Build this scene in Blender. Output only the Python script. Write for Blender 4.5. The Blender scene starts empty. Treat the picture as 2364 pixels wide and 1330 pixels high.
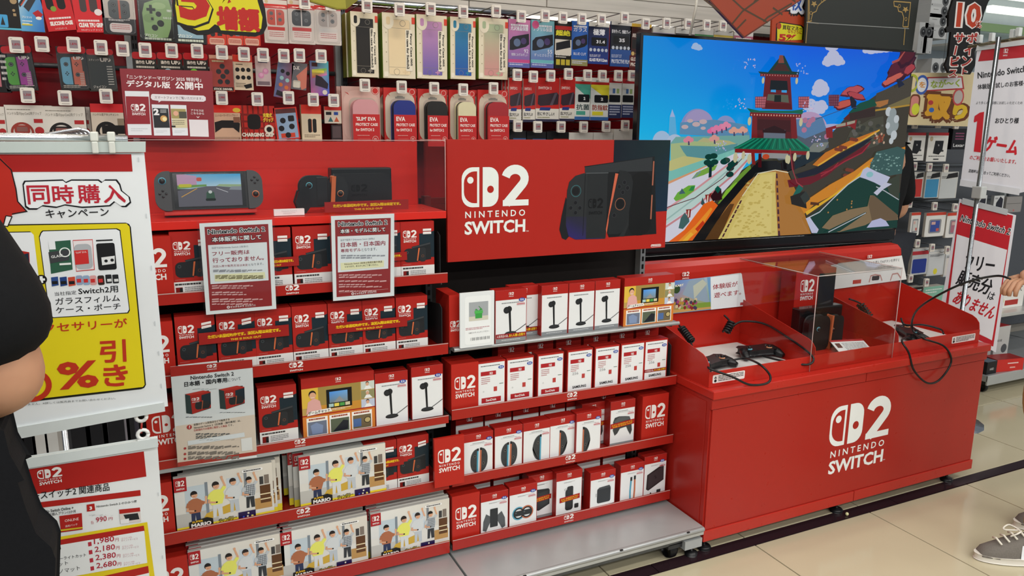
import bpy, math, random
from mathutils import Vector, Matrix
# ---------------------------------------------------------------- camera
C = bpy.context.scene.collection
SC = bpy.context.scene
F_PX, CX, CY = 1763.1, 1182.0, 665.0            # of the 2364 x 1330 frame
YAW, PIT, ROL = map(math.radians, (25.548, 11.809, 0.583))
EYE = Vector((0, 0, 1.5))
_f = Vector((math.sin(YAW) * math.cos(PIT), math.cos(YAW) * math.cos(PIT), -math.sin(PIT)))
_r = Vector((math.cos(YAW), -math.sin(YAW), 0)); _u = _r.cross(_f)
CR = math.cos(ROL) * _r + math.sin(ROL) * _u
CU = -math.sin(ROL) * _r + math.cos(ROL) * _u
cam = bpy.data.cameras.new('camera'); camo = bpy.data.objects.new('camera', cam); C.objects.link(camo)
cam.sensor_width = 36; cam.lens = F_PX / 2364 * 36; cam.clip_start = .05
camo.matrix_world = Matrix(((CR.x, CU.x, -_f.x, EYE.x), (CR.y, CU.y, -_f.y, EYE.y), (CR.z, CU.z, -_f.z, EYE.z), (0, 0, 0, 1)))
SC.camera = camo
vs = SC.view_settings; vs.view_transform = 'Standard'; vs.look = 'None'; vs.gamma = 1; vs.use_curve_mapping = False
vs.exposure = -0.42
# ---------------------------------------------------------------- world and ceiling lamps
W = bpy.data.worlds.new('store_air'); SC.world = W; W.use_nodes = True
W.node_tree.nodes['Background'].inputs[0].default_value = (.86, .92, 1, 1)
W.node_tree.nodes['Background'].inputs[1].default_value = .46
def ceiling_lamp(x, y, z=2.95, sx=1.2, sy=.16, p=34, col=(1, .97, .92)):
    l = bpy.data.lights.new('ceiling_lamp', 'AREA'); l.shape = 'RECTANGLE'; l.size = sx; l.size_y = sy; l.energy = p; l.color = col
    o = bpy.data.objects.new('ceiling_lamp', l); o.location = (x, y, z); C.objects.link(o); return o
for _y, _p in ((-3.0, 46), (-1.6, 38), (-.2, 30), (1.2, 12)):  # rearmost unseen row is added to throw more light on upright fronts
    for _x in (-1.6, .2, 2.0, 3.8, 5.6):
        ceiling_lamp(_x, _y, p=_p)
for _x in (.2, 2.0, 3.8, 5.6): ceiling_lamp(_x, 4.6)
for _x in (-.3, .9, 2.1, 3.6):                                   # warm spotlights on the wall rack
    ceiling_lamp(_x, 2.35, 2.85, .5, .12, 9 if _x < 2 else 5, (1, .86, .68) if _x < 1.5 else (1, .97, .93))
# ---------------------------------------------------------------- helpers
def ray(u, v):
    return CR * ((u - CX) / F_PX) - CU * ((v - CY) / F_PX) + _f
def atY(u, v, y): d = ray(u, v); return EYE + d * (y / d.y)
def atZ(u, v, z): d = ray(u, v); return EYE + d * ((z - EYE.z) / d.z)
def atX(u, v, x): d = ray(u, v); return EYE + d * (x / d.x)
_cc = {}
def lin(h):
    if h in _cc: return _cc[h]
    s = h.lstrip('#')
    if len(s) == 3: s = ''.join(c * 2 for c in s)
    o = []
    for i in (0, 2, 4):
        c = int(s[i:i + 2], 16) / 255
        o.append(c / 12.92 if c <= .04045 else ((c + .055) / 1.055) ** 2.4)
    _cc[h] = (o[0], o[1], o[2], 1.0); return _cc[h]
_mats = {}
def mat(kind):
    if kind in _mats: return _mats[kind]
    m = bpy.data.materials.new(kind); m.use_nodes = True; nt = m.node_tree; N = nt.nodes; L = nt.links
    b = N['Principled BSDF']; out = N['Material Output']
    at = N.new('ShaderNodeAttribute'); at.attribute_name = 'Col'
    def noise(scale, lo, hi, detail=3):
        tc = N.new('ShaderNodeTexCoord'); n = N.new('ShaderNodeTexNoise'); n.inputs['Scale'].default_value = scale; n.inputs['Detail'].default_value = detail
        r = N.new('ShaderNodeMapRange'); r.inputs[3].default_value = lo; r.inputs[4].default_value = hi
        L.new(tc.outputs['Object'], n.inputs['Vector']); L.new(n.outputs['Fac'], r.inputs[0]); return n, r
    rough = {'print': (.32, .42), 'matte': (.65, .8), 'plastic': (.28, .4), 'metal': (.3, .42), 'chrome': (.24, .3), 'enamel': (.272, .278), 'cloth': (.85, .95), 'skin': (.45, .6), 'wood': (.5, .65), 'tile': (.09, .16), 'glossblack': (.12, .2)}
    if kind in rough:
        n, r = noise({'cloth': 60, 'tile': 6, 'wood': 8}.get(kind, 25), *rough[kind]); L.new(r.outputs[0], b.inputs['Roughness'])
        lo, hi = {'print': (.98, 1.02), 'cloth': (.8, 1.2), 'skin': (.92, 1.06), 'wood': (.7, 1.25), 'tile': (.93, 1.05), 'metal': (.9, 1.05), 'enamel': (.995, 1.005)}.get(kind, (.96, 1.04))
        n2, r2 = noise({'cloth': 220, 'tile': 3, 'wood': 5, 'metal': 12}.get(kind, 40), lo, hi)
        if kind == 'wood':
            mp = N.new('ShaderNodeMapping'); mp.inputs['Scale'].default_value = (.6, 1, 9); L.new(n2.inputs['Vector'].links[0].from_socket, mp.inputs[0]); L.new(mp.outputs[0], n2.inputs['Vector']); n2.inputs['Detail'].default_value = 6
        mx = N.new('ShaderNodeMix'); mx.data_type = 'RGBA'; mx.blend_type = 'MULTIPLY'; mx.inputs[0].default_value = 1
        L.new(at.outputs['Color'], mx.inputs[6]); L.new(r2.outputs[0], mx.inputs[7]); L.new(mx.outputs[2], b.inputs['Base Color'])
        if kind in ('metal', 'chrome'): b.inputs['Metallic'].default_value = .45 if kind == 'metal' else 1
        if kind == 'skin': b.inputs['Subsurface Weight'].default_value = .08
        if kind == 'cloth':
            bp = N.new('ShaderNodeBump'); bp.inputs['Strength'].default_value = .15; bp.inputs['Distance'].default_value = .002; L.new(n2.outputs['Fac'], bp.inputs['Height']); L.new(bp.outputs[0], b.inputs['Normal'])
        b.inputs['Specular IOR Level'].default_value = {'matte': .25, 'cloth': .2, 'wood': .25, 'enamel': .3, 'print': .25, 'plastic': .35}.get(kind, .5)
    elif kind == 'screen':
        N.remove(b); e = N.new('ShaderNodeEmission'); L.new(at.outputs['Color'], e.inputs[0]); e.inputs[1].default_value = 1.0
        g = N.new('ShaderNodeBsdfGlossy'); g.inputs['Roughness'].default_value = .08; g.inputs['Color'].default_value = (.04, .04, .04, 1)
        a = N.new('ShaderNodeAddShader'); L.new(e.outputs[0], a.inputs[0]); L.new(g.outputs[0], a.inputs[1]); L.new(a.outputs[0], out.inputs[0])
    elif kind == 'lamp':
        N.remove(b); e = N.new('ShaderNodeEmission'); L.new(at.outputs['Color'], e.inputs[0]); e.inputs[1].default_value = 2.2; L.new(e.outputs[0], out.inputs[0])
    elif kind in ('acrylic', 'film'):
        N.remove(b); t = N.new('ShaderNodeBsdfTransparent'); g = N.new('ShaderNodeBsdfGlossy'); g.inputs['Roughness'].default_value = .03 if kind == 'acrylic' else .12
        t.inputs[0].default_value = (.965, .97, .97, 1) if kind == 'acrylic' else (.97, .97, .97, 1)
        fr = N.new('ShaderNodeLayerWeight'); fr.inputs[0].default_value = .5; pw = N.new('ShaderNodeMath'); pw.operation = 'POWER'; pw.inputs[1].default_value = 4.5; L.new(fr.outputs['Facing'], pw.inputs[0])
        mn = N.new('ShaderNodeMath'); mn.operation = 'MULTIPLY_ADD'; mn.inputs[1].default_value = .7; mn.inputs[2].default_value = .022 if kind == 'acrylic' else .04
        ms = N.new('ShaderNodeMixShader'); L.new(pw.outputs[0], mn.inputs[0]); L.new(mn.outputs[0], ms.inputs[0]); L.new(t.outputs[0], ms.inputs[1]); L.new(g.outputs[0], ms.inputs[2]); L.new(ms.outputs[0], out.inputs[0])
    _mats[kind] = m; return m
_tc = {}
def glyphs(s, bold):
    k = (s, bold)
    if k in _tc: return _tc[k]
    c = bpy.data.curves.new('t', 'FONT'); c.body = s; c.resolution_u = 2; c.offset = bold; c.size = 1
    o = bpy.data.objects.new('t', c); C.objects.link(o)
    dg = bpy.context.evaluated_depsgraph_get(); ev = o.evaluated_get(dg); me = ev.to_mesh()
    V = [(v.co.x, v.co.y) for v in me.vertices]; F = [tuple(p.vertices) for p in me.polygons]
    ev.to_mesh_clear(); bpy.data.objects.remove(o); bpy.data.curves.remove(c)
    if not V: V = [(0, 0), (1, 0), (0, 1)]; F = []
    xs = [p[0] for p in V]; ys = [p[1] for p in V]
    _tc[k] = (V, F, min(xs), max(xs), min(ys), max(ys)); return _tc[k]
EPS = .00022
class M:
    """collects coloured shapes; solids in local x (right) y (deep) z (up); flat print on the plane y = y0"""
    def __init__(s, mp=None, y0=0.0):
        s.v = []; s.f = []; s.c = []; s.m = mp or (lambda x, y: (x, y)); s.y0 = y0; s.sm = []; s.n = 0
    # --- solids
    def _add(s, V, F, col, sm=False):
        n = len(s.v); s.v += [tuple(p) for p in V]; col = lin(col) if isinstance(col, str) else col
        for f in F: s.f.append(tuple(i + n for i in f)); s.c.append(col); s.sm.append(sm)
        return s
    def box(s, x0, x1, y0, y1, z0, z1, col):
        return s._add([(x0, y0, z0), (x1, y0, z0), (x1, y1, z0), (x0, y1, z0), (x0, y0, z1), (x1, y0, z1), (x1, y1, z1), (x0, y1, z1)],
                      [(0, 1, 5, 4), (1, 2, 6, 5), (2, 3, 7, 6), (3, 0, 4, 7), (4, 5, 6, 7), (3, 2, 1, 0)], col)
    def prism(s, pts, axis, a0, a1, col, sm=False):
        """pts: outline in the two other axes; extruded along axis 'x','y' or 'z'"""
        n = len(pts)
        def mk(p, a): return {'x': (a, p[0], p[1]), 'y': (p[0], a, p[1]), 'z': (p[0], p[1], a)}[axis]
        V = [mk(p, a0) for p in pts] + [mk(p, a1) for p in pts]
        F = [(i, (i + 1) % n, n + (i + 1) % n, n + i) for i in range(n)]
        s._add(V, F, col, sm); k = len(s.v) - 2 * n
        s.f += [tuple(range(k, k + n)), tuple(range(k + 2 * n - 1, k + n - 1, -1))]; c = lin(col) if isinstance(col, str) else col
        s.c += [c, c]; s.sm += [False, False]; return s
    def tube(s, P, r, col, n=8, cap=True):
        P = [Vector(p) for p in P]; R = r if isinstance(r, (list, tuple)) else [r] * len(P); V = []; up = None
        for i, p in enumerate(P):
            d = (P[min(i + 1, len(P) - 1)] - P[max(i - 1, 0)]).normalized()
            if up is None: up = Vector((0, 0, 1)) if abs(d.z) < .9 else Vector((1, 0, 0))
            a = d.cross(up).normalized(); up = a.cross(d).normalized()
            for k in range(n):
                t = 2 * math.pi * k / n; V.append(p + (a * math.cos(t) + up * math.sin(t)) * R[i])
        F = [(i * n + k, i * n + (k + 1) % n, (i + 1) * n + (k + 1) % n, (i + 1) * n + k) for i in range(len(P) - 1) for k in range(n)]
        if cap: F += [tuple(range(n))[::-1], tuple(range((len(P) - 1) * n, len(P) * n))]
        return s._add(V, F, col, True)
    def lathe(s, prof, c, col, n=20, axis='z'):
        V = []
        for r, h in prof:
            for k in range(n):
                t = 2 * math.pi * k / n; a, b = r * math.cos(t), r * math.sin(t)
                V.append((c[0] + a, c[1] + b, c[2] + h) if axis == 'z' else (c[0] + a, c[1] + h, c[2] + b) if axis == 'y' else (c[0] + h, c[1] + a, c[2] + b))
        F = [(i * n + k, i * n + (k + 1) % n, (i + 1) * n + (k + 1) % n, (i + 1) * n + k) for i in range(len(prof) - 1) for k in range(n)]
        F += [tuple(range(n)), tuple(range((len(prof) - 1) * n, len(prof) * n))]
        return s._add(V, F, col, True)
    def rbox(s, x0, x1, y0, y1, z0, z1, r, col, n=4):
        return s.prism(rr(x0, z0, x1, z1, r, n), 'y', y0, y1, col)
    # --- flat print
    def _z(s, l): s.n += 1; return s.y0 - l * EPS - s.n * 3.5e-6
    def _flat(s, pts, col, l):
        z = s._z(l); return s._add([(a, z, b) for a, b in pts], [tuple(range(len(pts)))], col)
    def R(s, x0, y0, x1, y1, col, l=1, r=0):
        a, b = s.m(x0, y0); c, d = s.m(x1, y1)
        if r:
            q = s.m(x0 + r, y0); rad = min(math.hypot(q[0] - a, q[1] - b), abs(c - a) / 2.02, abs(d - b) / 2.02)
            return s._flat(rr(min(a, c), min(b, d), max(a, c), max(b, d), rad), col, l)
        return s._flat([(a, b), (c, b), (c, d), (a, d)], col, l)
    def P(s, pts, col, l=1): return s._flat([s.m(*p) for p in pts], col, l)
    def G(s, pts, cols, l=1):
        n = len(s.v); z = s._z(l); s.v += [(a, z, b) for a, b in (s.m(*p) for p in pts)]
        s.f.append(tuple(range(n, n + len(pts)))); s.c.append([lin(c) for c in cols]); s.sm.append(False); return s
    def E(s, x, y, r, col, l=1, k=1, n=20, a0=0, a1=360):
        c = s.m(x, y); q = s.m(x + r, y); R_ = math.hypot(q[0] - c[0], q[1] - c[1]); n = max(6, n)
        pts = [(c[0] + R_ * math.cos(math.radians(a0 + (a1 - a0) * i / n)), c[1] + k * R_ * math.sin(math.radians(a0 + (a1 - a0) * i / n))) for i in range(n + (a1 - a0 != 360))]
        return s._flat(pts, col, l)
    def ring(s, x, y, r, w, col, l=2, bg=None, n=20):
        c = s.m(x, y); q = s.m(x + r, y); R_ = math.hypot(q[0] - c[0], q[1] - c[1]); r2 = R_ * (1 - w); V = []; z = s._z(l)
        for rad in (R_, r2): V += [(c[0] + rad * math.cos(2 * math.pi * i / n), z, c[1] + rad * math.sin(2 * math.pi * i / n)) for i in range(n)]
        return s._add(V, [(i, (i + 1) % n, n + (i + 1) % n, n + i) for i in range(n)], col)
    def L(s, pts, w, col, l=2):
        q = [s.m(*p) for p in pts]; a = s.m(*pts[0]); b = s.m(pts[0][0] + w, pts[0][1]); w = math.hypot(b[0] - a[0], b[1] - a[1]) / 2
        A = []; B = []
        for i, p in enumerate(q):
            d0 = _n(q[i][0] - q[i - 1][0], q[i][1] - q[i - 1][1]) if i else None
            d1 = _n(q[i + 1][0] - q[i][0], q[i + 1][1] - q[i][1]) if i < len(q) - 1 else None
            d = _n((d0 or d1)[0] + (d1 or d0)[0], (d0 or d1)[1] + (d1 or d0)[1]); dd = d0 or d1
            m_ = w / max(.45, d[0] * dd[0] + d[1] * dd[1])
            A.append((p[0] - d[1] * m_, p[1] + d[0] * m_)); B.append((p[0] + d[1] * m_, p[1] - d[0] * m_))
        n = len(q); z = s._z(l); V = [(x, z, y) for x, y in A + B]
        return s._add(V, [(i, i + 1, n + i + 1, n + i) for i in range(n - 1)], col)
    def T(s, t, x0, y0, x1, y1, h, col, l=4, bold=0):
        """text whose ink starts at (x0,y0), baseline runs to (x1,y1) and is h high"""
        if bold > .012 and any(ord(c) > 0x2fff for c in t):      # dense characters are thickened by shifted copies
            b = bold; n = 4 if b < .05 else 8; hh = h * b * .9
            for k in range(n):
                q = 2 * math.pi * (k + .5) / n; dx, dy = hh * math.cos(q), hh * math.sin(q); s.T(t, x0 + dx * s.asp, y0 + dy, x1 + dx * s.asp, y1 + dy, h, col, l, 0)
            return s
        V, F, a0, a1, b0, b1 = glyphs(t, bold); A = s.m(x0, y0); B = s.m(x1, y1)
        q = s.m(x0, y0 + (h if s.up else -h)); H = math.hypot(q[0] - A[0], q[1] - A[1]); d = _n(B[0] - A[0], B[1] - A[1]); Ln = math.hypot(B[0] - A[0], B[1] - A[1])
        z = s._z(l); sx = Ln / max(1e-6, a1 - a0); sy = H / max(1e-6, b1 - b0)
        return s._add([(A[0] + d[0] * (x - a0) * sx - d[1] * (y - b0) * sy, z, A[1] + d[1] * (x - a0) * sx + d[0] * (y - b0) * sy) for x, y in V], F, col)
    up = True; asp = 1
    def rows(s, x0, y0, x1, y1, n, col, l=3, fill=.45, seed=1):
        """unreadably small print: broken rules"""
        rn = random.Random(seed)
        for i in range(n):
            a = y0 + (y1 - y0) * i / n; b = a + (y1 - y0) / n * fill; x = x0; e = x0 + (x1 - x0) * rn.choice((1, 1, .93, .7 if i == n - 1 else 1))
            while (x - e) * (x1 - x0) < 0:
                w = (x1 - x0) * rn.uniform(.05, .16); x2 = x + w
                if (x2 - e) * (x1 - x0) > 0: x2 = e
                s.R(x, a, x2, b, col, l); x = x2 + (x1 - x0) * .015
    def logo(s, x0, y0, x1, y1, col='#e9ece8', bg='#a82a22', l=3, full=True, words=True):
        """console emblem in the box (x0,y0 bottom left)-(x1,y1 top right), local frame"""
        a, b = s.m(x0, y0); c, d = s.m(x1, y1); Wd, Ht = c - a, d - b
        sv, s.m = s.m, (lambda x, y: (a + x * Wd, b + y * Ht)); up, s.up = s.up, True
        t = .41 if words else 0; k = 1 - t
        ar = Wd / (Ht * k)          # to keep corners round
        def half(xa, xb, left, inset, cc, ly):
            r = .5 * (xb - xa) * 1.2; pts = []
            ya, yb = t + inset * ar, 1 - inset * ar; xa += inset; xb -= inset; rx = min(r, (xb - xa) * .98); ry = rx * ar * k
            for i in range(7):
                q = math.pi / 2 * i / 6
                pts.append((xa + rx - rx * math.sin(q), yb - ry + ry * math.cos(q)) if left else (xb - rx + rx * math.cos(math.pi / 2 - q), yb - ry + ry * math.sin(math.pi / 2 - q)))
            if left:
                for i in range(7):
                    q = math.pi / 2 * i / 6; pts.append((xa + rx - rx * math.cos(q), ya + ry - ry * math.sin(q)))
                pts += [(xb, ya), (xb, yb)]
            else:
                for i in range(7):
                    q = math.pi / 2 * i / 6; pts.append((xb - rx + rx * math.cos(q), ya + ry - ry * math.sin(q)))
                pts += [(xa, ya), (xa, yb)]
            s.P(pts, cc, ly)
        half(0, .255, True, 0, col, l); half(0, .255, True, .032, bg, l + 1)
        s.E(.125, t + k * .68, .046, col, l + 2, n=14)
        half(.305, .54, False, 0, col, l); s.E(.42, t + k * .44, .05, bg, l + 1, n=14)
        pts = []
        for i in range(15):
            q = math.radians(168 - (168 + 38) * i / 14); pts.append((.79 + .145 * math.cos(q), t + k * (.70 + .235 * math.sin(q))))
        w2 = .125
        s.L(pts + [(.66, t + k * .06)], w2, col, l); s.R(.605, t, 1.0, t + k * .155, col, l + 1)
        s.P([(.605, t), (.605, t + k * .10), (.70, t + k * .2), (.72, t)], col, l)
        if words:
            s.T('SWITCH', .04, 0, .955, 0, .2, col, l, .03)
            if full: s.T('N I N T E N D O', .05, .25, .95, .25, .1, col, l, .015)
        s.m = sv; s.up = up
    def build(s, name, kind, parent=None, bev=0, loc=None, rot=None):
        me = bpy.data.meshes.new(name); me.from_pydata(s.v, [], s.f); ca = me.color_attributes.new('Col', 'FLOAT_COLOR', 'CORNER')
        buf = []
        for f, c in zip(s.f, s.c):
            if isinstance(c, list):
                for x in c: buf += x
            else: buf += list(c) * len(f)
        ca.data.foreach_set('color', buf); me.polygons.foreach_set('use_smooth', s.sm); me.materials.append(mat(kind)); me.update()
        o = bpy.data.objects.new(name, me); C.objects.link(o)
        if parent: o.parent = parent
        if loc is not None: o.location = loc
        if rot is not None: o.rotation_euler = rot
        if bev:
            m_ = o.modifiers.new('bevel', 'BEVEL'); m_.width = bev; m_.segments = 2; m_.limit_method = 'ANGLE'; m_.angle_limit = math.radians(50)
        return o
def _n(x, y):
    h = math.hypot(x, y) or 1; return (x / h, y / h)
def rr(x0, z0, x1, z1, r, n=4):
    P = []
    for cx, cz, a in ((x1 - r, z1 - r, 0), (x0 + r, z1 - r, 90), (x0 + r, z0 + r, 180), (x1 - r, z0 + r, 270)):
        for i in range(n + 1):
            t = math.radians(a + 90 * i / n); P.append((cx + r * math.cos(t), cz + r * math.sin(t)))
    return P
def unit(w, h, y0=0.0):
    """print canvas in fractions of a w x h face, x centred on the thing"""
    m = M(lambda x, y: ((x - .5) * w, y * h), y0); m.asp = h / w; return m
def thing(name, label, cat, loc=(0, 0, 0), group=None, rot=(0, 0, 0)):
    o = bpy.data.objects.new(name, None); C.objects.link(o); o.empty_display_size = .05
    o.location = loc; o.rotation_euler = rot; o['label'] = label; o['category'] = cat
    if group: o['group'] = group
    return o
def tag(o, label, cat, group=None):
    o['label'] = label; o['category'] = cat
    if group: o['group'] = group
    return o
def struct(o): o['kind'] = 'structure'; return o
def dup(src, loc, label, rot=None, group=None):
    def cp(o, par):
        c = o.copy(); C.objects.link(c); c.parent = par
        for ch in kids.get(o, []): cp(ch, c)
        return c
    kids = {}
    for o in allkids(src): kids.setdefault(o.parent, []).append(o)
    r = cp(src, None); r.location = loc; r['label'] = label
    if rot is not None: r.rotation_euler = rot
    if group: r['group'] = group
    return r
def allkids(o):
    out = []
    for c in o.children: out.append(c); out += allkids(c)
    return out
class Plane:
    """an upright or leaning plane: pixel of the frame -> local (right, up) on it"""
    def __init__(s, O, yaw=0, lean=0):
        a, l = math.radians(yaw), math.radians(lean); s.O = Vector(O)
        s.U = Vector((math.cos(a), math.sin(a), 0)); s.V = Vector((-math.sin(a) * math.sin(l), math.cos(a) * math.sin(l), math.cos(l)))
        s.N = s.U.cross(s.V); s.rot = Matrix((s.U, -s.N, s.V)).transposed().to_euler()
    def pix(s, u, v):
        d = ray(u, v); t = (s.O - EYE).dot(s.N) / d.dot(s.N); p = EYE + d * t - s.O
        return (p.dot(s.U), p.dot(s.V))
def pixart(pl, y0=0.0):
    m = M(pl.pix, y0); m.up = False; return m
# ================================================================ the setting
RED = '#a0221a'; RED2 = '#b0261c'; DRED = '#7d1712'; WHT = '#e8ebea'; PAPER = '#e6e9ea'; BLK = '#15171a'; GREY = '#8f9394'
fl = M(); fl.box(-3, 7.5, -3, 6.2, -.06, -.006, '#2c2925'); floor = struct(fl.build('floor', 'matte'))
TS = .6
tm = M(); tm.box(.0025, TS - .0025, .0025, TS - .0025, -.02, 0, '#b9b196'); tile0 = None
tm2 = M(); tm2.box(.0025, TS - .0025, .0025, .55 - .0025, -.02, 0, '#b9b196')
def tile(mm, x, y):
    global tile0
    o = mm.copy(); C.objects.link(o); o.location = (x, y, 0); o.parent = floor; return o
_a = tm.build('tile', 'tile', floor, .0015); _b = tm2.build('tile', 'tile', floor, .0015)
_a.location = (1.93, 1.33, 0); _b.location = (1.93, 1.985, 0)
for i in range(-4, 7):
    for j in range(-1, 6):
        x = 1.93 + TS * i
        y = 1.33 - TS * (1 - j) + TS if j < 2 else None
        if j < 2:
            if not (i == 0 and j == 1): tile(_a, x, 1.33 - TS * (1 - j))
        elif j == 2:
            if i != 0: tile(_b, x, 1.985)
        elif i > 0: tile(_a, x, 2.535 + TS * (j - 3))
st = M()
for k in range(-2, 5): st.box(.3 + k * 1.2, 1.497 + k * 1.2, 1.932, 1.983, -.02, .001, '#2b1d22')
struct(st.build('trim_1', 'tile', floor))
wb = M(); wb.box(-3, 7.5, 3.42, 3.5, 0, 3.1, '#c9c4bb'); wall_back = struct(wb.build('wall_back', 'matte'))
pm = M(); pm.box(0, 1.195, -.012, 0, 0, .0675, '#d6d2c9'); pk = None
rn = random.Random(4)
for r in range(13):
    for k in range(7):
        x = -2.6 + k * 1.2 + (r % 3) * .4; z = 1.93 + r * .07
        if pk is None: pk = pm.build('plank', 'wood', wall_back, .002); o = pk
        else: o = pk.copy(); C.objects.link(o)
        o.parent = wall_back; o.location = (x, 3.42 - rn.random() * .002, z)
ce = M(); ce.box(-3, 7.5, -3, 6.2, 3.1, 3.16, '#d9dad6'); struct(ce.build('ceiling', 'matte'))
# ================================================================ low double bay gondola (left + middle bay)
YB, YL, YF = 2.42, 2.15, 1.945
def emblem_small(m, x, z, h=.026, y=None, bg=RED):
    sv = m.m; m.m = lambda a, b: (a, b); m.logo(x - h * .75, z - h / 2, x + h * .75, z + h / 2, '#e3dedb', bg, 3, False); m.m = sv
def bay(x0, x1, label, shelves, tray_z):
    t = thing('shelf_unit', label, 'shelf unit', ((x0 + x1) / 2, YB, 0)); w = (x1 - x0) / 2
    b = M(); b.box(-w, w, -.012, .012, .12, 1.225 if x0 < 0 else 1.27, '#16110f'); b.build('back_panel', 'matte', t)
    for sx in ((-w + .012,) if x0 < 0 else (-w + .012, w - .014)):
        p = M(); p.box(sx - .011, sx + .011, -.045, -.012, .1, 1.228 if x0 < 0 else 1.28, '#3a3d40' if not (x0 > 0 and sx > 0) else '#8d9194')
        for k in range(36): p.box(sx - .004, sx + .004, -.0465, -.045, .14 + k * .03, .158 + k * .03, '#050505')
        p.build('post', 'metal', t)
    d = YF - YB
    m = M(); m.box(-w + .002, w - .002, d, -.012, tray_z - .03, tray_z, '#b9bdbe')
    m.tube([(-w + .002, d + .004, tray_z - .009), (w - .002, d + .004, tray_z - .009)], .0095, '#a6a9aa', 10)
    m.box(-w + .01, w - .01, d + .02, -.02, tray_z - .055, tray_z - .03, '#55585a')
    for k in (-.62, .2, .83): m.box(w * k - .006, w * k + .006, d - .0065, d + .0, tray_z - .004, tray_z + .0005, '#222')
    m.build('base_tray', 'metal', t, .002)
    for sx in ((w - .06, w - .12) if x1 > 1 else (-w + .3,)):
        m = M(); q = sx == w - .06
        if q:
            m.lathe([(.022, 0), (.024, .012), (.01, .018), (.005, .02), (.005, .06)], (sx + .03, d + .03, 0), '#17181a'); m.box(sx - .02, sx + .055, d + .004, d + .05, .042, .075, '#9b9fa0'); m.build('leveling_foot', 'plastic', t)
        else:
            m.lathe([(.03, -.016), (.034, -.01), (.034, .01), (.03, .016)], (sx + .01, d + .055, .034), '#101113', 20, 'x'); m.box(sx - .02, sx + .04, d + .02, d + .09, .05, .068, '#2a2c2e'); m.build('caster', 'plastic', t)
    for z0, z1, kind in shelves:            # z0 = underside of the lip, z1 = its top
        dl = YL - YB
        s = M(); zt = z1 - (.012 if kind != 'grey' else 0)
        if kind == 'grey': s.box(-w + .013, w - .013, dl - .0, -.014, z0, z1, '#9da1a2'); s.tube([(-w + .013, dl, (z0 + z1) / 2), (w - .004, dl, (z0 + z1) / 2)], (z1 - z0) / 2, '#a9adae', 8)
        else: s.box(-w + .013, w - .013, dl + .004, -.014, z0 + .004, z0 + .016, '#8a1a14' if kind == 'red' else '#8d9192')
        if kind == 'mixed': s.box(-w + .013, w - .013, dl - .003, dl + .02, z0 - .012, z0, '#9da1a2')
        for sx in (-w + .012, w - .012): s.prism([(-.02, z0 - .05), (-.02, z0), (dl + .03, z0), (dl + .03, z0 - .012)], 'x', sx - .0015, sx + .0015, '#6b6e70')
        so = s.build('shelf', 'metal' if kind == 'grey' else 'enamel', t, .001)
        if kind != 'grey':
            l = M(y0=dl - .004); l.box(-w + .004, w - .004, dl - .004, dl, z0, z1, RED); l.box(-w + .004, w - .004, dl - .0046, dl - .004, z1 - .0022, z1, '#b9a5a0')
            emblem_small(l, -.02 if x0 < 0 else .0, (z0 + z1) / 2, min(.026, (z1 - z0) * .8)); l.build('shelf_lip', 'enamel', so)
    return t
ZS = {}
bay(-.08, .812, 'left bay of the low red and grey gondola with seven tiers of boxes', [(1.0375, 1.0685, 'red'), (.811, .846, 'red'), (.583, .609, 'mixed'), (.357, .394, 'red'), (.129, .172, 'red')], .118)
bay(.815, 1.70, 'middle bay of the low gondola with a bare grey base tray', [(.812, .826, 'grey'), (.589, .624, 'red'), (.360, .394, 'red'), (.133, .170, 'red')], .118)
# ================================================================ demonstration counter
ct = thing('demo_counter', 'long red metal counter with a big white console emblem on its front', 'counter', (2.445, 2.2, 0))
def cb(name, x0, x1, y0, y1, z0, z1, col=RED, kind='enamel', bev=.0015, par=None):
    m = M(); m.box(x0 - 2.445, x1 - 2.445, y0 - 2.2, y1 - 2.2, z0, z1, col); return m.build(name, kind, par or ct, bev)
cb('body', 1.706, 3.186, 1.965, 2.47, .06, .59, RED)
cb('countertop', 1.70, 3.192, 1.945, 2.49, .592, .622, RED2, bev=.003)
cb('fascia_panel', 1.704, 2.4565, 1.955, 1.97, .553, .590); cb('fascia_panel', 2.4595, 3.188, 1.955, 1.97, .553, .590)
cb('kick_panel', 1.704, 2.4565, 1.953, 1.97, .052, .094, '#ad2a20'); cb('kick_panel', 2.4595, 3.188, 1.953, 1.97, .052, .094, '#ad2a20')
fp = M(); fp.box(1.712 - 2.445, 3.18 - 2.445, 1.9585 - 2.2, 1.966 - 2.2, .0955, .5505, RED); fpo = fp.build('front_panel', 'enamel', ct, .001)
lg = M(y0=1.9583 - 2.2); P0 = Plane((2.445, 1.9583, 0)); lg.m = P0.pix; lg.up = False
lg.logo(2.292 - 2.445, .180, 2.618 - 2.445, .478, '#dfe4e2', '#a2201a', 2) if False else None
lg.m = lambda x, y: (x, y); lg.up = True; lg.logo(-.153, .192, .178, .470, '#e2e6e4', RED, 1); lg.T('TM', .165, .196, .178, .196, .005, '#e2e6e4', 3)
lg.build('emblem_print', 'print', fpo)
sp = M(); sp.box(1.7035 - 2.445, 1.7058 - 2.445, 1.985 - 2.2, 2.45 - 2.2, .075, .575, RED); sp.build('side_panel', 'enamel', ct, .001)
for x in (1.74, 2.41, 3.08):
    for y in (1.99, 2.44):
        m = M(); m.lathe([(.024, 0), (.027, .008), (.022, .014), (.006, .017), (.005, .02), (.005, .062)], (x - 2.445, y - 2.2, 0.001), '#121315'); m.build('leveling_foot', 'plastic', ct)
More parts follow.
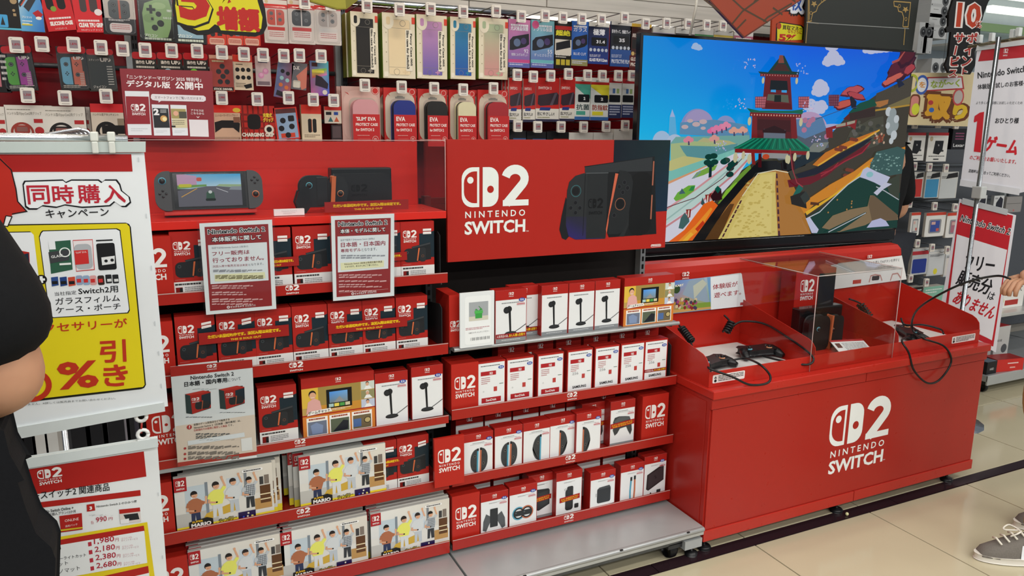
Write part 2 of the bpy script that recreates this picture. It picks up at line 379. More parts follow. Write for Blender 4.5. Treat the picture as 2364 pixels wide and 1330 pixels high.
# sheet metal console tray on the counter with three bays
tr = thing('demo_tray', 'folded red sheet metal tray with poster backs on the counter top', 'display stand', (2.445, 2.2, .622))
def tb(name, fn, kind='enamel', bev=0, par=None):
    m = M(); fn(m); return m.build(name, kind, par or tr, bev)
X_ = lambda x: x - 2.445
Y_ = lambda y: y - 2.2
tb('tray_floor', lambda m: m.box(X_(1.715), X_(3.165), Y_(1.99), Y_(2.41), .002, .006, RED2))
tb('front_lip', lambda m: m.box(X_(1.712), X_(3.168), Y_(1.988), Y_(1.991), .0, .057, RED2), bev=.001)
bk = M(); BL_ = [(Y_(2.40), .004), (Y_(2.402), .18), (Y_(2.405), .32), (Y_(2.41), .345), (Y_(2.43), .362), (Y_(2.47), .366)]
bp_ = BL_ + [(y + .003, z - .004) for y, z in BL_[::-1]]
bk.prism([(y, z) for y, z in bp_], 'x', X_(1.712), X_(3.168), RED2); bk.build('back_board', 'enamel', tr)
def side(x):
    P = [(Y_(1.991), .0), (Y_(1.991), .062), (Y_(1.995), .085), (Y_(2.01), .102), (Y_(2.03), .112), (Y_(2.40), .19), (Y_(2.40), .0)]
    tb('divider', lambda m: m.prism(P, 'x', X_(x) - .0015, X_(x) + .0015, RED2))
for x in (1.7135, 2.215, 2.665, 3.1665): side(x)
for x0, x1 in ((1.75, 2.19), (2.69, 3.13)):
    tb('white_mat', lambda m: m.box(X_(x0), X_(x1), Y_(2.03), Y_(2.385), .0062, .008, '#c9c8c6'), 'matte')
def warn(x0, x1):
    m = M(lambda x, y: (X_(x0) + x * (x1 - x0), .014 + y * .03), Y_(1.9878)); m.R(0, 0, 1, 1, '#e4e0dd', 1, .03)
    m.P([(.04, .55), (.13, .55), (.085, .88)], '#222', 2); m.E(.085, .28, .04, '#222', 2, n=12); m.T('!', .08, .6, .092, .6, .2, '#e4e0dd', 3)
    m.rows(.17, .85, .96, .1, 4, '#3c3a3a'); m.build('warning_sticker', 'print', tr)
warn(1.728, 1.872); warn(2.99, 3.14)
# red plinth behind for the television
tbk = thing('television_plinth', 'red plinth behind the counter carrying the television', 'plinth', (2.55, 2.68, 0))
m = M(); m.box(-.83, .60, -.175, .24, .0, .947, '#a2221b'); m.build('body', 'enamel', tbk, .004)
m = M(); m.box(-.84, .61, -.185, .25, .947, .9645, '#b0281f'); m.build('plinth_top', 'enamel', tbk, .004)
# ================================================================ television
TVO = (1.785, 2.581, 1.0445); tp = Plane(TVO, -2.42)
TW, TH = 1.447, .813
tv = thing('television', 'large flat television showing a cartoon racing landscape with a red tower', 'television', TVO, rot=tp.rot)
m = M(); m.box(-.012, TW + .012, -.004, .03, -.03, TH + .012, '#0c0d0f'); m.box(.2, TW - .2, .03, .06, .1, .6, '#141517'); m.build('casing', 'glossblack', tv, .003)
m = M(); m.box(-.012, TW + .012, -.012, -.002, -.052, -.006, '#0b0c0e'); m.box(.02, TW - .02, -.03, .03, -.075, -.052, '#090a0b'); m.build('speaker_bar', 'glossblack', tv, .002)
m = M(); m.prism([(.38, -.078), (1.06, -.078), (1.02, -.062), (.42, -.062)], 'y', -.06, .1, '#0e0f11'); m.box(.6, .84, 0, .05, -.078, .02, '#0e0f11'); m.build('stand', 'plastic', tv, .003)
S = pixart(tp, -.0045)
LB = [0]
def lp(pts, col): LB[0] += 1; S.P(pts, col, 1 + LB[0] * .25)
def lg_(pts, cols): LB[0] += 1; S.G(pts, cols, 1 + LB[0] * .25)
def le(x, y, r, col, k=1): LB[0] += 1; S.E(x, y, r, col, 1 + LB[0] * .25, k)
def ll(pts, w, col): LB[0] += 1; S.L(pts, w, col, 1 + LB[0] * .25)
a = S.m(1484, 84); 
# sky: four bands of a clear gradient
q = [(0, 1, '#079de6', '#0a62ea'), (1, 2, '#0bb4f2', '#0a83f0'), (2, 3, '#27c8f6', '#1ba2f3'), (3, 4, '#7fd5ee', '#59bfe8')]
zz = [TH, TH * .78, TH * .55, TH * .36, 0]
sv = S.m; S.m = lambda x, y: (x, y)
cl = ['#0a93ea', '#07a4ee', '#06bdf6', '#39c9ef', '#8ed6ea']; cr = ['#1262ea', '#0f6ff0', '#1487f3', '#1e9df3', '#3db2ef']; cm = ['#0564f2', '#0580f5', '#0a9df6', '#2cb8f1', '#7dcfe9']
for i in range(4):
    S.G([(0, zz[i + 1]), (TW * .55, zz[i + 1]), (TW * .55, zz[i]), (0, zz[i])], [cl[i + 1], cm[i + 1], cm[i], cl[i]], .5)
    S.G([(TW * .55, zz[i + 1]), (TW, zz[i + 1]), (TW, zz[i]), (TW * .55, zz[i])], [cm[i + 1], cr[i + 1], cr[i], cm[i]], .5)
S.m = sv
lp([(1462, 575), (1466, 440), (1700, 352), (1720, 420), (1600, 575)], '#cfd2dc'); lp([(1640, 470), (1700, 400), (1760, 360), (2085, 330), (2066, 530), (1600, 575)], '#3f3d30'); lp([(1655, 470), (1700, 408), (1730, 380), (1735, 400), (1690, 470)], '#6f9a3a')
for x, y, r, k in ((1604, 107, 8, .8), (1611, 110, 7, .8), (1918, 105, 12, .9), (1921, 132, 15, .8), (1932, 140, 13, .7), (1909, 141, 11, .9), (1890, 198, 14, .8), (1889, 208, 15, .8), (1899, 204, 10, 1.2), (2008, 112, 16, .6), (2028, 110, 18, .5), (2045, 112, 12, .5), (1868, 243, 14, .8), (1880, 250, 17, .7), (1893, 244, 12, .8), (1858, 237, 9, .7)):
    cc = '#a9c4ea' if x < 1640 else '#c6cbe9'; le(x + r * .8, y + r * .3, r * .5, cc, k); le(x - r * .8, y + r * .35, r * .45, cc, k); le(x + r * .2, y - r * .5, r * .5, cc, k)
    le(x, y, r, '#a9c4ea' if x < 1640 else '#c6cbe9', k)
# distance: domed pink hills, terraces
lp([(1540, 320), (1543, 268), (1549, 254), (1556, 268), (1560, 320)], '#5fb6e6'); lp([(1544, 270), (1549, 252), (1555, 270)], '#a7bdea')
def dome(x, y, w, h, c): lp([(x + w * math.cos(math.radians(t)), y - h * math.sin(math.radians(t))) for t in range(0, 181, 12)], c)
dome(1525, 330, 22, 28, '#a9c6e6'); dome(1555, 332, 20, 22, '#b6c9e4'); dome(1672, 300, 26, 33, '#8f9ed0'); dome(1607, 300, 40, 49, '#8b96cb'); dome(1610, 285, 33, 32, '#a79bc8')
dome(1865, 300, 42, 42, '#c1a2c8'); dome(1920, 300, 40, 14, '#b3b9dd')
lp([(1566, 310), (1567, 283), (1645, 276), (1720, 288), (1730, 320)], '#5f93bb')
for x, y, r in ((1578, 293, 8), (1590, 279, 7), (1604, 287, 9), (1620, 281, 9), (1620, 296, 6)): le(x, y, r, '#cbb2b6', .5)
lp([(1545, 330), (1557, 316), (1726, 312), (1730, 350), (1560, 370), (1545, 362)], '#78b0a8'); lp([(1600, 331), (1620, 318), (1680, 325), (1700, 333)], '#bcb988')
lp([(1545, 332), (1600, 326), (1690, 334), (1700, 360), (1545, 420)], '#aec08a'); lp([(1566, 336), (1660, 338), (1700, 331), (1692, 352), (1660, 368), (1590, 371), (1574, 350)], '#5f9aa0')
lp([(1540, 372), (1575, 360), (1640, 368), (1640, 376), (1540, 395)], '#c8c582')
for x, y, c in ((1586, 322, '#e48aa0'), (1641, 301, '#ea6ea2'), (1650, 297, '#e884ae'), (1662, 294, '#e884ae'), (1672, 289, '#ea90b0'), (1645, 319, '#e2a29a'), (1690, 301, '#e6a896'), (1710, 300, '#e6a896')):
    for dx, dy in ((-6, 2), (0, -3), (6, 1), (1, 3)): le(x + dx, y + dy, 6, c, .7)
    lp([(x - 1, y + 4), (x + 2, y + 4), (x + 3, y + 13), (x - 1, y + 13)], '#4a4a6c')
# left plain: river, white terraces, rail
lp([(1466, 420), (1543, 395), (1640, 362), (1690, 345), (1700, 360), (1600, 400), (1541, 425), (1460, 440)], '#7fc6bb'); lp([(1466, 438), (1541, 418), (1640, 376), (1640, 382), (1541, 428), (1466, 452)], '#e0a075')
lp([(1462, 572), (1466, 450), (1541, 424), (1690, 355), (1735, 350), (1700, 405), (1640, 470), (1560, 566)], '#dcdcea')
lp([(1466, 520), (1600, 440), (1690, 372), (1720, 355), (1735, 362), (1690, 400), (1600, 475), (1466, 560)], '#c3dcd6'); ll([(1500, 506), (1600, 438), (1700, 362)], 4, '#d89a9f'); ll([(1500, 545), (1600, 478), (1690, 402), (1725, 365)], 4, '#cf8c90'); ll([(1530, 510), (1620, 442), (1702, 370)], 3, '#9fc0ba')
for P_, c in (([(1592, 413), (1604, 398), (1632, 385), (1652, 380), (1646, 392), (1620, 404)], '#7fb04a'), ([(1592, 413), (1612, 393), (1614, 397), (1600, 411)], '#7f9c98'), ([(1551, 458), (1560, 444), (1585, 428), (1601, 427), (1598, 440), (1575, 457), (1556, 464)], '#6db23c'), ([(1563, 448), (1570, 434), (1578, 446)], '#3f6570'), ([(1585, 440), (1592, 430), (1600, 429), (1596, 440)], '#2f8f4a'), ([(1662, 455), (1672, 438), (1695, 420), (1702, 424), (1690, 442), (1668, 462)], '#8ac43a')):
    lp(P_, c)
for x, y in ((1632, 362), (1643, 360), (1629, 375), (1645, 374), (1636, 380), (1672, 370), (1667, 373), (1684, 380), (1690, 376), (1681, 388), (1680, 402)): le(x, y, 9, '#0f4038', .6)
lp([(1633, 380), (1639, 380), (1638, 408), (1631, 410)], '#122f35')
ll([(1464, 502), (1600, 456), (1664, 411), (1717, 357)], 1.6, '#5a2530')
lp([(1562, 526), (1567, 503), (1576, 490), (1586, 503), (1587, 511), (1572, 528)], '#3e6868'); lp([(1613, 470), (1617, 455), (1623, 470), (1618, 474)], '#35555a')
for x, y in ((1583, 492), (1627, 458), (1637, 455)): lp([(x - 4, y - 9), (x + 8, y - 10), (x + 6, y + 9), (x, y + 11)], '#8e2c28'); lp([(x + 1, y - 7), (x + 4, y - 8), (x + 3, y + 8), (x, y + 9)], '#e4d6c4')
lp([(1636, 452), (1650, 432), (1660, 435), (1662, 460), (1640, 464)], '#30141a'); lp([(1645, 436), (1652, 428), (1660, 436), (1652, 446)], '#0f5a4c')
# lava slope
lp([(1538, 571), (1575, 530), (1620, 470), (1640, 462), (1655, 476), (1640, 510), (1598, 566)], '#ee6a22'); lp([(1560, 566), (1600, 520), (1636, 478), (1640, 482), (1610, 530), (1580, 565)], '#f59a30'); lp([(1600, 528), (1618, 508), (1622, 515), (1606, 534)], '#cc3a1c'); lp([(1570, 560), (1590, 535), (1596, 540), (1582, 563)], '#f6b83c')
# road
lp([(1593, 566), (1655, 470), (1700, 418), (1745, 372), (1900, 366), (1850, 430), (1860, 548)], '#17191c')
lp([(1622, 564), (1672, 478), (1722, 418), (1750, 398), (1790, 392), (1812, 395), (1845, 470), (1866, 548)], '#b47a38'); lp([(1622, 564), (1650, 510), (1680, 470), (1690, 470), (1655, 562)], '#5d3d20')
lp([(1652, 563), (1698, 468), (1738, 408), (1752, 399), (1786, 396), (1784, 430), (1790, 548)], '#dcc873'); lp([(1672, 561), (1712, 470), (1752, 404), (1778, 402), (1776, 470), (1774, 552)], '#e3d07f')
rn = random.Random(9)
for _ in range(110):
    x = rn.uniform(1690, 1780); y = rn.uniform(420, 548); 
    if x > 1698 - (y - 468) * .48: le(x, y, rn.uniform(2, 5), '#cdb764', .45)
for k in range(9):
    t = k / 9; x = 1702 - 50 * t; y = 462 + 97 * t; lp([(x, y), (x + 4, y - 1), (x, y + 8), (x - 4, y + 8)], '#4a2434')
    x = 1784 + 5 * t; y = 400 + 148 * t; lp([(x, y), (x + 3 + t, y), (x + 4 + t, y + 11), (x, y + 11)], '#4a2434')
ll([(1706, 452), (1742, 400), (1782, 392), (1812, 398)], 1.6, '#e6e2c4')
# right: cliffs, leaf tree slopes, hanging cloth, river valley
lp([(1812, 395), (1850, 382), (1900, 320), (1950, 265), (2020, 215), (2099, 175), (2062, 524), (1868, 548)], '#423d33')
lp([(1770, 350), (1800, 300), (1860, 290), (1900, 300), (1905, 340), (1850, 360), (1790, 370)], '#57606e'); lp([(1828, 276), (1890, 270), (1900, 300), (1850, 320), (1826, 310)], '#5d84ae')
for x, y in ((1850, 278), (1858, 288), (1862, 280), (1868, 276), (1848, 300), (1900, 315)): le(x, y, 6, '#b97a9a', .8)
lp([(1850, 352), (1870, 330), (1905, 328), (1895, 345), (1862, 362)], '#7f857e'); lp([(1825, 375), (1850, 350), (1900, 352), (1865, 372), (1825, 392)], '#1c2b36')
lp([(2014, 216), (2040, 205), (2099, 178), (2094, 230), (2035, 250), (2010, 240)], '#4c463c'); lp([(2010, 236), (2042, 230), (2040, 240), (2022, 248), (2012, 246)], '#b0743f'); lp([(2040, 245), (2095, 222), (2094, 240), (2050, 252)], '#7d7149'); ll([(2003, 262), (2012, 255), (2094, 243)], 3, '#b58d35')
for x, y, r in ((2042, 258, 7), (2052, 262, 8), (2046, 280, 9), (2056, 290, 9), (2045, 300, 8), (2054, 312, 7), (2060, 275, 6), (2040, 290, 5), (2048, 325, 5)): le(x, y, r, '#9aa4a6' if r > 7 else '#c9d0d4', 1.1)
lp([(1942, 330), (1955, 300), (2000, 275), (2030, 268), (2032, 330), (1990, 345)], '#4d4c40')
for _ in range(40): le(rn.uniform(1950, 2028), rn.uniform(280, 335), rn.uniform(2, 6), rn.choice(('#57574a', '#3d3f38', '#62605a')), .7)
# side house with green roof + red beam
lp([(1936, 275), (1950, 262), (2004, 240), (2010, 262), (1950, 277)], '#5b2222'); lp([(1960, 249), (1975, 238), (2006, 228), (2014, 244), (1963, 260), (1948, 262)], '#13503f'); lp([(1950, 262), (2010, 248), (2010, 268), (1952, 278)], '#382a28'); lp([(1896, 296), (1968, 276), (1964, 300), (1950, 290), (1912, 298), (1912, 318), (1898, 318)], '#8d2328'); lp([(1920, 288), (1942, 283), (1942, 290), (1920, 294)], '#a7a08e'); lp([(1945, 282), (1964, 278), (1963, 284), (1945, 289)], '#a7a08e')
# orange decks
lp([(1866, 380), (1895, 352), (1950, 325), (2022, 298), (1985, 322), (1930, 350), (1880, 384)], '#cf7a24'); ll([(1878, 382), (1925, 352), (1985, 321), (2020, 300)], 3, '#e8b13c')
lp([(1826, 402), (1870, 388), (1930, 355), (1990, 322), (2005, 318), (1985, 335), (1925, 372), (1880, 400), (1835, 412)], '#1d2030'); lp([(1808, 415), (1870, 405), (1930, 372), (2002, 325), (1985, 350), (1935, 375), (1900, 405), (1860, 425), (1812, 432)], '#6e1826')
ll([(1885, 406), (1940, 372), (1980, 352), (1998, 330)], 2.4, '#a02a3a'); ll([(1884, 400), (1910, 392), (1925, 375)], 2, '#a02a3a')
for _ in range(24): le(rn.uniform(2006, 2030), rn.uniform(308, 330), 2.2, rn.choice(('#a05a40', '#c9a890', '#7b3a2c')))
for x, y in ((1925, 345), (1935, 340), (1960, 322), (1945, 405), (1950, 392), (1910, 430)): 
    for d in (-5, 0, 5): le(x + d, y + d * .2, 5, '#7b3b2a', .6)
lp([(1836, 475), (1860, 455), (1905, 425), (1960, 395), (2000, 365), (2078, 338), (2078, 346), (2010, 376), (1965, 412), (1915, 448), (1870, 470), (1846, 492)], '#d98a26'); lp([(1848, 488), (1910, 450), (1962, 410), (1985, 386), (1996, 380), (1970, 412), (1910, 455), (1852, 495)], '#e8b52c'); ll([(1860, 468), (1880, 470)], 5, '#5a3218')
# valley
lp([(1850, 503), (1900, 470), (1945, 425), (1972, 408), (2040, 430), (2066, 445), (2060, 524), (1868, 548)], '#123d34'); lp([(1997, 380), (2012, 350), (2060, 338), (2078, 345), (2070, 400), (2040, 405), (1996, 392)], '#3c5e5c')
for _ in range(46): le(rn.uniform(2000, 2066), rn.uniform(352, 392), rn.uniform(1.5, 3), rn.choice(('#7fa39c', '#8fb4ae', '#587a76')), .5)
lp([(2030, 418), (2064, 402), (2062, 460), (2040, 444)], '#3d4438'); ll([(1852, 502), (1880, 488), (1910, 458), (1945, 425), (1972, 407)], 2, '#c9cdd4'); ll([(2010, 430), (2030, 440), (2062, 460)], 1.6, '#b9bec6')
lp([(1972, 408), (1980, 390), (1990, 385), (2012, 396), (2042, 408), (2028, 432), (2005, 420), (1985, 412)], '#c4c8e2'); le(1995, 402, 8, '#8fc6cc', .6); lp([(2004, 444), (2030, 420), (2046, 424), (2026, 436), (2012, 450)], '#c9cbe0')
lp([(1848, 502), (1858, 500), (1866, 512), (1878, 528), (1874, 536), (1862, 536), (1852, 512)], '#c6c9e4')
lp([(1885, 524), (1910, 496), (1950, 482), (1990, 475), (1996, 450), (2003, 450), (2060, 500), (2060, 506), (2000, 510), (1985, 518), (1925, 534)], '#8a7455'); lp([(1996, 452), (2005, 450), (2060, 495), (2058, 506), (2000, 508), (1992, 470)], '#6f5b44'); lp([(1890, 534), (1985, 488), (1988, 490), (1926, 532)], '#123d34'); ll([(1900, 534), (1986, 490)], 1.6, '#c3c7cf')
lp([(1988, 524), (2000, 508), (2020, 502), (2032, 508), (2040, 520)], '#bcbfe0')
for _ in range(8): le(rn.uniform(1890, 1985), rn.uniform(430, 495), 1.5, '#c28a48')
# near house roof corner
lp([(1818, 450), (1832, 424), (1842, 434), (1828, 452)], '#16655a'); lp([(1812, 452), (1845, 440), (1850, 480), (1815, 470)], '#23201e'); lp([(1835, 452), (1848, 440), (1858, 458), (1845, 470)], '#333b38')
# red leaf trees
def canopy(cx, cy, w, h, c1, c2, tilt=0):
    P_ = []
    for i in range(22):
        t = 2 * math.pi * i / 22; r = 1 + .12 * rn.uniform(-1, 1); x = w * math.cos(t) * r; y = h * math.sin(t) * r; P_.append((cx + x, cy + y - tilt * x))
    lp(P_, c2); lp([(cx + (x - cx) * .88, cy + (y - cy) * .78 - h * .12) for x, y in P_], c1)
canopy(1953, 212, 27, 12, '#c2545c', '#5c1a30', .25); canopy(1962, 222, 22, 9, '#b84850', '#5c1a30', -.3); canopy(1935, 242, 22, 10, '#cb5a4e', '#5c1a30', .3)
lp([(1948, 226), (1952, 222), (1964, 235), (1962, 252), (1952, 250)], '#1c1f30')
canopy(2066, 160, 34, 26, '#5c1f34', '#3a1028', .5); canopy(2080, 130, 22, 24, '#54182a', '#3a1028', .6); canopy(2085, 162, 14, 12, '#b0414a', '#4a1526', .6); canopy(2046, 185, 26, 10, '#cf6557', '#5c1a30', .55); ll([(2045, 146), (2060, 140), (2075, 112), (2086, 110)], 4, '#b4524a')
lp([(2055, 184), (2062, 182), (2074, 196), (2060, 204)], '#1c2540')
# tower
def quadp(x0, y0, x1, y1, x2, y2, x3, y3, c): lp([(x0, y0), (x1, y1), (x2, y2), (x3, y3)], c)
quadp(1724, 345, 1732, 265, 1818, 268, 1826, 348, '#5d1a20'); quadp(1735, 300, 1737, 275, 1812, 278, 1812, 305, '#44181c'); quadp(1750, 320, 1751, 298, 1800, 300, 1800, 320, '#6c7484'); lp([(1748, 300), (1775, 290), (1802, 302), (1802, 308), (1748, 306)], '#2b0f14')
quadp(1722, 320, 1724, 262, 1734, 262, 1736, 320, '#7c1f24'); quadp(1814, 322, 1812, 264, 1824, 264, 1828, 322, '#7c1f24')
quadp(1746, 252, 1754, 172, 1811, 174, 1816, 254, '#6b1d24'); quadp(1764, 208, 1766, 186, 1804, 188, 1806, 210, '#131c22'); quadp(1757, 232, 1760, 218, 1806, 220, 1808, 238, '#5f6657'); quadp(1774, 236, 1775, 220, 1790, 220, 1790, 236, '#15221f'); quadp(1766, 213, 1767, 208, 1778, 208, 1778, 214, '#3fa7ea'); quadp(1791, 214, 1791, 209, 1803, 209, 1803, 215, '#3fa7ea'); quadp(1748, 250, 1752, 238, 1812, 240, 1814, 252, '#5d1218')
lp([(1737, 166), (1760, 168), (1777, 146), (1790, 130), (1797, 130), (1806, 148), (1815, 166), (1832, 168), (1830, 174), (1742, 172)], '#143c36'); lp([(1770, 164), (1782, 148), (1800, 150), (1810, 166)], '#4a2a26'); quadp(1783, 147, 1786, 129, 1794, 129, 1797, 147, '#8b4a3e'); ll([(1742, 174), (1830, 177)], 5, '#7a2326')
for i in range(14): le(1746 + 6 * i, 174 + .2 * i, 1.1, '#c98b86')
lp([(1711, 250), (1740, 256), (1815, 256), (1843, 252), (1838, 264), (1820, 262), (1720, 260)], '#0f6a50'); ll([(1718, 264), (1836, 268)], 7, '#7d1d1f')
for i in range(18): le(1722 + 6.4 * i, 265 + .18 * i, 1.5, '#d8a28a')
lp([(1680, 341), (1702, 330), (1724, 318), (1825, 320), (1845, 335), (1856, 346), (1850, 351), (1690, 346)], '#0f6f52')
for i in range(21): ll([(1728 + 4.8 * i, 320), (1684 + 8.5 * i, 343)], 2, '#0a5343' if i % 2 else '#1c9070')
ll([(1683, 347), (1850, 353)], 7, '#8a1f22')
quadp(1736, 385, 1737, 354, 1744, 354, 1744, 386, '#4a1118'); quadp(1812, 390, 1811, 354, 1818, 354, 1820, 392, '#4a1118'); quadp(1722, 378, 1720, 350, 1728, 350, 1730, 380, '#8a2422')
lp([(1745, 352), (1805, 354), (1805, 366), (1745, 364)], '#9a9a9a'); le(1754, 361, 8, '#c8502e', .6)
for x, y, w in ((1684, 363, 5), (1702, 358, 4), (1716, 366, 5), (1806, 368, 4), (1820, 362, 4), (1850, 358, 4), (1716, 280, 4), (1834, 282, 4), (1747, 187, 3), (1824, 188, 3), (1802, 366, 4)):
    le(x, y, w, '#cfc8a0', 1.9)
for x0, y0 in ((1729, 224), (1828, 224), (1897, 220)):
    lp([(x0, y0 + 1), (x0 + 25, y0), (x0 + 22, y0 + 26), (x0 + 1, y0 + 25)], '#c26a74' if x0 < 1890 else '#7a4458')
    for i in range(5): ll([(x0 + 5 * i, y0), (x0 + 5 * i, y0 + 26)], .8, '#5a2038'); ll([(x0, y0 + 6 * i), (x0 + 24, y0 + 6 * i)], .8, '#5a2038')
for bx_, by_ in ((1717, 150), (1836, 160), (1693, 240), (1850, 245), (1650, 335), (1870, 325)):
    for _ in range(16): le(bx_ + rn.uniform(-14, 14), by_ + rn.uniform(-12, 12), 1.3, rn.choice(('#c9b8e8', '#e8c8dc', '#9fb8ee')))
ll([(1864, 276), (1930, 252), (1960, 248)], 1, '#3a4a70'); ll([(1806, 342), (1812, 390), (1822, 420), (1836, 430)], 2, '#a33a44')
# keep the picture inside the panel
keepf = []; keepc = []; keeps = []
for f, c, s_ in zip(S.f, S.c, S.sm):
    keepf.append(f); keepc.append(c); keeps.append(s_)
for i, p in enumerate(S.v): S.v[i] = (min(max(p[0], 0), TW), p[1], min(max(p[2], 0), TH))
S.build('screen_picture', 'screen', tv)
# ================================================================ packages on the gondola
ORD = ['first', 'second', 'third', 'fourth', 'fifth', 'sixth', 'seventh', 'eighth']
def sample_sticker(a, x, y, r=.1):
    a.E(x, y, r, '#2447a0', 6, .55, 16); a.T('見本', x - r * .62, y - .022, x + r * .62, y - .022, .045, '#dfe6f2', 7, .02)
def limit_strip(a, y0, y1):
    a.R(.02, y0, .98, y1, '#8a1d24', 6); k = (y1 - y0) * .62; b = y0 + (y1 - y0) * .2
    a.T('人気商品の為、', .05, b, .42, b, k, '#efe6e0', 7); a.T('お1人様1点限り', .44, b, .95, b, k, '#f0cf2a', 7, .02)
def soldout_small(a, x0, x1, y, tilt=.02):
    a.P([(x0, y), (x1, y + tilt), (x1, y + .11 + tilt), (x0, y + .11)], '#a3201c', 6); a.T('ただいま品切れ中です。', x0 + .05, y + .052, x1 - .05, y + .052 + tilt, .034, '#f0cf2a', 7, .02); a.T('THIS IS SOLD OUT', x0 + .08, y + .016, x1 - .08, y + .016 + tilt, .024, '#f0cf2a', 7, .02)
def price_dots(a, x=.68, y=.72):
    a.R(x, y, x + .26, y + .012, '#c0353a', 5); a.rows(x + .04, y + .04, x + .22, y + .018, 1, '#c98a8e', 5); a.rows(x, y - .008, x + .26, y - .035, 1, '#c98a8e', 5)
def carton(name, label, w, h, d, art, side='#9c1f19', top=None, group=None, back=True, y0=-.0004):
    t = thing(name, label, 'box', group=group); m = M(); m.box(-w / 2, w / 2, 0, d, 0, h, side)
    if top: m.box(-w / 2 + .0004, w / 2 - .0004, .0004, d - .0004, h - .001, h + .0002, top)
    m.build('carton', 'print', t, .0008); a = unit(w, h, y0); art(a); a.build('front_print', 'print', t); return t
def console_pic(a, x0, y0, x1, y1, big=False):
    """dark console with grip and docked unit"""
    def X(x): return x0 + (x1 - x0) * x
    def Y(y): return y0 + (y1 - y0) * y
    a.P([(X(.28), Y(.8)), (X(.95), Y(1)), (X(.97), Y(.1)), (X(.5), Y(.04))], '#202326', 2); a.P([(X(.3), Y(.79)), (X(.94), Y(.98)), (X(.94), Y(.9)), (X(.3), Y(.72))], '#3a3e42', 3)
    a.R(X(0), Y(0), X(.48), Y(.72), '#26282b', 4, (x1 - x0) * .16); a.R(X(.2), Y(0), X(.5), Y(.72), '#26282b', 4); a.R(X(.56), Y(.0), X(.78), Y(.74), '#2b2d30', 4, (x1 - x0) * .08); a.R(X(.7), Y(.1), X(.96), Y(.7), '#222427', 3, (x1 - x0) * .1)
    a.P([(X(.46), Y(.06)), (X(.5), Y(.06)), (X(.57), Y(.72)), (X(.52), Y(.72))], '#c9683f', 5)
    a.ring(X(.12), Y(.52), (x1 - x0) * .05, .3, '#4a5459', 5, n=12); a.ring(X(.67), Y(.3), (x1 - x0) * .05, .3, '#6a4636', 5, n=12)
def console_art(a):
    a.R(0, 0, 1, 1, '#a6231d', 1); a.R(.55, .36, 1, .79, '#1b2a33', 2); a.P([(.55, .79), (.8, .79), (1, .83), (1, .79)], '#1b2a33', 2)
    a.logo(.07, .64, .47, .85, '#e8e2df', '#a6231d', 3); console_pic(a, .08, .29, .93, .63); a.rows(.06, .26, .3, .25, 1, '#cf8f88', 3)
    a.R(0, 0, 1, .225, '#dcdddb', 4); a.rows(.05, .2, .66, .165, 1, '#3a3a3a', 5, .8); a.R(.06, .03, .22, .14, '#7d1f1c', 5); a.R(.15, .03, .22, .13, '#222', 6); a.rows(.27, .14, .74, .03, 4, '#7b7d7d', 5)
    a.R(.06, .0, .94, .003, '#555', 5)
def stickers(a, tilt=0):
    for k in (0, 1): a.P([(.66, .83 - k * .055), (.91, .83 + tilt - k * .055), (.91, .87 + tilt - k * .055), (.66, .87 - k * .055)], '#e9e7e4', 7); a.rows(.68, .845 - k * .055 + tilt * .3, .89, .838 - k * .055 + tilt * .3, 1, '#b54a48', 8)
CW, CH, CD = .1005, .171, .05
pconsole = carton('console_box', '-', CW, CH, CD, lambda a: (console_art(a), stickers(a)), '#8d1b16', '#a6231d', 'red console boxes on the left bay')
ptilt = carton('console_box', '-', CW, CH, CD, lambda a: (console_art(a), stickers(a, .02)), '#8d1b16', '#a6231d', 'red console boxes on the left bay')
YF1 = 2.166
used = set()
def put(src, label, x, z, y=YF1, rz=0, sc=1, group=None, rx=0):
    if src not in used: used.add(src); o = src; o.location = (x, y, z); o.rotation_euler = (rx, 0, rz); o['label'] = label
    else: o = dup(src, (x, y, z), label, (rx, 0, rz))
    if sc != 1: o.scale = (sc, 1, 1)
    if group: o['group'] = group
    return o
def px(l, r, v, y=YF1): return (atY(l, v, y).x + atY(r, v, y).x) / 2
Z1, Z2, Z3, Z4, Z5 = 1.0545, .828, .600, .374, .146
for i, (l, r) in enumerate(((400, 488), (490, 578), (580, 676), (677, 765), (766, 845), (846, 924), (925, 1003))):
    put(pconsole, f'red console box on the top goods shelf, {ORD[i]} from the left', px(l, r, 600), Z1, sc=1.04)
for i, (l, r) in enumerate(((404, 497), (499, 590), (591, 672), (675, 757), (759, 836), (838, 912), (914, 988))):
    put(ptilt if i < 2 else pconsole, f'red console box on the second shelf, {ORD[i]} from the left', px(l, r, 765), Z2, sc=.99)
put(pconsole, 'single red console box between the beige notice and the photo panel', px(594, 688, 945), Z3, sc=1.07)
put(ptilt, 'rightmost red console box on the fourth shelf with tilted stickers', px(917, 990, 1070), Z4 + .004, sc=1.03)
put(pconsole, 'half hidden red console box behind the party game boxes', px(842, 915, 1085), Z4 + .004, sc=1.03)
def nback(name, lab, n, x0, dx, z, y, w=.1, h=.165):   # second rank of boxes behind, seen as red tops
    s = None
    for i in range(n):
        if s is None:
            s = thing(name, '-', 'box', group='boxes in the rear rank'); m = M(); m.box(-w / 2, w / 2, 0, .05, 0, h, '#a6231d'); m.build('carton', 'print', s, .0008); a = unit(w, h, -.0004); a.R(0, .78, 1, 1, '#a6231d', 1); a.R(0, 0, 1, .78, '#dfe1e0', 1); a.logo(.4, .83, .6, .93, '#e8e2df', '#a6231d', 2, False, False); a.build('front_print', 'print', s)
        put(s, lab.format(ORD[i]), x0 + dx * i, z, y)
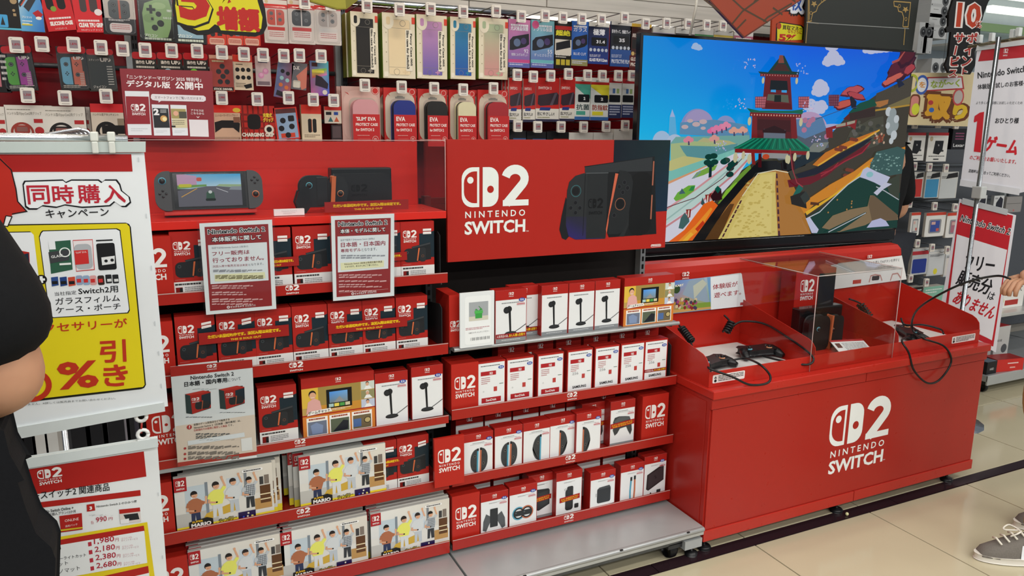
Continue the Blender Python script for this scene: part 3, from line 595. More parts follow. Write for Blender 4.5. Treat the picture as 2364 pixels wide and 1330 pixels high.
# red header cards with the emblem
def card(name, lab, x0, x1, z, h, y=2.158, d=.012, lx=(.12, .88), cat='box'):
    w = x1 - x0; t = carton(name, lab, w, h, d, lambda a: (a.R(0, 0, 1, 1, RED2, 1), a.logo(lx[0], .3, lx[1], .3 + .155 * (lx[1] - lx[0]) * w / h / .155, '#e8e6e3', RED2, 2)), RED2); t.location = ((x0 + x1) / 2, y, z); t['category'] = cat; return t
card('header_box', 'plain red emblem box at the left end of the top goods shelf', -.062, .046, Z1, .163, d=.09)
card('header_box', 'plain red emblem box at the left end of the second shelf', -.066, .034, Z2, .163, d=.09)
card('header_box', 'plain red emblem box at the left end of the third shelf', -.05, .06, Z3, .165, d=.09)
card('header_box', 'plain red emblem box at the left end of the fourth shelf', -.105, -.001, Z4, .165, d=.09)
card('header_box', 'plain red emblem box at the left end of the lowest left shelf', -.085, .022, Z5, .165, d=.09)
card('header_box', 'glossy red emblem box beside the first memory card pack', .822, .915, .6065, .163, d=.09)
card('header_box', 'red emblem box between the console boxes and the paired controllers', .752, .853, .3775, .165, y=2.128, d=.012)
card('header_box', 'red emblem box left of the charging grip pack', .822, .92, .1505, .168, d=.09)
card('header_box', 'tall red emblem box at the right end of the controller shelf', 1.560, 1.675, .3775, .178, d=.09)
card('header_box', 'narrow red emblem box left of the white potted plant card', .818, .858, .8265, .166, y=2.162, d=.12, lx=(.08, .92))
# party game boxes
def man(a, x, y, s, shirt, pants, hair, up=None, plaid=False, lean=0):
    k = 1.5; X = lambda v: x + v * s; Y = lambda v: y + v * s * k
    a.P([(X(-.11), Y(0)), (X(-.1), Y(.42)), (X(.12), Y(.42)), (X(.13), Y(0)), (X(.03), Y(0)), (X(.0), Y(.3)), (X(-.03), Y(0))], pants, 4)
    a.P([(X(-.13), Y(.36)), (X(-.19), Y(.5)), (X(-.15), Y(.72)), (X(-.05), Y(.78)), (X(.07), Y(.78)), (X(.16), Y(.72)), (X(.19), Y(.56)), (X(.13), Y(.36))], shirt, 5)
    if plaid:
        for i in range(6): a.L([(X(-.13 + .05 * i), Y(.38)), (X(-.12 + .05 * i), Y(.74))], s * .012, '#39424d', 6); a.L([(X(-.15), Y(.42 + .06 * i)), (X(.15), Y(.42 + .06 * i))], s * .012, '#39424d', 6)
    a.E(X(.01), Y(.88), s * .075, '#d6a585', 6, 1.15, 14); a.E(X(-.005), Y(.915), s * .085, hair, 5, 1.1, 14); a.P([(X(-.085), Y(.9)), (X(.085), Y(.91)), (X(.07), Y(.975)), (X(-.04), Y(.99))], hair, 7)
    a.R(X(-.03), Y(.845), X(.03), Y(.855), '#a5584e', 7); a.R(X(-.04), Y(.89), X(-.02), Y(.895), '#3a2a24', 7); a.R(X(.03), Y(.89), X(.05), Y(.895), '#3a2a24', 7)
    if up == 'up': a.L([(X(.13), Y(.7)), (X(.22), Y(.85)), (X(.15), Y(1.08))], s * .05, '#d6a585', 4); a.L([(X(.12), Y(.7)), (X(.215), Y(.83))], s * .09, shirt, 5); a.E(X(.15), Y(1.1), s * .035, '#d6a585', 5, n=8)
    if up == 'fist': a.L([(X(.15), Y(.62)), (X(.28), Y(.6)), (X(.29), Y(.75))], s * .05, '#d6a585', 4); a.L([(X(.1), Y(.68)), (X(.24), Y(.6))], s * .1, shirt, 5); a.E(X(.29), Y(.77), s * .035, '#d6a585', 5, n=8)
    a.L([(X(-.15), Y(.65)), (X(-.19), Y(.46)), (X(-.02), Y(.42))], s * .05, '#cf9c7c', 6); a.L([(X(-.14), Y(.67)), (X(-.18), Y(.54))], s * .09, shirt, 6); a.E(X(0), Y(.425), s * .025, '#222', 7, n=8)
def party_art(a):
    a.R(0, 0, 1, 1, '#d6d5cf', 1); a.G([(0, .5), (1, .5), (1, 1), (0, 1)], ['#d4d6d4', '#cfcabf', '#d9d4c8', '#dfe0dc'], 1.2); a.R(.1, .3, .3, .82, '#bccad2', 2); a.R(.3, .3, .33, .85, '#7c8791', 3); a.R(.16, .3, .2, .7, '#dfe7ec', 3); a.R(.52, .5, .68, .85, '#c3ced6', 2); a.R(.70, .6, .73, .95, '#7c8288', 3)
    a.R(.0, .1, .42, .36, '#b9b9b4', 2.4); a.P([(.25, .18), (.6, .26), (.6, .42), (.3, .3)], '#c5a23f', 3); a.R(.8, .2, .98, .4, '#b48c55', 3); a.R(.86, .3, .97, .62, '#5a3a22', 4); a.R(.86, .36, .97, .38, '#e0cfa8', 5); a.R(.86, .45, .97, .47, '#e0cfa8', 5); a.R(.86, .64, .9, .78, '#3c3b3c', 4); a.R(.91, .64, .96, .8, '#7a6f66', 4)
    a.R(0, 0, 1, .13, '#ecd93a', 5); man(a, .19, .13, .4, '#a8694a', '#2c3554', '#1e1b1c', 'fist'); man(a, .41, .2, .42, '#dfe06a', '#cfd3d4', '#241f1f', 'up'); man(a, .585, .24, .4, '#cdd2d4', '#b7bfc6', '#2a2323', 'up'); man(a, .75, .26, .37, '#b9bfc4', '#33363a', '#1a1818', 'up', True)
    a.R(0, .76, .125, 1, '#a51f26', 8); a.logo(.02, .79, .105, .95, '#efe9e6', '#a51f26', 9, False); a.R(.68, .9, .9, .945, '#f2f2f0', 6, .015); a.rows(.7, .935, .88, .91, 1, '#444', 7, .8)
    a.P([(.12, .0), (.36, .0), (.36, .2), (.3, .24), (.12, .2)], '#1c1c1c', 8); a.T('SUPER', .15, .175, .26, .175, .035, '#e2b62c', 9, .03); a.T('MARIO', .14, .095, .34, .095, .07, '#f2f1ec', 9, .05); a.T('PARTY', .15, .02, .33, .02, .065, '#f2f1ec', 9, .05); a.T('+', .375, .06, .4, .06, .05, '#1c1c1c', 9, .03); a.T('ジャンボリー', .42, .09, .6, .1, .075, '#1c1c1c', 9, .08); a.T('ジャンボリー', .423, .094, .597, .104, .066, '#ecd93a', 10, .0); a.T('TV', .47, .015, .55, .015, .06, '#55a545', 9, .05)
    a.R(.62, .0, .8, .21, '#241a4a', 8); rn_ = random.Random(3)
    for _ in range(9): x = rn_.uniform(.63, .77); y = rn_.uniform(.02, .17); a.R(x, y, x + .018, y + .03, rn_.choice(('#e6dc70', '#a32a50', '#3a55c0', '#d9d6c0')), 9)
    a.E(.86, .06, .03, '#d9862c', 9, .9, 12)
pparty = carton('game_box', '-', .2625, .172, .014, party_art, '#8c8f8c', '#c9cac4', 'wide party game boxes on the left bay')
for i in range(4):
    put(pparty, f'party game box, left stack of the fourth shelf, {["frontmost", "second", "third", "rearmost"][i]}', .134 + [0, .012, .027, .03][i], Z4, 2.158 + .017 * i)
for i in range(4):
    put(pparty, f'party game box, right stack of the fourth shelf, {["frontmost", "second", "third", "rearmost"][i]}', .478 - [.006, -.012, .018, .03][i], Z4 + .001, 2.158 + .017 * i)
for i in range(2): put(pparty, f'wide party game box standing tall behind the {["left", "right"][i]} stack', [.16, .44][i], Z4 + .012, 2.26)
for j, x in enumerate((.155, .408, .681)):
    for i in range(4):
        put(pparty, f'party game box, {["left", "middle", "right"][j]} stack of the lowest shelf, {["frontmost", "second", "third", "rearmost"][i]}', x + [0, .004, -.003, .002][i], Z5, 2.158 + .02 * i)
# voice chat photo panels
def chat_art(a):
    a.R(0, 0, 1, 1, '#a8241d', 1); a.logo(.46, .875, .54, .955, '#e8e2df', '#a8241d', 2, False); a.R(0, .38, 1, .83, '#b99a55', 2); a.R(0, .5, .22, .83, '#d9b445', 3); a.R(.22, .52, .8, .83, '#9c8648', 3); a.R(.22, .38, .8, .52, '#c48a35', 3)
    a.R(.33, .45, .68, .77, '#121416', 5); a.G([(.37, .54), (.62, .54), (.62, .73), (.37, .73)], ['#6a7d86', '#7d8b8c', '#6ba6e0', '#4a90e0'], 6); a.P([(.42, .54), (.58, .54), (.51, .64)], '#8b8e90', 7)
    for i, c in enumerate(('#a6c4c0', '#e0d05a', '#4f9a4c', '#c8c3a0')): a.R(.36 + .075 * i, .47, .425 + .075 * i, .525, c, 6)
    a.P([(.05, .4), (.08, .6), (.16, .66), (.24, .6), (.27, .4)], '#d9a59f', 5); a.E(.145, .7, .045, '#d6a585', 6, 1.1); a.E(.142, .725, .05, '#1e1a1a', 5, 1.1); a.R(.12, .67, .17, .675, '#fff', 7)
    for i, (c1, c2) in enumerate((('#c6cfc6', '#3a3a35'), ('#8c8a62', '#d0d2c4'), ('#b9c2d6', '#2c3036'))):
        y = .69 - .155 * i; a.R(.81, y, 1, y + .14, c1, 4); a.E(.9, y + .09, .022, '#d0a286', 5, 1.2, 10); a.E(.9, y + .105, .024, c2, 4.5, 1.2, 10); a.P([(.85, y), (.88, y + .06), (.93, y + .06), (.97, y)], '#e6e8e6', 5)
    a.P([(.06, .37), (.4, .4), (.38, .46), (.1, .44)], '#e9e6e0', 7); a.T('ゲームチャット', .08, .385, .37, .40, .055, '#1c1c1c', 8, .03); a.rows(.4, .44, .66, .4, 2, '#efe2c8', 6)
    a.R(0, 0, 1, .36, '#cd7a33', 3)
    for i in range(3):
        x = .05 + .31 * i; a.R(x, .02, x + .285, .33, '#eeece6', 4); a.R(x + .015, .03, x + .27, .26, ('#6b7488', '#57614f', '#6f6248')[i], 5); a.rows(x + .03, .315, x + .25, .28, 1, '#9c4a34', 5, .8)
    a.P([(.12, .05), (.1, .2), (.18, .24), (.27, .18), (.26, .05)], '#7d8fb0', 6); a.P([(.4, .04), (.55, .22), (.62, .2), (.61, .05)], '#22262d', 6); a.R(.69, .06, .8, .2, '#4d6a9c', 6); a.E(.89, .16, .05, '#2a241c', 6, .9); a.E(.89, .16, .04, '#b7a671', 7, .9)
t = carton('chat_photo_box', 'wide photo box about game chat on the third shelf with an orange lower band', .216, .182, .05, chat_art, '#9c1f19', '#a6231d'); t.location = (.468, YF1, Z3)
t = carton('chat_photo_box', 'wide photo box about game chat at the right end of the grey shelf', .213, .171, .05, chat_art, '#9c1f19', '#a6231d'); t.location = (1.570, YF1 - .004, .8265)
# accessory boxes with a red head band
def acc_base(a):
    a.R(0, 0, 1, 1, '#dfe2e3', 1); a.R(0, .815, 1, 1, '#a6231d', 2); a.R(0, 0, .014, 1, '#a6231d', 3); a.R(.986, 0, 1, 1, '#a6231d', 3); a.logo(.42, .87, .58, .955, '#e8e2df', '#a6231d', 4, False)
def camera_art(a, strip=False, stick=False, foot=False, body=True):
    acc_base(a); a.rows(.2, .765, .75, .745, 1, '#8a8e90', 3, .9)
    a.E(.36, .62, .1, '#1d1f21', 4, 1); a.E(.44, .635, .085, '#2a2c2e', 3.5, 1.1); a.E(.35, .62, .07, '#2b2d30', 5); a.P([(.42, .6), (.49, .6), (.51, .2), (.455, .2)], '#1f2123', 4); a.E(.49, .16, .2, '#222426', 4, .3); a.E(.49, .175, .18, '#303336', 5, .28); a.L([(.53, .2), (.6, .18), (.8, .25), (.98, .32)], .02, '#26282a', 5)
    if foot: a.R(.014, 0, .986, .075, '#83878a', 3); a.rows(.2, .05, .8, .025, 1, '#c9cccc', 4)
    if strip: limit_strip(a, .08, .17)
    if stick: sample_sticker(a, .84, .8); price_dots(a)
AW, AH = .1035, .169
def acc(name, lab, fn, x, z, y=YF1, w=AW, h=AH, g=None, rx=0):
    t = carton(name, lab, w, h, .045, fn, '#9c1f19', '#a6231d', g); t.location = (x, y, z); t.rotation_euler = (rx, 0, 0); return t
g = 'white boxes with a black desk camera'
acc('camera_box', 'desk camera box with blue sticker beside the photo panel on the third shelf', lambda a: camera_art(a, 0, 1), .630, Z3, g=g)
acc('camera_box', 'desk camera box with blue sticker at the right end of the third shelf', lambda a: camera_art(a, 0, 1), .744, Z3 + .006, YF1 - .003, g=g)
acc('camera_box', 'foremost desk camera box with a red strip on the grey shelf', lambda a: camera_art(a, 1, 1, 1), 1.022, .8265, 2.144, .111, .171, g)
acc('camera_box', 'desk camera box half hidden behind the foremost one', lambda a: camera_art(a, 1, 0, 1), 1.095, .8265, 2.192, .1, .168, g)
pc = acc('camera_box', 'desk camera box, third from the left on the grey shelf', lambda a: camera_art(a, 0, 0, 1), 1.193, .8265, g=g, w=.1)
used.add(pc); put(pc, 'desk camera box, fourth from the left on the grey shelf', 1.296, .8265, group=g); put(pc, 'desk camera box left of the photo panel on the grey shelf', 1.3985, .8265, group=g)
def memory_art(a, brand, strip):
    a.R(0, 0, 1, 1, '#a6231d', 1); a.R(.035, .0, .965, .965, '#e2e5e6', 2); a.rows(.12, .915, .8, .895, 1, '#62676a', 3, .9); a.R(.12, .7, .66, .79, '#a8242a', 3); a.logo(.42, .715, .54, .765, '#eee', '#a8242a', 4, False, False); a.rows(.14, .66, .45, .5, 4, '#b9888a', 3); 
    if brand == 'SAMSUNG': a.T('256', .2, .44, .44, .44, .06, '#8a8d90', 4); a.T('SAMSUNG', .22, .13, .76, .13, .06, '#24262a', 4, .03)
    else: a.R(.15, .11, .84, .22, '#a8242a', 3); a.T('SanDisk', .3, .14, .68, .14, .05, '#efe9e6', 4, .02); a.E(.22, .36, .03, '#c9ccce', 3)
    a.R(.58, .34, .70, .44, '#b3403c', 3); a.rows(.78, .5, .92, .47, 1, '#4b6a58', 3); sample_sticker(a, .84, .85); limit_strip(a, *strip)
xs = [.963, 1.067, 1.181, 1.295, 1.404, 1.5105, 1.6115]
for i, x in enumerate(xs):
    b = 'SanDisk' if i < 3 else 'SAMSUNG'
    acc('memory_card_pack', f'white memory card pack with red bars, {ORD[i]} from the red emblem box' if i < 3 else f'white memory card pack with black lettering, {ORD[i - 3]} after the red barred ones', (lambda a, b=b, i=i: memory_art(a, b, (.0, .07) if i < 6 else (.24, .31))), x, .6065, 2.163, .1, .157, 'memory card packs')
nback('rear_card_pack', 'memory card pack in the rear rank, {} from the left', 6, 1.08, .112, .6065, 2.26, .1, .177)
# controllers
def joy(a, cx, cy, h, strap, left, tilt=0, rx=.17):
    k = .62 * h
    pts = []
    sgn = -1 if left else 1
    for i in range(9): t_ = math.pi / 2 * i / 8; pts.append((cx + sgn * rx * math.sin(t_), cy + h / 2 - (rx * k / .3) * (1 - math.cos(t_))))
    for i in range(9): t_ = math.pi / 2 * i / 8; pts.append((cx + sgn * rx * math.cos(t_), cy - h / 2 + (rx * k / .3) * (1 - math.sin(t_))))
    a.P([(x + (y - cy) * tilt, y) for x, y in pts], '#3a3d3f', 5); sx = cx - sgn * .02
    a.P([(sx - .025 + h / 2 * tilt, cy + h / 2), (sx + .025 + h / 2 * tilt, cy + h / 2), (sx + .025 - h / 2 * tilt, cy - h / 2), (sx - .025 - h / 2 * tilt, cy - h / 2)], strap, 6)
    a.P([(sx - .03 + h / 2 * tilt, cy + h / 2 + .01), (sx + .035 + h / 2 * tilt, cy + h / 2 + .01), (sx + .03 + h / 2.5 * tilt, cy + h / 2 - .05), (sx - .02 + h / 2.5 * tilt, cy + h / 2 - .05)], '#1c1e20', 7)
    y1 = cy + (.15 if left else -.12) * h * 1.3; a.ring(cx + sgn * .075, y1, .045, .22, '#76706a', 7, n=14); a.E(cx + sgn * .075, y1, .03, '#26282a', 7, n=12)
    y2 = cy - (.15 if left else -.14) * h * 1.3
    for dx, dy in ((0, .025), (0, -.025), (.035, 0), (-.035, 0)): a.E(cx + sgn * .075 + dx, y2 + dy, .012, '#232527', 7, n=8)
BLU, ORG = '#4f9ab5', '#b9694a'
def jc_art(kind):
    def f(a):
        acc_base(a); a.rows(.3, .775, .7, .75, 1, '#7d8182', 3); a.rows(.22, .745, .78, .73, 1, '#9da1a2', 3); price_dots(a, .7, .69)
        if kind == 'pair': joy(a, .45, .35, .56, BLU, True, .03, .22); joy(a, .59, .36, .56, ORG, False, .03, .22); sample_sticker(a, .86, .84)
        if kind == 'blue': joy(a, .62, .38, .6, BLU, True, .02, .27)
        if kind == 'orange': joy(a, .42, .38, .6, ORG, False, .02, .27); sample_sticker(a, .86, .84)
        if kind == 'orange2': joy(a, .3, .36, .62, ORG, False, .02, .27); sample_sticker(a, .86, .84); limit_strip(a, 0, .06)
        if kind == 'pad':
            a.P([(.12, .55), (.18, .64), (.35, .66), (.6, .64), (.78, .62), (.86, .5), (.9, .3), (.84, .2), (.74, .3), (.66, .4), (.4, .38), (.3, .28), (.2, .24), (.12, .36)], '#3c3f41', 5); a.P([(.14, .56), (.35, .645), (.6, .63), (.78, .61), (.8, .56), (.2, .52)], '#55595b', 6); soldout_small(a, .02, .98, .4, .04); a.R(.014, 0, .986, .07, '#83878a', 3)
    return f
Z = .3775
acc('controller_pack', 'pair of grip controllers pack, first beside the red emblem box', jc_art('pair'), .916, Z, 2.16, .105, .148)
acc('controller_pack', 'pair of grip controllers pack, second with a blue sticker', jc_art('pair'), 1.0255, Z, 2.16, .103, .152)
acc('controller_pack', 'single controller pack with a blue edge', jc_art('blue'), 1.131, Z, 2.16, .1025, .152)
acc('controller_pack', 'single controller pack with an orange edge and centred picture', jc_art('orange'), 1.2325, Z, 2.162, .1, .153)
acc('controller_pack', 'single controller pack with an orange edge and a red bottom strip', jc_art('orange2'), 1.33, Z, 2.15, .1, .159)
acc('gamepad_pack', 'sold out gamepad pack mostly hidden behind the orange edged one', jc_art('pad'), 1.39, Z, 2.215, .1, .162)
acc('gamepad_pack', 'sold out gamepad pack fully in view beside the tall red box', jc_art('pad'), 1.487, Z, 2.175, .105, .17)
nback('rear_controller_pack', 'controller pack in the rear rank, {} from the left', 6, .93, .107, Z, 2.27, .1, .176)
def misc(kind):
    def f(a):
        acc_base(a); a.rows(.3, .765, .72, .74, 2, '#8a8e90', 3)
        if kind == 'grip': a.R(.34, .18, .62, .62, '#2f3234', 5, .02); a.P([(.34, .45), (.2, .52), (.1, .35), (.08, .14), (.2, .1), (.34, .3)], '#53575a', 4); a.P([(.62, .45), (.76, .52), (.88, .35), (.9, .14), (.78, .1), (.62, .3)], '#53575a', 4); sample_sticker(a, .85, .83); price_dots(a); limit_strip(a, 0, .05)
        if kind == 'wheel':
            for cx, c in ((.34, BLU), (.64, ORG)): a.ring(cx, .36, .23, .2, c, 4, n=26); a.ring(cx, .36, .19, .22, '#1c1e20', 5, n=26); a.R(cx - .17, .3, cx + .17, .42, '#2c2f31', 6, .03); a.E(cx - .1, .38, .03, '#50565a', 7)
            sample_sticker(a, .85, .83); price_dots(a); limit_strip(a, 0, .05)
        if kind == 'case': a.P([(.1, .22), (.1, .6), (.3, .66), (.75, .64), (.8, .6), (.8, .28), (.4, .17)], '#2b2d2f', 5); a.P([(.2, .22), (.2, .56), (.78, .6), (.78, .3), (.4, .2)], '#36393b', 6); a.rows(.2, .76, .6, .74, 1, '#7d8182', 3); soldout_small(a, .05, .86, .36, .04); a.R(.014, 0, .986, .06, '#83878a', 3)
        if kind == 'pouch': a.R(.36, .12, .66, .6, '#2a2c2e', 5, .1); a.R(.42, .5, .66, .66, '#303234', 5, .06); a.ring(.36, .6, .04, .2, '#666', 5); a.R(.72, .14, .88, .24, '#26282a', 5, .03); soldout_small(a, .14, .92, .32, .03); a.R(.014, 0, .986, .06, '#83878a', 3)
        if kind == 'adapter': a.R(.28, .2, .82, .58, '#33363a', 5, .07); a.P([(.3, .55), (.36, .6), (.76, .62), (.82, .56)], '#43474b', 6); a.P([(.22, .38), (.28, .38), (.28, .46), (.22, .46)], '#b9bcbe', 5); a.R(.2, .07, .38, .13, '#26282a', 5, .02); a.L([(.38, .1), (.7, .12), (.98, .13)], .025, '#26282a', 5); sample_sticker(a, .85, .83); price_dots(a)
        if kind == 'strap': a.L([(.44, .08), (.43, .3), (.46, .62)], .065, BLU, 5); a.L([(.6, .08), (.62, .3), (.61, .64)], .065, ORG, 5); a.R(.42, .56, .5, .66, '#2a2c2e', 6); a.R(.57, .58, .65, .68, '#2a2c2e', 6); sample_sticker(a, .85, .83); price_dots(a)
        if kind == 'bag': a.P([(.12, .2), (.14, .55), (.8, .74), (.88, .7), (.9, .36), (.22, .16)], '#2c2628', 5); a.P([(.2, .2), (.2, .54), (.86, .7), (.86, .38)], '#3a3235', 6); a.T('2', .5, .42, .58, .44, .08, '#241d20', 7, .04); a.R(.3, .06, .36, .1, '#222', 5); a.R(.6, .04, .78, .14, '#2c2f31', 5); sample_sticker(a, .8, .84); price_dots(a)
    return f
Z = .1505
for nm, lab, k, x, y, w, h in (('grip_pack', 'charging grip pack on the lowest middle shelf', 'grip', .975, 2.16, .102, .153), ('wheel_pack', 'pack showing two small round steering wheels', 'wheel', 1.082, 2.158, .106, .158),
        ('case_pack', 'sold out pack showing a wide carrying case', 'case', 1.173, 2.195, .105, .166), ('pouch_pack', 'sold out pack showing a slim upright pouch', 'pouch', 1.268, 2.168, .105, .169), ('adapter_pack', 'pack showing a square black power adapter', 'adapter', 1.397, 2.15, .105, .152),
        ('strap_pack', 'pack showing one blue and one orange wrist strap', 'strap', 1.53, 2.16, .103, .151), ('bag_pack', 'pack showing a dark flat zip bag at the shelf end', 'bag', 1.636, 2.165, .1, .163)):
    acc(nm, lab, misc(k), x, Z, y, w, h)
nback('rear_accessory_pack', 'accessory pack in the rear rank, {} from the left', 6, .96, .113, Z, 2.275, .1, .17)
# white potted plant card (the plant is left a plain pot)
def plant_art(a):
    a.R(0, 0, 1, 1, '#dde2e3', 1, .03); a.R(.14, .05, .9, .93, '#e6eaea', 2, .08); a.R(.26, .48, .82, .82, '#9fa5a8', 3); a.R(.26, .48, .82, .56, '#c9c6b6', 4); a.R(.44, .52, .64, .62, '#3f9a47', 5); a.R(.42, .61, .66, .66, '#4fb055', 6); a.L([(.56, .66), (.6, .7), (.54, .74)], .02, '#4a8a4f', 5)
    for dx in (-.08, .08): a.P([(.54, .66), (.54 + dx, .7), (.54 + dx * 1.4, .67)], '#3f9a47', 6)
    a.rows(.16, .36, .86, .31, 2, '#b98086', 4); a.T('USBカメラ パックンフラワー', .25, .25, .85, .25, .03, '#4a4d50', 4)
    for i in range(30): 
        if i % 3 != 1: a.R(.3 + i * .019, .12, .3 + i * .019 + (.012 if i % 2 else .006), .175, '#2a2c2e', 4)
t = carton('plant_card', 'white card with a green pot picture at the left of the grey shelf', .116, .176, .006, plant_art, '#d5dadb'); t.location = (.9015, 2.136, .8265)
# see-through strip display stand wings
for x, z in ((.80, .83), (.735, 1.055)): pass
dv = M(); dv.prism([(0, 0), (0, .125), (.02, .135), (.13, .12), (.15, .1), (.15, 0)], 'x', 0, .002, '#2a2d2f'); tag(dv.build('shelf_divider', 'plastic', None, loc=(.796, 2.17, Z2)), 'dark upright divider at the right end of the second shelf', 'divider'); 
dv = M(); dv.prism([(0, 0), (0, .125), (.02, .135), (.13, .12), (.15, .1), (.15, 0)], 'x', 0, .002, '#2a2d2f'); tag(dv.build('shelf_divider', 'plastic', None, loc=(.792, 2.17, Z1)), 'dark upright divider at the right end of the top goods shelf', 'divider')
dv = M(); dv.prism([(0, 0), (0, .125), (.02, .135), (.13, .12), (.15, .1), (.15, 0)], 'x', 0, .002, '#2a2d2f'); tag(dv.build('shelf_divider', 'plastic', None, loc=(1.682, 2.17, .606)), 'dark upright divider right of the last memory card pack', 'divider')
# ---- sold out strips
def strip(lab, q, y, name='sold_out_strip'):
    """q: pixel corners bl, br, tr, tl"""
    pl = Plane(atY(q[0][0], q[0][1], y)); L_ = [pl.pix(*p) for p in q]; w = (L_[1][0] + L_[2][0]) / 2; h = (L_[3][1] - L_[0][1]); sk = L_[1][1] / w
    ang = math.atan(sk); t = thing(name, lab, 'sign', pl.O, 'sold out strips', (0, -ang, 0)); m = M(); m.box(0, w, 0, .0012, 0, h, '#8e1c19'); m.build('strip', 'print', t); a = M(lambda x, y_: (x * w, y_ * h), -.0002); a.R(0, 0, 1, 1, '#97201c', .5)
    a.T('ただいま品切れ中です。次回入荷は未定です。', .1, .46, .9, .46, .3, '#f2cf22', 2, .025); a.T('THIS IS SOLD OUT', .34, .12, .68, .12, .17, '#e9c026', 2, .03); a.build('strip_print', 'print', t); return t
strip('red sold out strip across the left console boxes of the second shelf', [(460, 797), (667, 775), (667, 752), (459, 770)], 2.158)
strip('red sold out strip across the right console boxes of the second shelf', [(758, 772), (940, 753), (940, 737), (757, 748)], 2.158)
strip('red sold out strip in the clear case before the docked console', [(750, 491), (943, 483), (943, 463), (750, 467)], 2.2)
strip('red sold out strip mostly hidden by the two top notices', [(560, 623), (690, 613), (690, 593), (560, 601)], 2.158)
strip('short red sold out strip beside the right notice on the top goods shelf', [(800, 614), (940, 600), (940, 582), (800, 594)], 2.158)
strip('red sold out strip behind the party game boxes', [(820, 1092), (932, 1072), (932, 1055), (820, 1072)], 2.158)
# ================================================================ display case on the left bay
cs = thing('display_case', 'clear acrylic case with a bright red back and base on the left bay', 'display case', (.366, 2.3, 1.228))
def cbx(name, col, kind, x0, x1, y0, y1, z0, z1, bev=0): m = M(); m.box(x0 - .366, x1 - .366, y0 - 2.3, y1 - 2.3, z0 - 1.228, z1 - 1.228, col); return m.build(name, kind, cs, bev)
cbx('base_shelf', '#cf2a20', 'enamel', -.078, .815, 2.172, 2.405, 1.231, 1.253, .001)
cbx('back_board', '#d22c22', 'enamel', -.078, .800, 2.397, 2.403, 1.2535, 1.455)
for nm, x0, x1, y0, y1, z0, z1 in (('front_pane', -.078, .815, 2.176, 2.179, 1.2535, 1.459), ('end_pane', .812, .815, 2.1795, 2.405, 1.2535, 1.459), ('top_pane', -.078, .815, 2.176, 2.405, 1.4595, 1.4625)):
    cbx(nm, '#fff', 'acrylic', x0, x1, y0, y1, z0, z1)
for a_, b_ in (((-.078, 2.1765, 1.4625), (.8145, 2.1765, 1.4625)), ((.8145, 2.1765, 1.254), (.8145, 2.1765, 1.4625)), ((.8145, 2.1765, 1.4625), (.8145, 2.405, 1.4625))):
    m = M(); m.tube([Vector(a_) - Vector((.366, 2.3, 1.228)), Vector(b_) - Vector((.366, 2.3, 1.228))], .0011, '#c9a3a0', 6); m.build('pane_edge', 'plastic', cs)
# handheld console
def racing(a, x0, y0, x1, y1):
    X = lambda v: x0 + (x1 - x0) * v; Y = lambda v: y0 + (y1 - y0) * v
    a.G([(X(0), Y(.55)), (X(1), Y(.55)), (X(1), Y(1)), (X(0), Y(1))], ['#b7d4dd', '#c7e2ea', '#3fa9dd', '#6fb6d6'], 1); a.P([(X(0), Y(0)), (X(1), Y(0)), (X(1), Y(.55)), (X(.6), Y(.62)), (X(.45), Y(.62)), (X(0), Y(.5))], '#66646c', 2)
    a.P([(X(0), Y(.62)), (X(.3), Y(.6)), (X(.3), Y(.95)), (X(.1), Y(1)), (X(0), Y(1))], '#c49bb8', 2); a.P([(X(0), Y(.55)), (X(.45), Y(.62)), (X(.45), Y(.68)), (X(0), Y(.66))], '#6f9c55', 3); a.R(X(.02), Y(.6), X(.22), Y(.7), '#c9c33a', 4, (x1 - x0) * .03); a.R(X(.3), Y(.78), X(.38), Y(.9), '#cf5a4a', 4, (x1 - x0) * .02)
    a.P([(X(.6), Y(.62)), (X(1), Y(.56)), (X(1), Y(.66)), (X(.65), Y(.68))], '#9db58c', 3); a.P([(X(.8), Y(.5)), (X(.84), Y(.6)), (X(1), Y(.6)), (X(1), Y(.48))], '#8f979e', 4); a.L([(X(.05), Y(.3)), (X(.3), Y(.56))], (x1 - x0) * .012, '#d8a34a', 4); a.L([(X(.6), Y(.56)), (X(.78), Y(.42))], (x1 - x0) * .008, '#d9d9dd', 4)
    a.P([(X(.43), Y(.22)), (X(.57), Y(.22)), (X(.56), Y(.42)), (X(.5), Y(.5)), (X(.44), Y(.42))], '#3b5a48', 4); a.E(X(.5), Y(.44), (x1 - x0) * .03, '#cfd4d0', 5, .9, 10); a.R(X(.42), Y(.16), X(.58), Y(.24), '#1c2420', 4, (x1 - x0) * .02)
hc = thing('handheld_console', 'handheld console lit with a road scene in the red case', 'game console', (.158, 2.29, 1.2545), rot=(math.radians(-9), 0, 0))
m = M(); m.box(-.12, .12, -.035, .04, 0, .012, '#c42a20'); m.build('stand', 'enamel', hc, .002)
m = M(y0=-.0405); m.rbox(-.1, .1, -.04, -.027, .014, .1165, .002, '#141618'); m.build('body', 'plastic', hc)
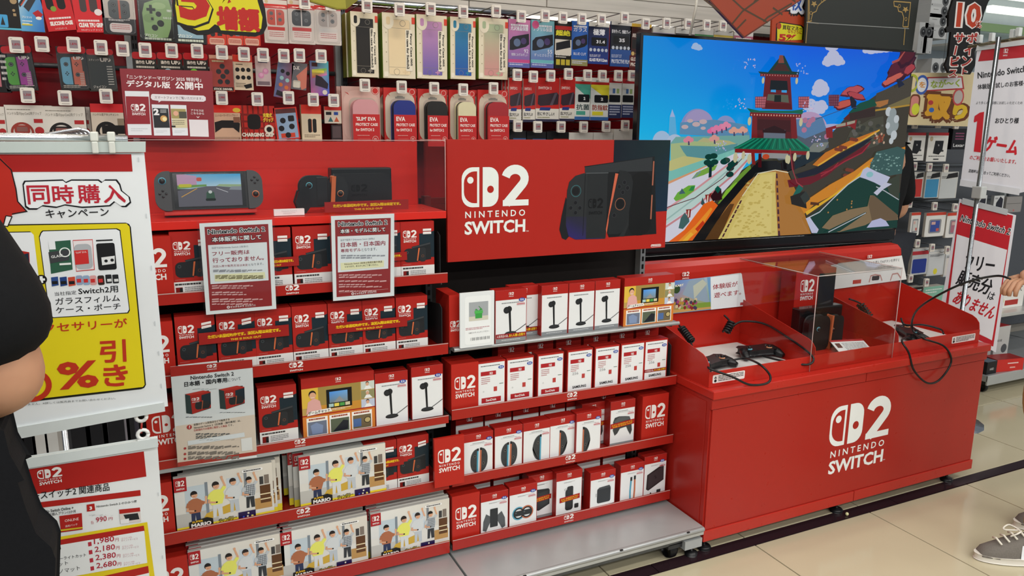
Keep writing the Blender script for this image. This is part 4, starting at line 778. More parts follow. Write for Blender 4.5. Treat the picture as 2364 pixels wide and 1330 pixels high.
for sx in (-1, 1):
    pts = [(sx * .1005, .014), (sx * .1005, .1165)] + [(sx * (.1365 - .028 + .028 * math.sin(t)), .1165 - .03 + .03 * math.cos(t)) for t in [i * math.pi / 12 for i in range(7)]] + [(sx * (.1365 - .028 + .028 * math.cos(t)), .014 + .03 - .03 * math.sin(t)) for t in [i * math.pi / 12 for i in range(7)]]
    j = M(y0=-.0445); j.prism(pts, 'y', -.044, -.023, '#3b3d3f'); jo = j.build('side_controller', 'plastic', hc, .002)
    k = M(); cy = .092 if sx < 0 else .052; k.lathe([(.0098, 0), (.0098, -.001)], (sx * .1185, -.0442, cy), '#4c9cb5' if sx < 0 else '#c4714c', 18, 'y'); k.lathe([(.0078, 0), (.006, -.004), (.0065, -.006)], (sx * .1185, -.0448, cy), '#232527', 16, 'y'); k.build('thumb_stick', 'plastic', jo)
    c2 = .058 if sx < 0 else .091
    for dx, dz in ((0, .008), (0, -.008), (.008, 0), (-.008, 0)): k = M(); k.lathe([(.0035, 0), (.0032, -.0025)], (sx * .1185 + dx, -.0442, c2 + dz), '#26282a', 10, 'y'); k.build('button', 'plastic', jo)
a = M(lambda x, y: (-.1 + .2 * x, .014 + .1025 * y), -.0404); a.R(.04, .04, .96, .96, '#0c0d0f', .5); a.build('screen_border', 'glossblack', hc)
a = M(lambda x, y: (-.1 + .2 * x, .014 + .1025 * y), -.0408); racing(a, .09, .08, .91, .93); a.build('screen', 'screen', hc)
cd_ = carton('caption_card', 'small white caption card between the two consoles in the case', .083, .018, .012, lambda a: (a.R(0, 0, 1, 1, '#f0eeee', 1), a.T('Nintendo Switch 2', .25, .6, .75, .6, .22, '#c9c3c6', 2), a.rows(.3, .45, .7, .15, 2, '#cdc6c8', 2)), '#e6dedd'); cd_.location = (.357, 2.2, 1.2545); cd_['category'] = 'card'
# docked console with grip in the case
dk = thing('docked_console', 'black dock with console and orange edged controller grip in the case', 'game console', (.545, 2.3, 1.2545))
m = M(); m.box(-.045, .14, 0, .05, 0, .124, '#17191b'); m.build('dock', 'plastic', dk, .004); m = M(); m.prism(rr(-.06, .0, .135, .107, .03, 6), 'y', -.012, -.001, '#1d1f21'); m.build('dock_front', 'plastic', dk, .001)
a = M(y0=-.0123); a.logo(.01, .04, .06, .075, '#0e0f10', '#1d1f21', 1, False); a.build('emblem_print', 'print', dk)
m = M(); m.prism(rr(-.145, .018, -.06, .103, .028, 6), 'y', -.045, -.02, '#1f2123'); m.prism([(-.148, .06), (-.125, .075), (-.12, .02), (-.135, .0), (-.15, .008), (-.158, .03)], 'y', -.05, -.01, '#17191b'); m.box(-.1, -.065, -.046, -.022, .018, .103, '#212325'); m.build('controller_grip', 'plastic', dk, .003)
m = M(); m.prism([(-.062, .0), (-.052, .0), (-.044, .103), (-.054, .103)], 'y', -.055, -.03, '#c4663c'); m.build('orange_edge', 'plastic', dk, .001)
m = M(); m.prism([(-.05, .02), (-.015, .03), (-.008, .07), (-.02, .098), (-.043, .106)], 'y', -.045, -.025, '#232527'); m.build('right_controller', 'plastic', dk, .003)
for x, z, c in ((-.12, .078, '#5aa9ba'), (-.03, .053, '#c98a63')): m = M(); m.lathe([(.0095, 0), (.0095, -.001)], (x, -.0458, z), c, 18, 'y'); m.lathe([(.0078, 0), (.006, -.005)], (x, -.0462, z), '#17181a', 16, 'y'); m.build('thumb_stick', 'plastic', dk)
# ================================================================ header board over the middle bay
hp = Plane((.829, 2.2, 1.0895)); hb = thing('header_board', 'big red board with the white console emblem and a console picture', 'sign', (.829, 2.2, 1.0895))
HW, HH = .826, .376
m = M(); m.box(0, HW, 0, .012, 0, HH, '#a8241b'); m.box(.1, .13, .012, .17, .1, .3, '#3a3d40'); m.box(HW - .16, HW - .13, .012, .17, .1, .3, '#3a3d40'); m.build('board', 'print', hb, .0006)
a = pixart(hp, -.0002); A2 = M(lambda x, y: (x, y), -.0002)
p0 = hp.pix(1066, 543); p1 = hp.pix(1221, 386); A2.logo(p0[0], p0[1], p1[0], p1[1] + .002, '#e2e8e4', '#a8241b', 2)
tl = hp.pix(1418, 322); A2.G([(tl[0], .128), (HW, .13), (HW, HH), (tl[0], HH)], ['#171f2c', '#142a40', '#12292d', '#0d1722'], 1)
a.P([(1349, 384), (1511, 361), (1515, 540), (1405, 548)], '#191b1d', 2); a.P([(1350, 386), (1506, 363), (1505, 395), (1350, 399)], '#2e3235', 3); a.R(1450, 545, 1507, 397, '#141617', 3, 20); a.L([(1509, 372), (1506, 428)], 3, '#a0604c', 4); a.L([(1505, 450), (1502, 506)], 3, '#a0604c', 4)
a.P([(1306, 455), (1296, 500), (1291, 530), (1297, 550), (1306, 554), (1314, 545), (1312, 470)], '#1b1d20', 3); a.P([(1452, 480), (1440, 530), (1428, 546), (1440, 546), (1451, 520)], '#26292b', 3)
g0 = [(1397, 400), (1347, 400), (1328, 406), (1314, 420), (1309, 440), (1305, 520), (1312, 545), (1328, 553), (1397, 551)]
a.P(g0, '#292c2e', 4); a.G([(1306, 520), (1312, 545), (1328, 553), (1390, 551), (1392, 500), (1307, 500)], ['#28244e', '#2c2562', '#2c2562', '#2b2a48', '#282b30', '#28273c'], 5); a.L([(1351, 402), (1345, 544)], 1, '#141517', 6); a.L([(1352, 400), (1404, 399)], 2, '#4b4f52', 6)
a.R(1352, 551, 1403, 401, '#25282a', 5); a.ring(1329, 441, 12, .12, '#39666b', 7); a.E(1329, 441, 8, '#17191b', 7)
for x, y in ((1328, 468), (1328, 491), (1317, 480), (1338, 480), (1441, 421), (1429, 431), (1448, 434), (1437, 444), (1417, 497)): a.E(x, y, 4.4, '#17181c', 7, n=12); a.ring(x, y, 4.6, .14, '#3c3f44', 8, n=12)
q0 = hp.pix(1357, 496); q1 = hp.pix(1392, 458); A2.logo(q0[0], q0[1], q1[0], q1[1], '#121315', '#25282a', 7, False)
a.P([(1420, 400), (1427, 401), (1406, 500), (1400, 540), (1398, 530)], '#bf6046', 6); a.P([(1430, 393), (1445, 395), (1456, 403), (1461, 420), (1455, 470), (1447, 515), (1438, 535), (1425, 541), (1402, 541), (1405, 500)], '#222527', 6)
a.ring(1431, 471, 12, .1, '#8c5a42', 7); a.E(1431, 471, 9, '#141517', 7)
A4 = M(lambda x, y: (x, y), -.0002); q0 = hp.pix(1502, 571); q1 = hp.pix(1526, 563); A4.R(q0[0], q0[1], q1[0], q1[1], '#e2e8e4', 3, .005); A4.R(q0[0] + .0012, q0[1] + .0012, q1[0] - .0012, q1[1] - .0012, '#a8241b', 4, .004); A4.T('Nintendo', q0[0] + .003, q0[1] + .0035, q1[0] - .003, q0[1] + .0035, .0055, '#e2e8e4', 5, .04)
A2.T('TM', hp.pix(1214, 535)[0], hp.pix(1214, 535)[1], hp.pix(1220, 535)[0], hp.pix(1220, 535)[1], .004, '#e2e8e4', 3)
for i in range(len(a.v)): a.v[i] = (min(a.v[i][0], HW - .001), a.v[i][1], a.v[i][2])
a.build('console_picture', 'print', hb); A2.build('emblem_print', 'print', hb); A4.build('maker_print', 'print', hb)
# ================================================================ paper notices
def plate(name, lab, cat, q, y, draw, th=.0015, col='#c9cccb', lean=0, yaw=0, kind='print', frame=None, group=None):
    """q: pixel corners bl, br, tr, tl of an upright sheet in the plane y"""
    pl = Plane(atY(q[0][0], q[0][1], y), yaw, lean); P_ = [pl.pix(*p) for p in q]; t = thing(name, lab, cat, pl.O, group, pl.rot)
    m = M(); m.prism([(p[0], p[1]) for p in P_], 'y', 0, th, col); m.build('sheet', kind, t); a = pixart(pl, -.0002); a.pl = pl; a.q = P_; draw(a); a.build('sheet_print', 'print', t)
    if frame:
        f = M(); o = frame; c = [(P_[0][0] - o, P_[0][1] - o), (P_[1][0] + o, P_[1][1] - o), (P_[2][0] + o, P_[2][1] + o), (P_[3][0] - o, P_[3][1] + o)]; f.prism(c, 'y', -.0035, -.0028, '#fff'); f.build('clear_sleeve', 'acrylic', t)
    return t
def outl(a, t, x0, y0, x1, y1, h, col, oc, l, b=.02, ob=.075): a.T(t, x0 - 1, y0 + 1, x1 + 1, y1 + 1, h + 2, oc, l, ob); a.T(t, x0, y0, x1, y1, h, col, l + 1, b)
def noticeA(a):
    a.P([(460, 516), (628, 507), (638, 713), (476, 727)], '#dfe6e8', 1); a.P([(472, 524), (619, 517), (628, 706), (485, 718)], '#8e2a2c', 2); a.P([(480, 566), (616, 559), (620, 647), (486, 656)], '#dbe2e6', 3)
    outl(a, 'Nintendo Switch 2', 480, 541, 612, 534, 11, '#17191c', '#e6e9ea', 4); outl(a, '本体販売に関して', 490, 559, 603, 552, 11, '#e6e9ea', '#141618', 4, .03)
    a.T('当店では', 489, 575, 509, 574, 5, '#878c94', 5); a.T('Nintendo Switch 2本体の', 510, 574, 573, 571, 5, '#878c94', 5); a.T('フリー販売は', 490, 591, 576, 586, 10, '#93253a', 5, .02); a.T('行っておりません。', 491, 607, 609, 600, 11, '#93253a', 5, .02)
    a.T('次回入荷や販売方法は未定', 491, 618, 572, 614, 5.5, '#93253a', 5); a.T('となります。', 574, 614, 608, 611, 5.5, '#6b7077', 5); a.rows(492, 623, 606, 629, 2, '#8c9098', 5, .5); a.P([(495, 634), (611, 628), (613, 642), (496, 650)], '#e0e0b8', 4); a.rows(497, 636, 608, 645, 3, '#75704e', 5, .4)
    for y in (659, 664, 674, 679, 690, 695, 701): a.rows(489, y, 615 - (y % 3) * 12, y + 2.2, 1, '#d3a6a6', 4, .8, y)
    a.E(527, 709, 3.6, '#e3dede', 4, n=14); a.E(527, 709, 1.6, '#8e2a2c', 5, n=8); a.T('ビックカメラ', 533, 711, 563, 708.5, 5, '#e3dede', 4, .05); a.T('新宿東口店', 566, 708.5, 590, 706.5, 4.5, '#d9cccc', 4)
plate('notice_sheet', 'dark red and white notice in a clear sleeve, left one below the case', 'notice', [(476, 727), (638, 713), (628, 507), (460, 516)], 2.135, noticeA, frame=.006, group='notices hung in front of the console boxes')
def noticeB(a):
    a.P([(764, 499), (910, 493), (910, 683), (769, 695)], '#dfe6e8', 1); a.P([(773, 508), (902, 503), (901, 675), (777, 686)], '#8e2a2c', 2); a.P([(779, 546), (897, 541), (896, 620), (780, 629)], '#dbe2e6', 3)
    outl(a, 'Nintendo Switch 2', 781, 523, 894, 518, 10.5, '#17191c', '#e6e9ea', 4); outl(a, '本体・モデルに関して', 786, 539, 889, 534, 10, '#e6e9ea', '#141618', 4, .03)
    a.T('当店で販売するNintendo Switch 2本体は', 786, 557, 865, 553, 5, '#878c94', 5); a.T('日本語・日本国内', 787, 571, 889, 566, 11, '#93253a', 5, .02); a.T('専用モデル', 787, 583, 833, 580, 8, '#93253a', 5, .02); a.T('となります。', 835, 580, 870, 578, 7, '#6b7077', 5)
    a.rows(787, 589, 889, 599, 2, '#8c9098', 5, .45); a.P([(786, 607), (886, 601), (886, 616), (787, 624)], '#e0e0b8', 4); a.T('Nintendo Switch 2本体は免税対象外商品', 795, 612, 882, 606, 4.5, '#5b4a38', 5, .02); a.T('となります。あらかじめご了承ください。', 796, 618, 873, 613, 4.5, '#4a4a42', 5, .02)
    for y in (634, 639, 648, 656, 661, 671): a.rows(782, y, 893 - (y % 3) * 12, y + 2.2, 1, '#d3a6a6', 4, .8, y)
    a.L([(782, 676), (896, 667)], .6, '#d3a6a6', 4); a.E(814, 678, 3.2, '#e3dede', 4, n=14); a.E(814, 678, 1.5, '#8e2a2c', 5, n=8); a.T('ビックカメラ', 819, 680, 845, 678, 4.6, '#e3dede', 4, .05); a.T('新宿東口店', 848, 678, 869, 676, 4.2, '#d9cccc', 4)
plate('notice_sheet', 'dark red and white notice in a clear sleeve, right one below the case', 'notice', [(769, 695), (910, 683), (910, 493), (764, 499)], 2.13, noticeB, frame=.006, group='notices hung in front of the console boxes')
def noticeC(a):
    a.P([(393, 850), (582, 830), (593, 1056), (411, 1078)], '#d9dfe1', 1); a.P([(393, 847), (582, 830), (583, 849), (394, 870)], '#a8261f', 2); a.P([(405, 984), (588, 957), (592, 1043), (410, 1070)], '#d8cabb', 2); a.P([(410, 1068), (593, 1042), (593, 1050), (411, 1078)], '#a8261f', 3)
    p = a.m(478, 855); q = a.m(500, 840); up, sv = a.up, a.m; a.m = lambda x, y: (x, y); a.up = True; a.logo(p[0], p[1], q[0], q[1], '#e6e2e0', '#a8261f', 4, False); a.m = sv; a.up = up
    a.T('Nintendo Switch 2', 440, 877, 540, 867, 9, '#1c1e21', 4, .02); a.T('日本語・国内専用', 426, 893, 524, 882, 11, '#1c1e21', 4, .045); a.T('について', 526, 881, 556, 877, 7, '#33363a', 4); a.rows(428, 899, 556, 897, 1, '#6d7276', 4, .8)
    for x, y in ((427, 954), (505, 943)):
        a.P([(x, y - 44), (x + 55, y - 53), (x + 60, y - 12), (x + 17, y + 2), (x + 3, y)], '#2b3b3b', 4); a.P([(x + 12, y - 41), (x + 59, y - 50), (x + 60, y - 14), (x + 17, y + 2)], '#a8261f', 5); a.P([(x, y - 44), (x + 42, y - 53), (x + 59, y - 50), (x + 12, y - 41)], '#b8352a', 6); a.P([(x + 38, y - 42), (x + 59, y - 48), (x + 60, y - 20), (x + 38, y - 30)], '#1d2c36', 6); a.R(x + 24, y - 8, x + 57, y - 30, '#26292b', 7, 7); a.L([(x + 39, y - 9), (x + 41, y - 30)], 1.6, '#b5603c', 8)
        p = a.m(x + 16, y - 24); q = a.m(x + 33, y - 37); a.m = lambda u, v: (u, v); a.up = True; a.logo(p[0], p[1], q[0], q[1], '#e6e2e0', '#a8261f', 7, False); a.m = sv; a.up = up
    a.rows(429, 964, 490, 959, 1, '#45484b', 4); a.rows(507, 953, 566, 949, 1, '#45484b', 4)
    a.E(437, 986, 6, '#a8262b', 4); a.T('!', 436, 989, 438, 989, 7, '#eee', 5, .05)
    a.T('全国のゲーム取扱店などで販売する', 447, 983, 530, 970, 5, '#2a2c2e', 4, .02); a.T('Nintendo Switch 2（日本語・国内専用）は、', 448, 990, 556, 973, 5, '#2a2c2e', 4, .02); a.T('日本国内での使用に限定した商品', 448, 996, 524, 985, 5, '#a8262b', 4, .02); a.T('です。', 526, 985, 539, 983, 5, '#2a2c2e', 4)
    for y in (1001, 1006, 1010): a.rows(452, y, 560 - (y % 3) * 14, y + 1.8, 1, '#55585a', 4, .8, y)
    a.P([(433, 1018), (564, 998), (565, 1008), (434, 1028)], '#d9e0e4', 4); a.rows(446, 1016, 555, 1012, 1, '#5a6470', 5)
    for y in (1035, 1048, 1059): a.E(427, y, 3.2, '#a8262b', 4, n=12); a.rows(434, y - 5, 552, y + 2, 2, '#77706a', 4, .4, y)
    a.P([(556, 1013), (581, 1009), (583, 1038), (558, 1042)], '#e2e4e4', 4)
plate('notice_sheet', 'white and beige language notice hanging from the second shelf lip', 'notice', [(411, 1078), (593, 1050), (582, 830), (393, 847)], 2.13, noticeC, frame=.002)
def magazine(a):
    a.P([(276, 158), (490, 164), (496, 322), (292, 318)], '#82222b', 1); a.T('「ニンテンドーマガジン 2025 特別号」', 294, 182, 464, 189, 9, '#e6dcdc', 3, .03); a.T('デジタル版', 293, 200, 393, 204, 15, '#e9e2e2', 3, .045); a.T('公開中', 405, 205, 468, 208, 17, '#e9e2e2', 3, .045)
    def phone(x0, y0, x1, y1, c): a.P([(x0, y0), (x1, y0 + 1), (x1 + 6 * (y1 - y0) / 100, y1), (x0 + 8 * (y1 - y0) / 100, y1)], '#d9dce0', 2); k = (y1 - y0); a.P([(x0 + 2, y0 + k * .12), (x1 - 1, y0 + k * .12 + 1), (x1 + 3, y0 + k * .75), (x0 + 6, y0 + k * .75)], c, 3); a.rows(x0 + k * .14, y0 + k * .85, x1 - 3, y0 + k * .94, 2, '#a9aeb4', 3, .2)
    phone(288, 210, 344, 312, '#8b1f2a'); phone(350, 241, 389, 313, '#23262a'); phone(393, 242, 430, 313, '#cdc4a0')
    p = a.m(304, 266); q = a.m(335, 241); sv = a.m; a.m = lambda u, v: (u, v); a.up = True; a.logo(p[0], p[1], q[0], q[1], '#e9e2e2', '#8b1f2a', 4); a.m = sv; a.up = False
    a.T('2', 355, 266, 368, 266, 15, '#e9e9e9', 4, .05); a.rows(370, 253, 384, 262, 3, '#c9c9c9', 4); a.E(378, 274, 8, '#c99a5a', 4); a.E(380, 275, 5, '#e8d9a0', 5); a.R(396, 273, 428, 252, '#a0935c', 4); a.E(406, 262, 6, '#d8a48a', 5); a.R(414, 273, 430, 258, '#4b4a3f', 5); a.rows(397, 278, 426, 290, 3, '#6d6a5c', 4, .3); a.R(396, 294, 405, 290, '#222', 5)
    a.P([(349, 219), (352, 217), (470, 221), (475, 225), (475, 232), (470, 235), (372, 233), (366, 237), (366, 233), (352, 231), (348, 226)], '#dcd6da', 3); a.T('スマートフォンでご覧いただけます。', 357, 228, 468, 231, 6.5, '#5b3a44', 4); a.T('アクセスは', 441, 257, 470, 258, 5, '#e3d6d6', 4, .03); a.T('こちらから', 441, 264, 471, 265, 5, '#e3d6d6', 4, .03); a.L([(454, 269), (457, 272), (460, 269)], 1.4, '#e3d6d6', 4)
    a.P([(436, 276), (480, 277), (482, 316), (439, 315)], '#d9d3d6', 2)
mg = plate('magazine_placard', 'dark red placard about a digital magazine standing on the case', 'placard', [(293, 317), (496, 321), (489, 165), (276, 159)], 2.33, magazine, th=.003, col='#7a2028', lean=4)
m = M(); m.box(.0, .29, .004, .05, -.002, .002, '#fff'); m.build('clear_foot', 'acrylic', mg)
# ================================================================ things on the demo tray
psr = plate('game_poster', 'poster with a mountain race scene and white text half on the tray back', 'poster', [(1537, 725), (1723, 705), (1711, 630), (1540, 652)], 2.392, lambda a: (
    a.P([(1490, 731), (1723, 706), (1712, 632), (1490, 655)], '#6d9bc4', 1), a.P([(1640, 640), (1712, 632), (1723, 706), (1641, 715)], '#e4e9ec', 3),
    a.G([(1553, 722), (1640, 713), (1632, 640), (1553, 650)], ['#b98a4a', '#7fa24c', '#9fb6cc', '#4f7fc8'], 2), a.P([(1590, 648), (1625, 642), (1638, 700), (1600, 690), (1575, 680)], '#8fa3b5', 2.5), a.P([(1600, 660), (1622, 645), (1632, 655), (1602, 690)], '#b9bfae', 2.7),
    a.P([(1610, 700), (1640, 697), (1641, 713), (1555, 722), (1553, 715)], '#7c9a3f', 2.7), a.P([(1553, 715), (1600, 712), (1641, 708), (1641, 713), (1553, 723)], '#c79c5e', 2.9), a.E(1562, 668, 8, '#2f4a2a', 2.9), a.T('KART', 1559, 663, 1578, 660, 5, '#e9e6d0', 3.1, .04),
    [a.E(random.Random(i).uniform(1556, 1608), random.Random(i + 50).uniform(690, 712), 3.4, ('#8a2c2c', '#b58a3a', '#4a3a5a', '#a04a7a', '#cfc09a', '#3f5a3a')[i % 6], 3, n=8) for i in range(34)],
    a.T('体験版が', 1645, 669, 1702, 661, 12, '#9c2630', 4, .015), a.T('遊べます。', 1648, 688, 1710, 680, 12, '#9c2630', 4, .015), a.R(1708, 705, 1721, 697, '#a8262b', 4)), th=.001)
pb = Plane((1.715, 2.3985, .9)); A3 = pixart(pb, 0); 
for u, v, s_ in ((1592, 640, 16), (1995, 596, 10)): pass
m = M(lambda x, y: (x, y), Y_(2.3985)); m.logo(X_(1.895), .297, X_(1.93), .325, '#e6dedb', RED2, 2, False); m.build('back_emblem', 'print', tr); m = M(lambda x, y: (x, y), Y_(2.3985)); m.logo(X_(2.935), .305, X_(2.965), .33, '#e6dedb', RED2, 2, False); m.build('back_emblem', 'print', tr)
plate('instruction_sheet', 'white instruction sheet with controller drawings on the tray back', 'notice', [(1942, 662), (2085, 640), (2082, 590), (1935, 608)], 2.394, lambda a: (
    a.P([(1925, 668), (2093, 645), (2082, 590), (1918, 612)], '#dfe0df', 1), a.T('ソフトを選んでAボタンを押すと', 1998, 612, 2076, 603, 7, '#4a4a4c', 3), a.T('コントローラーを操作', 2018, 623, 2060, 617, 6, '#7b7b7d', 3), a.L([(2006, 652), (2010, 637), (2020, 634), (2032, 636), (2036, 648)], 2.2, '#b98a86', 3), a.R(2012, 648, 2030, 636, '#3c3e42', 4, 2), a.L([(2055, 648), (2060, 633), (2072, 631), (2080, 643)], 2.2, '#b98a86', 3), a.R(1968, 656, 1988, 645, '#b5443c', 3)), th=.001)
# clear acrylic hood over the middle bay
hd = thing('acrylic_hood', 'clear acrylic hood over the middle of the demo tray', 'display cover', (2.39, 2.2, .6225))
for nm, x0, x1, y0, y1, z0, z1 in (('front_pane', 2.18, 2.62, 1.980, 1.984, .623, .9805), ('left_pane', 2.176, 2.18, 1.98, 2.386, .68, .9805), ('right_pane', 2.62, 2.624, 1.98, 2.386, .68, .9805), ('top_pane', 2.176, 2.624, 1.98, 2.39, .981, .985)):
    m = M(); m.box(x0 - 2.39, x1 - 2.39, y0 - 2.2, y1 - 2.2, z0 - .6225, z1 - .6225, '#fff'); m.build(nm, 'acrylic', hd)
for x in (2.178, 2.622):
    for p_, q_ in (((x, 1.9795, .623), (x, 1.9795, .985)), ((x, 1.9795, .985), (x, 2.39, .987))): m = M(); m.tube([Vector(p_) - Vector((2.39, 2.2, .6225)), Vector(q_) - Vector((2.39, 2.2, .6225))], .0016, '#b9a6a4', 6); m.build('pane_edge', 'plastic', hd)
m = M(); m.tube([(2.178 - 2.39, 1.9795 - 2.2, .3625), (2.622 - 2.39, 1.9795 - 2.2, .3625)], .0016, '#c9bfbd', 6); m.build('pane_edge', 'plastic', hd)
# box and docked console under the hood
def bigbox(a):
    a.R(0, 0, 1, 1, '#a8241c', 1); a.R(.58, .4, 1, .93, '#16202a', 2); a.logo(.13, .58, .47, .86, '#e6e2df', '#a8241c', 3); console_pic(a, .25, .18, .98, .56)
t = carton('console_box', 'large red console box standing under the acrylic hood', .215, .31, .085, bigbox, '#8d1b16', '#b02a20'); t.location = (2.502, 2.285, .6285); t.rotation_euler = (0, 0, math.radians(-3))
d2 = thing('docked_console', 'black docked console with orange edged grip under the acrylic hood', 'game console', (2.455, 2.19, .6285))
m = M(); m.box(-.115, .125, .012, .055, .0, .168, '#141517'); m.build('dock', 'glossblack', d2, .004); m = M(); m.prism(rr(-.1, 0, .01, .14, .03, 6), 'y', -.03, .0, '#1a1b1d'); m.build('controller_grip', 'plastic', d2, .004); m = M(); m.prism([(.013, 0), (.02, 0), (.028, .14), (.02, .14)], 'y', -.035, -.005, '#b4603c'); m.build('orange_edge', 'plastic', d2, .001); m = M(); m.prism(rr(.03, .0, .1, .13, .02, 6), 'y', -.02, .005, '#212322'); m.build('right_controller', 'plastic', d2, .003)
for x, z, c in ((-.05, .09, '#5aa9ba'), (.042, .075, '#c98a63')): m = M(); m.lathe([(.0095, 0), (.0095, -.001)], (x, -.0305 if x < 0 else -.0205, z), c, 18, 'y'); m.lathe([(.0078, 0), (.006, -.005)], (x, -.031 if x < 0 else -.021, z), '#17181a', 16, 'y'); m.build('thumb_stick', 'plastic', d2)
pc_ = thing('price_card', 'white price card with a red top on the tray under the hood', 'card', (2.52, 2.06, .634), rot=(math.radians(-68), 0, math.radians(-14)))
m = M(); m.box(-.075, .075, 0, .0015, 0, .085, '#b0b0b0'); m.build('card', 'print', pc_); a = unit(.15, .085, -.0002); a.R(0, 0, 1, 1, '#dfe0e0', 1); a.R(0, .86, 1, 1, '#a8262b', 2); a.R(.07, .4, .22, .75, '#5a2a22', 2); a.rows(.28, .75, .95, .15, 6, '#6b6d6f', 2, .35); a.R(.6, .1, .7, .2, '#a8262b', 2); a.build('card_print', 'print', pc_)
# tethered controllers with coiled cords
def controller(name, lab, x, y, z, rz, s=1):
    t = thing(name, lab, 'controller', (x, y, z), 'tethered demo controllers', (0, 0, rz))
    m = M(); m.prism([(-.072, -.02), (-.05, -.034), (-.02, -.03), (.02, -.03), (.05, -.034), (.072, -.02), (.078, .02), (.06, .034), (.03, .028), (-.03, .028), (-.06, .034), (-.078, .02)], 'z', .012, .036, '#191a1c'); m.build('body', 'plastic', t, .006)
    for sx in (-1, 1): m = M(); m.tube([(sx * .062, -.005, .024), (sx * .075, -.03, .018), (sx * .08, -.055, .012)], [.02, .017, .01], '#141517', 10); m.build('grip', 'plastic', t)
    for sx, c in ((-1, '#5aa9ba'), (1, '#c98a63')): m = M(); m.lathe([(.0098, 0), (.0098, .001), (.006, .001), (.006, .008), (.008, .01)], (sx * .045, -.012, .036), c if False else '#222426', 16); m.build('thumb_stick', 'plastic', t); m = M(); m.lathe([(.0115, 0), (.0115, .0012)], (sx * .045, -.012, .036), c, 18); m.build('stick_ring', 'plastic', t)
    for k in range(4): m = M(); m.lathe([(.0035, 0), (.003, .003)], (.052 + .007 * math.cos(k * 1.57), .012 + .007 * math.sin(k * 1.57), .036), '#2d2f31', 8); m.build('button', 'plastic', t)
    return t
def cpt(u, v, z): return atZ(u, v, z)
c1 = cpt(1655, 842, .655); K1 = controller('game_controller', 'black tethered controller resting by the front lip of the left tray bay', c1.x, c1.y + .03, .632, math.radians(12))
c2 = cpt(1748, 812, .65); K2 = controller('game_controller', 'black tethered controller on the white mat of the left tray bay', c2.x, c2.y, .632, math.radians(-8))
c3 = cpt(2100, 768, .66); K3 = controller('game_controller', 'black tethered controller half behind the hood in the right tray bay', c3.x + .02, c3.y + .02, .632, math.radians(60))
def spline(P, n=8):
    P = [Vector(p) for p in P]; Q = [P[0]] + P + [P[-1]]; out = []
    for i in range(len(P) - 1):
        a_, b_, c_, d_ = Q[i:i + 4]
        for k in range(n):
            t_ = k / n; out.append(.5 * ((2 * b_) + (c_ - a_) * t_ + (2 * a_ - 5 * b_ + 4 * c_ - d_) * t_ ** 2 + (3 * b_ - a_ - 3 * c_ + d_) * t_ ** 3))
    return out + [P[-1]]
def cord(par, P, coil=None, r=.0041):
    O = Vector((0, 0, 0)); t = par; base = Matrix.Translation(par.location) @ par.rotation_euler.to_matrix().to_4x4(); inv = base.inverted()
    m = M(); m.tube([inv @ p for p in spline(P)], r, '#131415', 8); co = m.build('cord', 'plastic', t)
    if coil:
        A_, B_, rad, n = Vector(coil[0]) - O, Vector(coil[1]) - O, coil[2], coil[3]; d = (B_ - A_).normalized(); e = d.cross(Vector((0, 0, 1))).normalized(); f = d.cross(e)
        pts = [A_ + (B_ - A_) * (i / (n * 10)) + (e * math.cos(i * .628) + f * math.sin(i * .628)) * rad for i in range(n * 10 + 1)]; m = M(); m.tube([inv @ p_ for p_ in pts], .0046, '#101112', 6); m.build('coil', 'plastic', co)
    return t
W_ = lambda u, v, y: tuple(atY(u, v, y))
cord(K1, [W_(1568, 752, 2.36), W_(1588, 772, 2.30), W_(1598, 800, 2.2), W_(1612, 825, 2.1), tuple(cpt(1640, 835, .66))], (W_(1573, 757, 2.33), W_(1597, 788, 2.24), .012, 7))
cord(K2, [W_(1672, 728, 2.385), W_(1682, 738, 2.36), W_(1690, 752, 2.32), W_(1715, 742, 2.3), W_(1765, 748, 2.25), W_(1820, 780, 2.12), W_(1868, 815, 2.0), W_(1878, 832, 1.975), W_(1860, 842, 1.98), W_(1800, 832, 2.05), W_(1760, 822, 2.15)], (W_(1690, 743, 2.34), W_(1676, 768, 2.33), .014, 5))
cord(K1, [tuple(cpt(1690, 832, .655)), W_(1720, 828, 2.1), W_(1755, 842, 1.98), W_(1778, 868, 1.95), W_(1770, 885, 1.945), W_(1730, 888, 1.945), W_(1690, 870, 1.955), W_(1640, 852, 1.98), W_(1636, 845, 2.02)])
cord(K3, [W_(1960, 690, 2.385), W_(1985, 700, 2.36), W_(2000, 716, 2.3), W_(2008, 732, 2.28)], (W_(1985, 702, 2.35), W_(2008, 732, 2.3), .014, 6))
cord(K3, [(2.71, 1.62, 1.0), W_(2300, 637, 1.68), W_(2230, 652, 1.76), W_(2160, 685, 1.86), W_(2118, 715, 1.98), W_(2105, 745, 2.06), W_(2112, 770, 2.05), W_(2135, 783, 1.98), W_(2180, 800, 1.945), W_(2196, 835, 1.94), W_(2170, 876, 1.935), W_(2140, 884, 1.935), W_(2110, 855, 1.94), W_(2098, 815, 1.95), W_(2082, 786, 1.985), W_(2100, 776, 2.06)])
cord(K3, [W_(2080, 735, 2.15), W_(2090, 750, 2.12), W_(2130, 750, 2.12), W_(2170, 760, 2.08), W_(2178, 770, 2.03)])
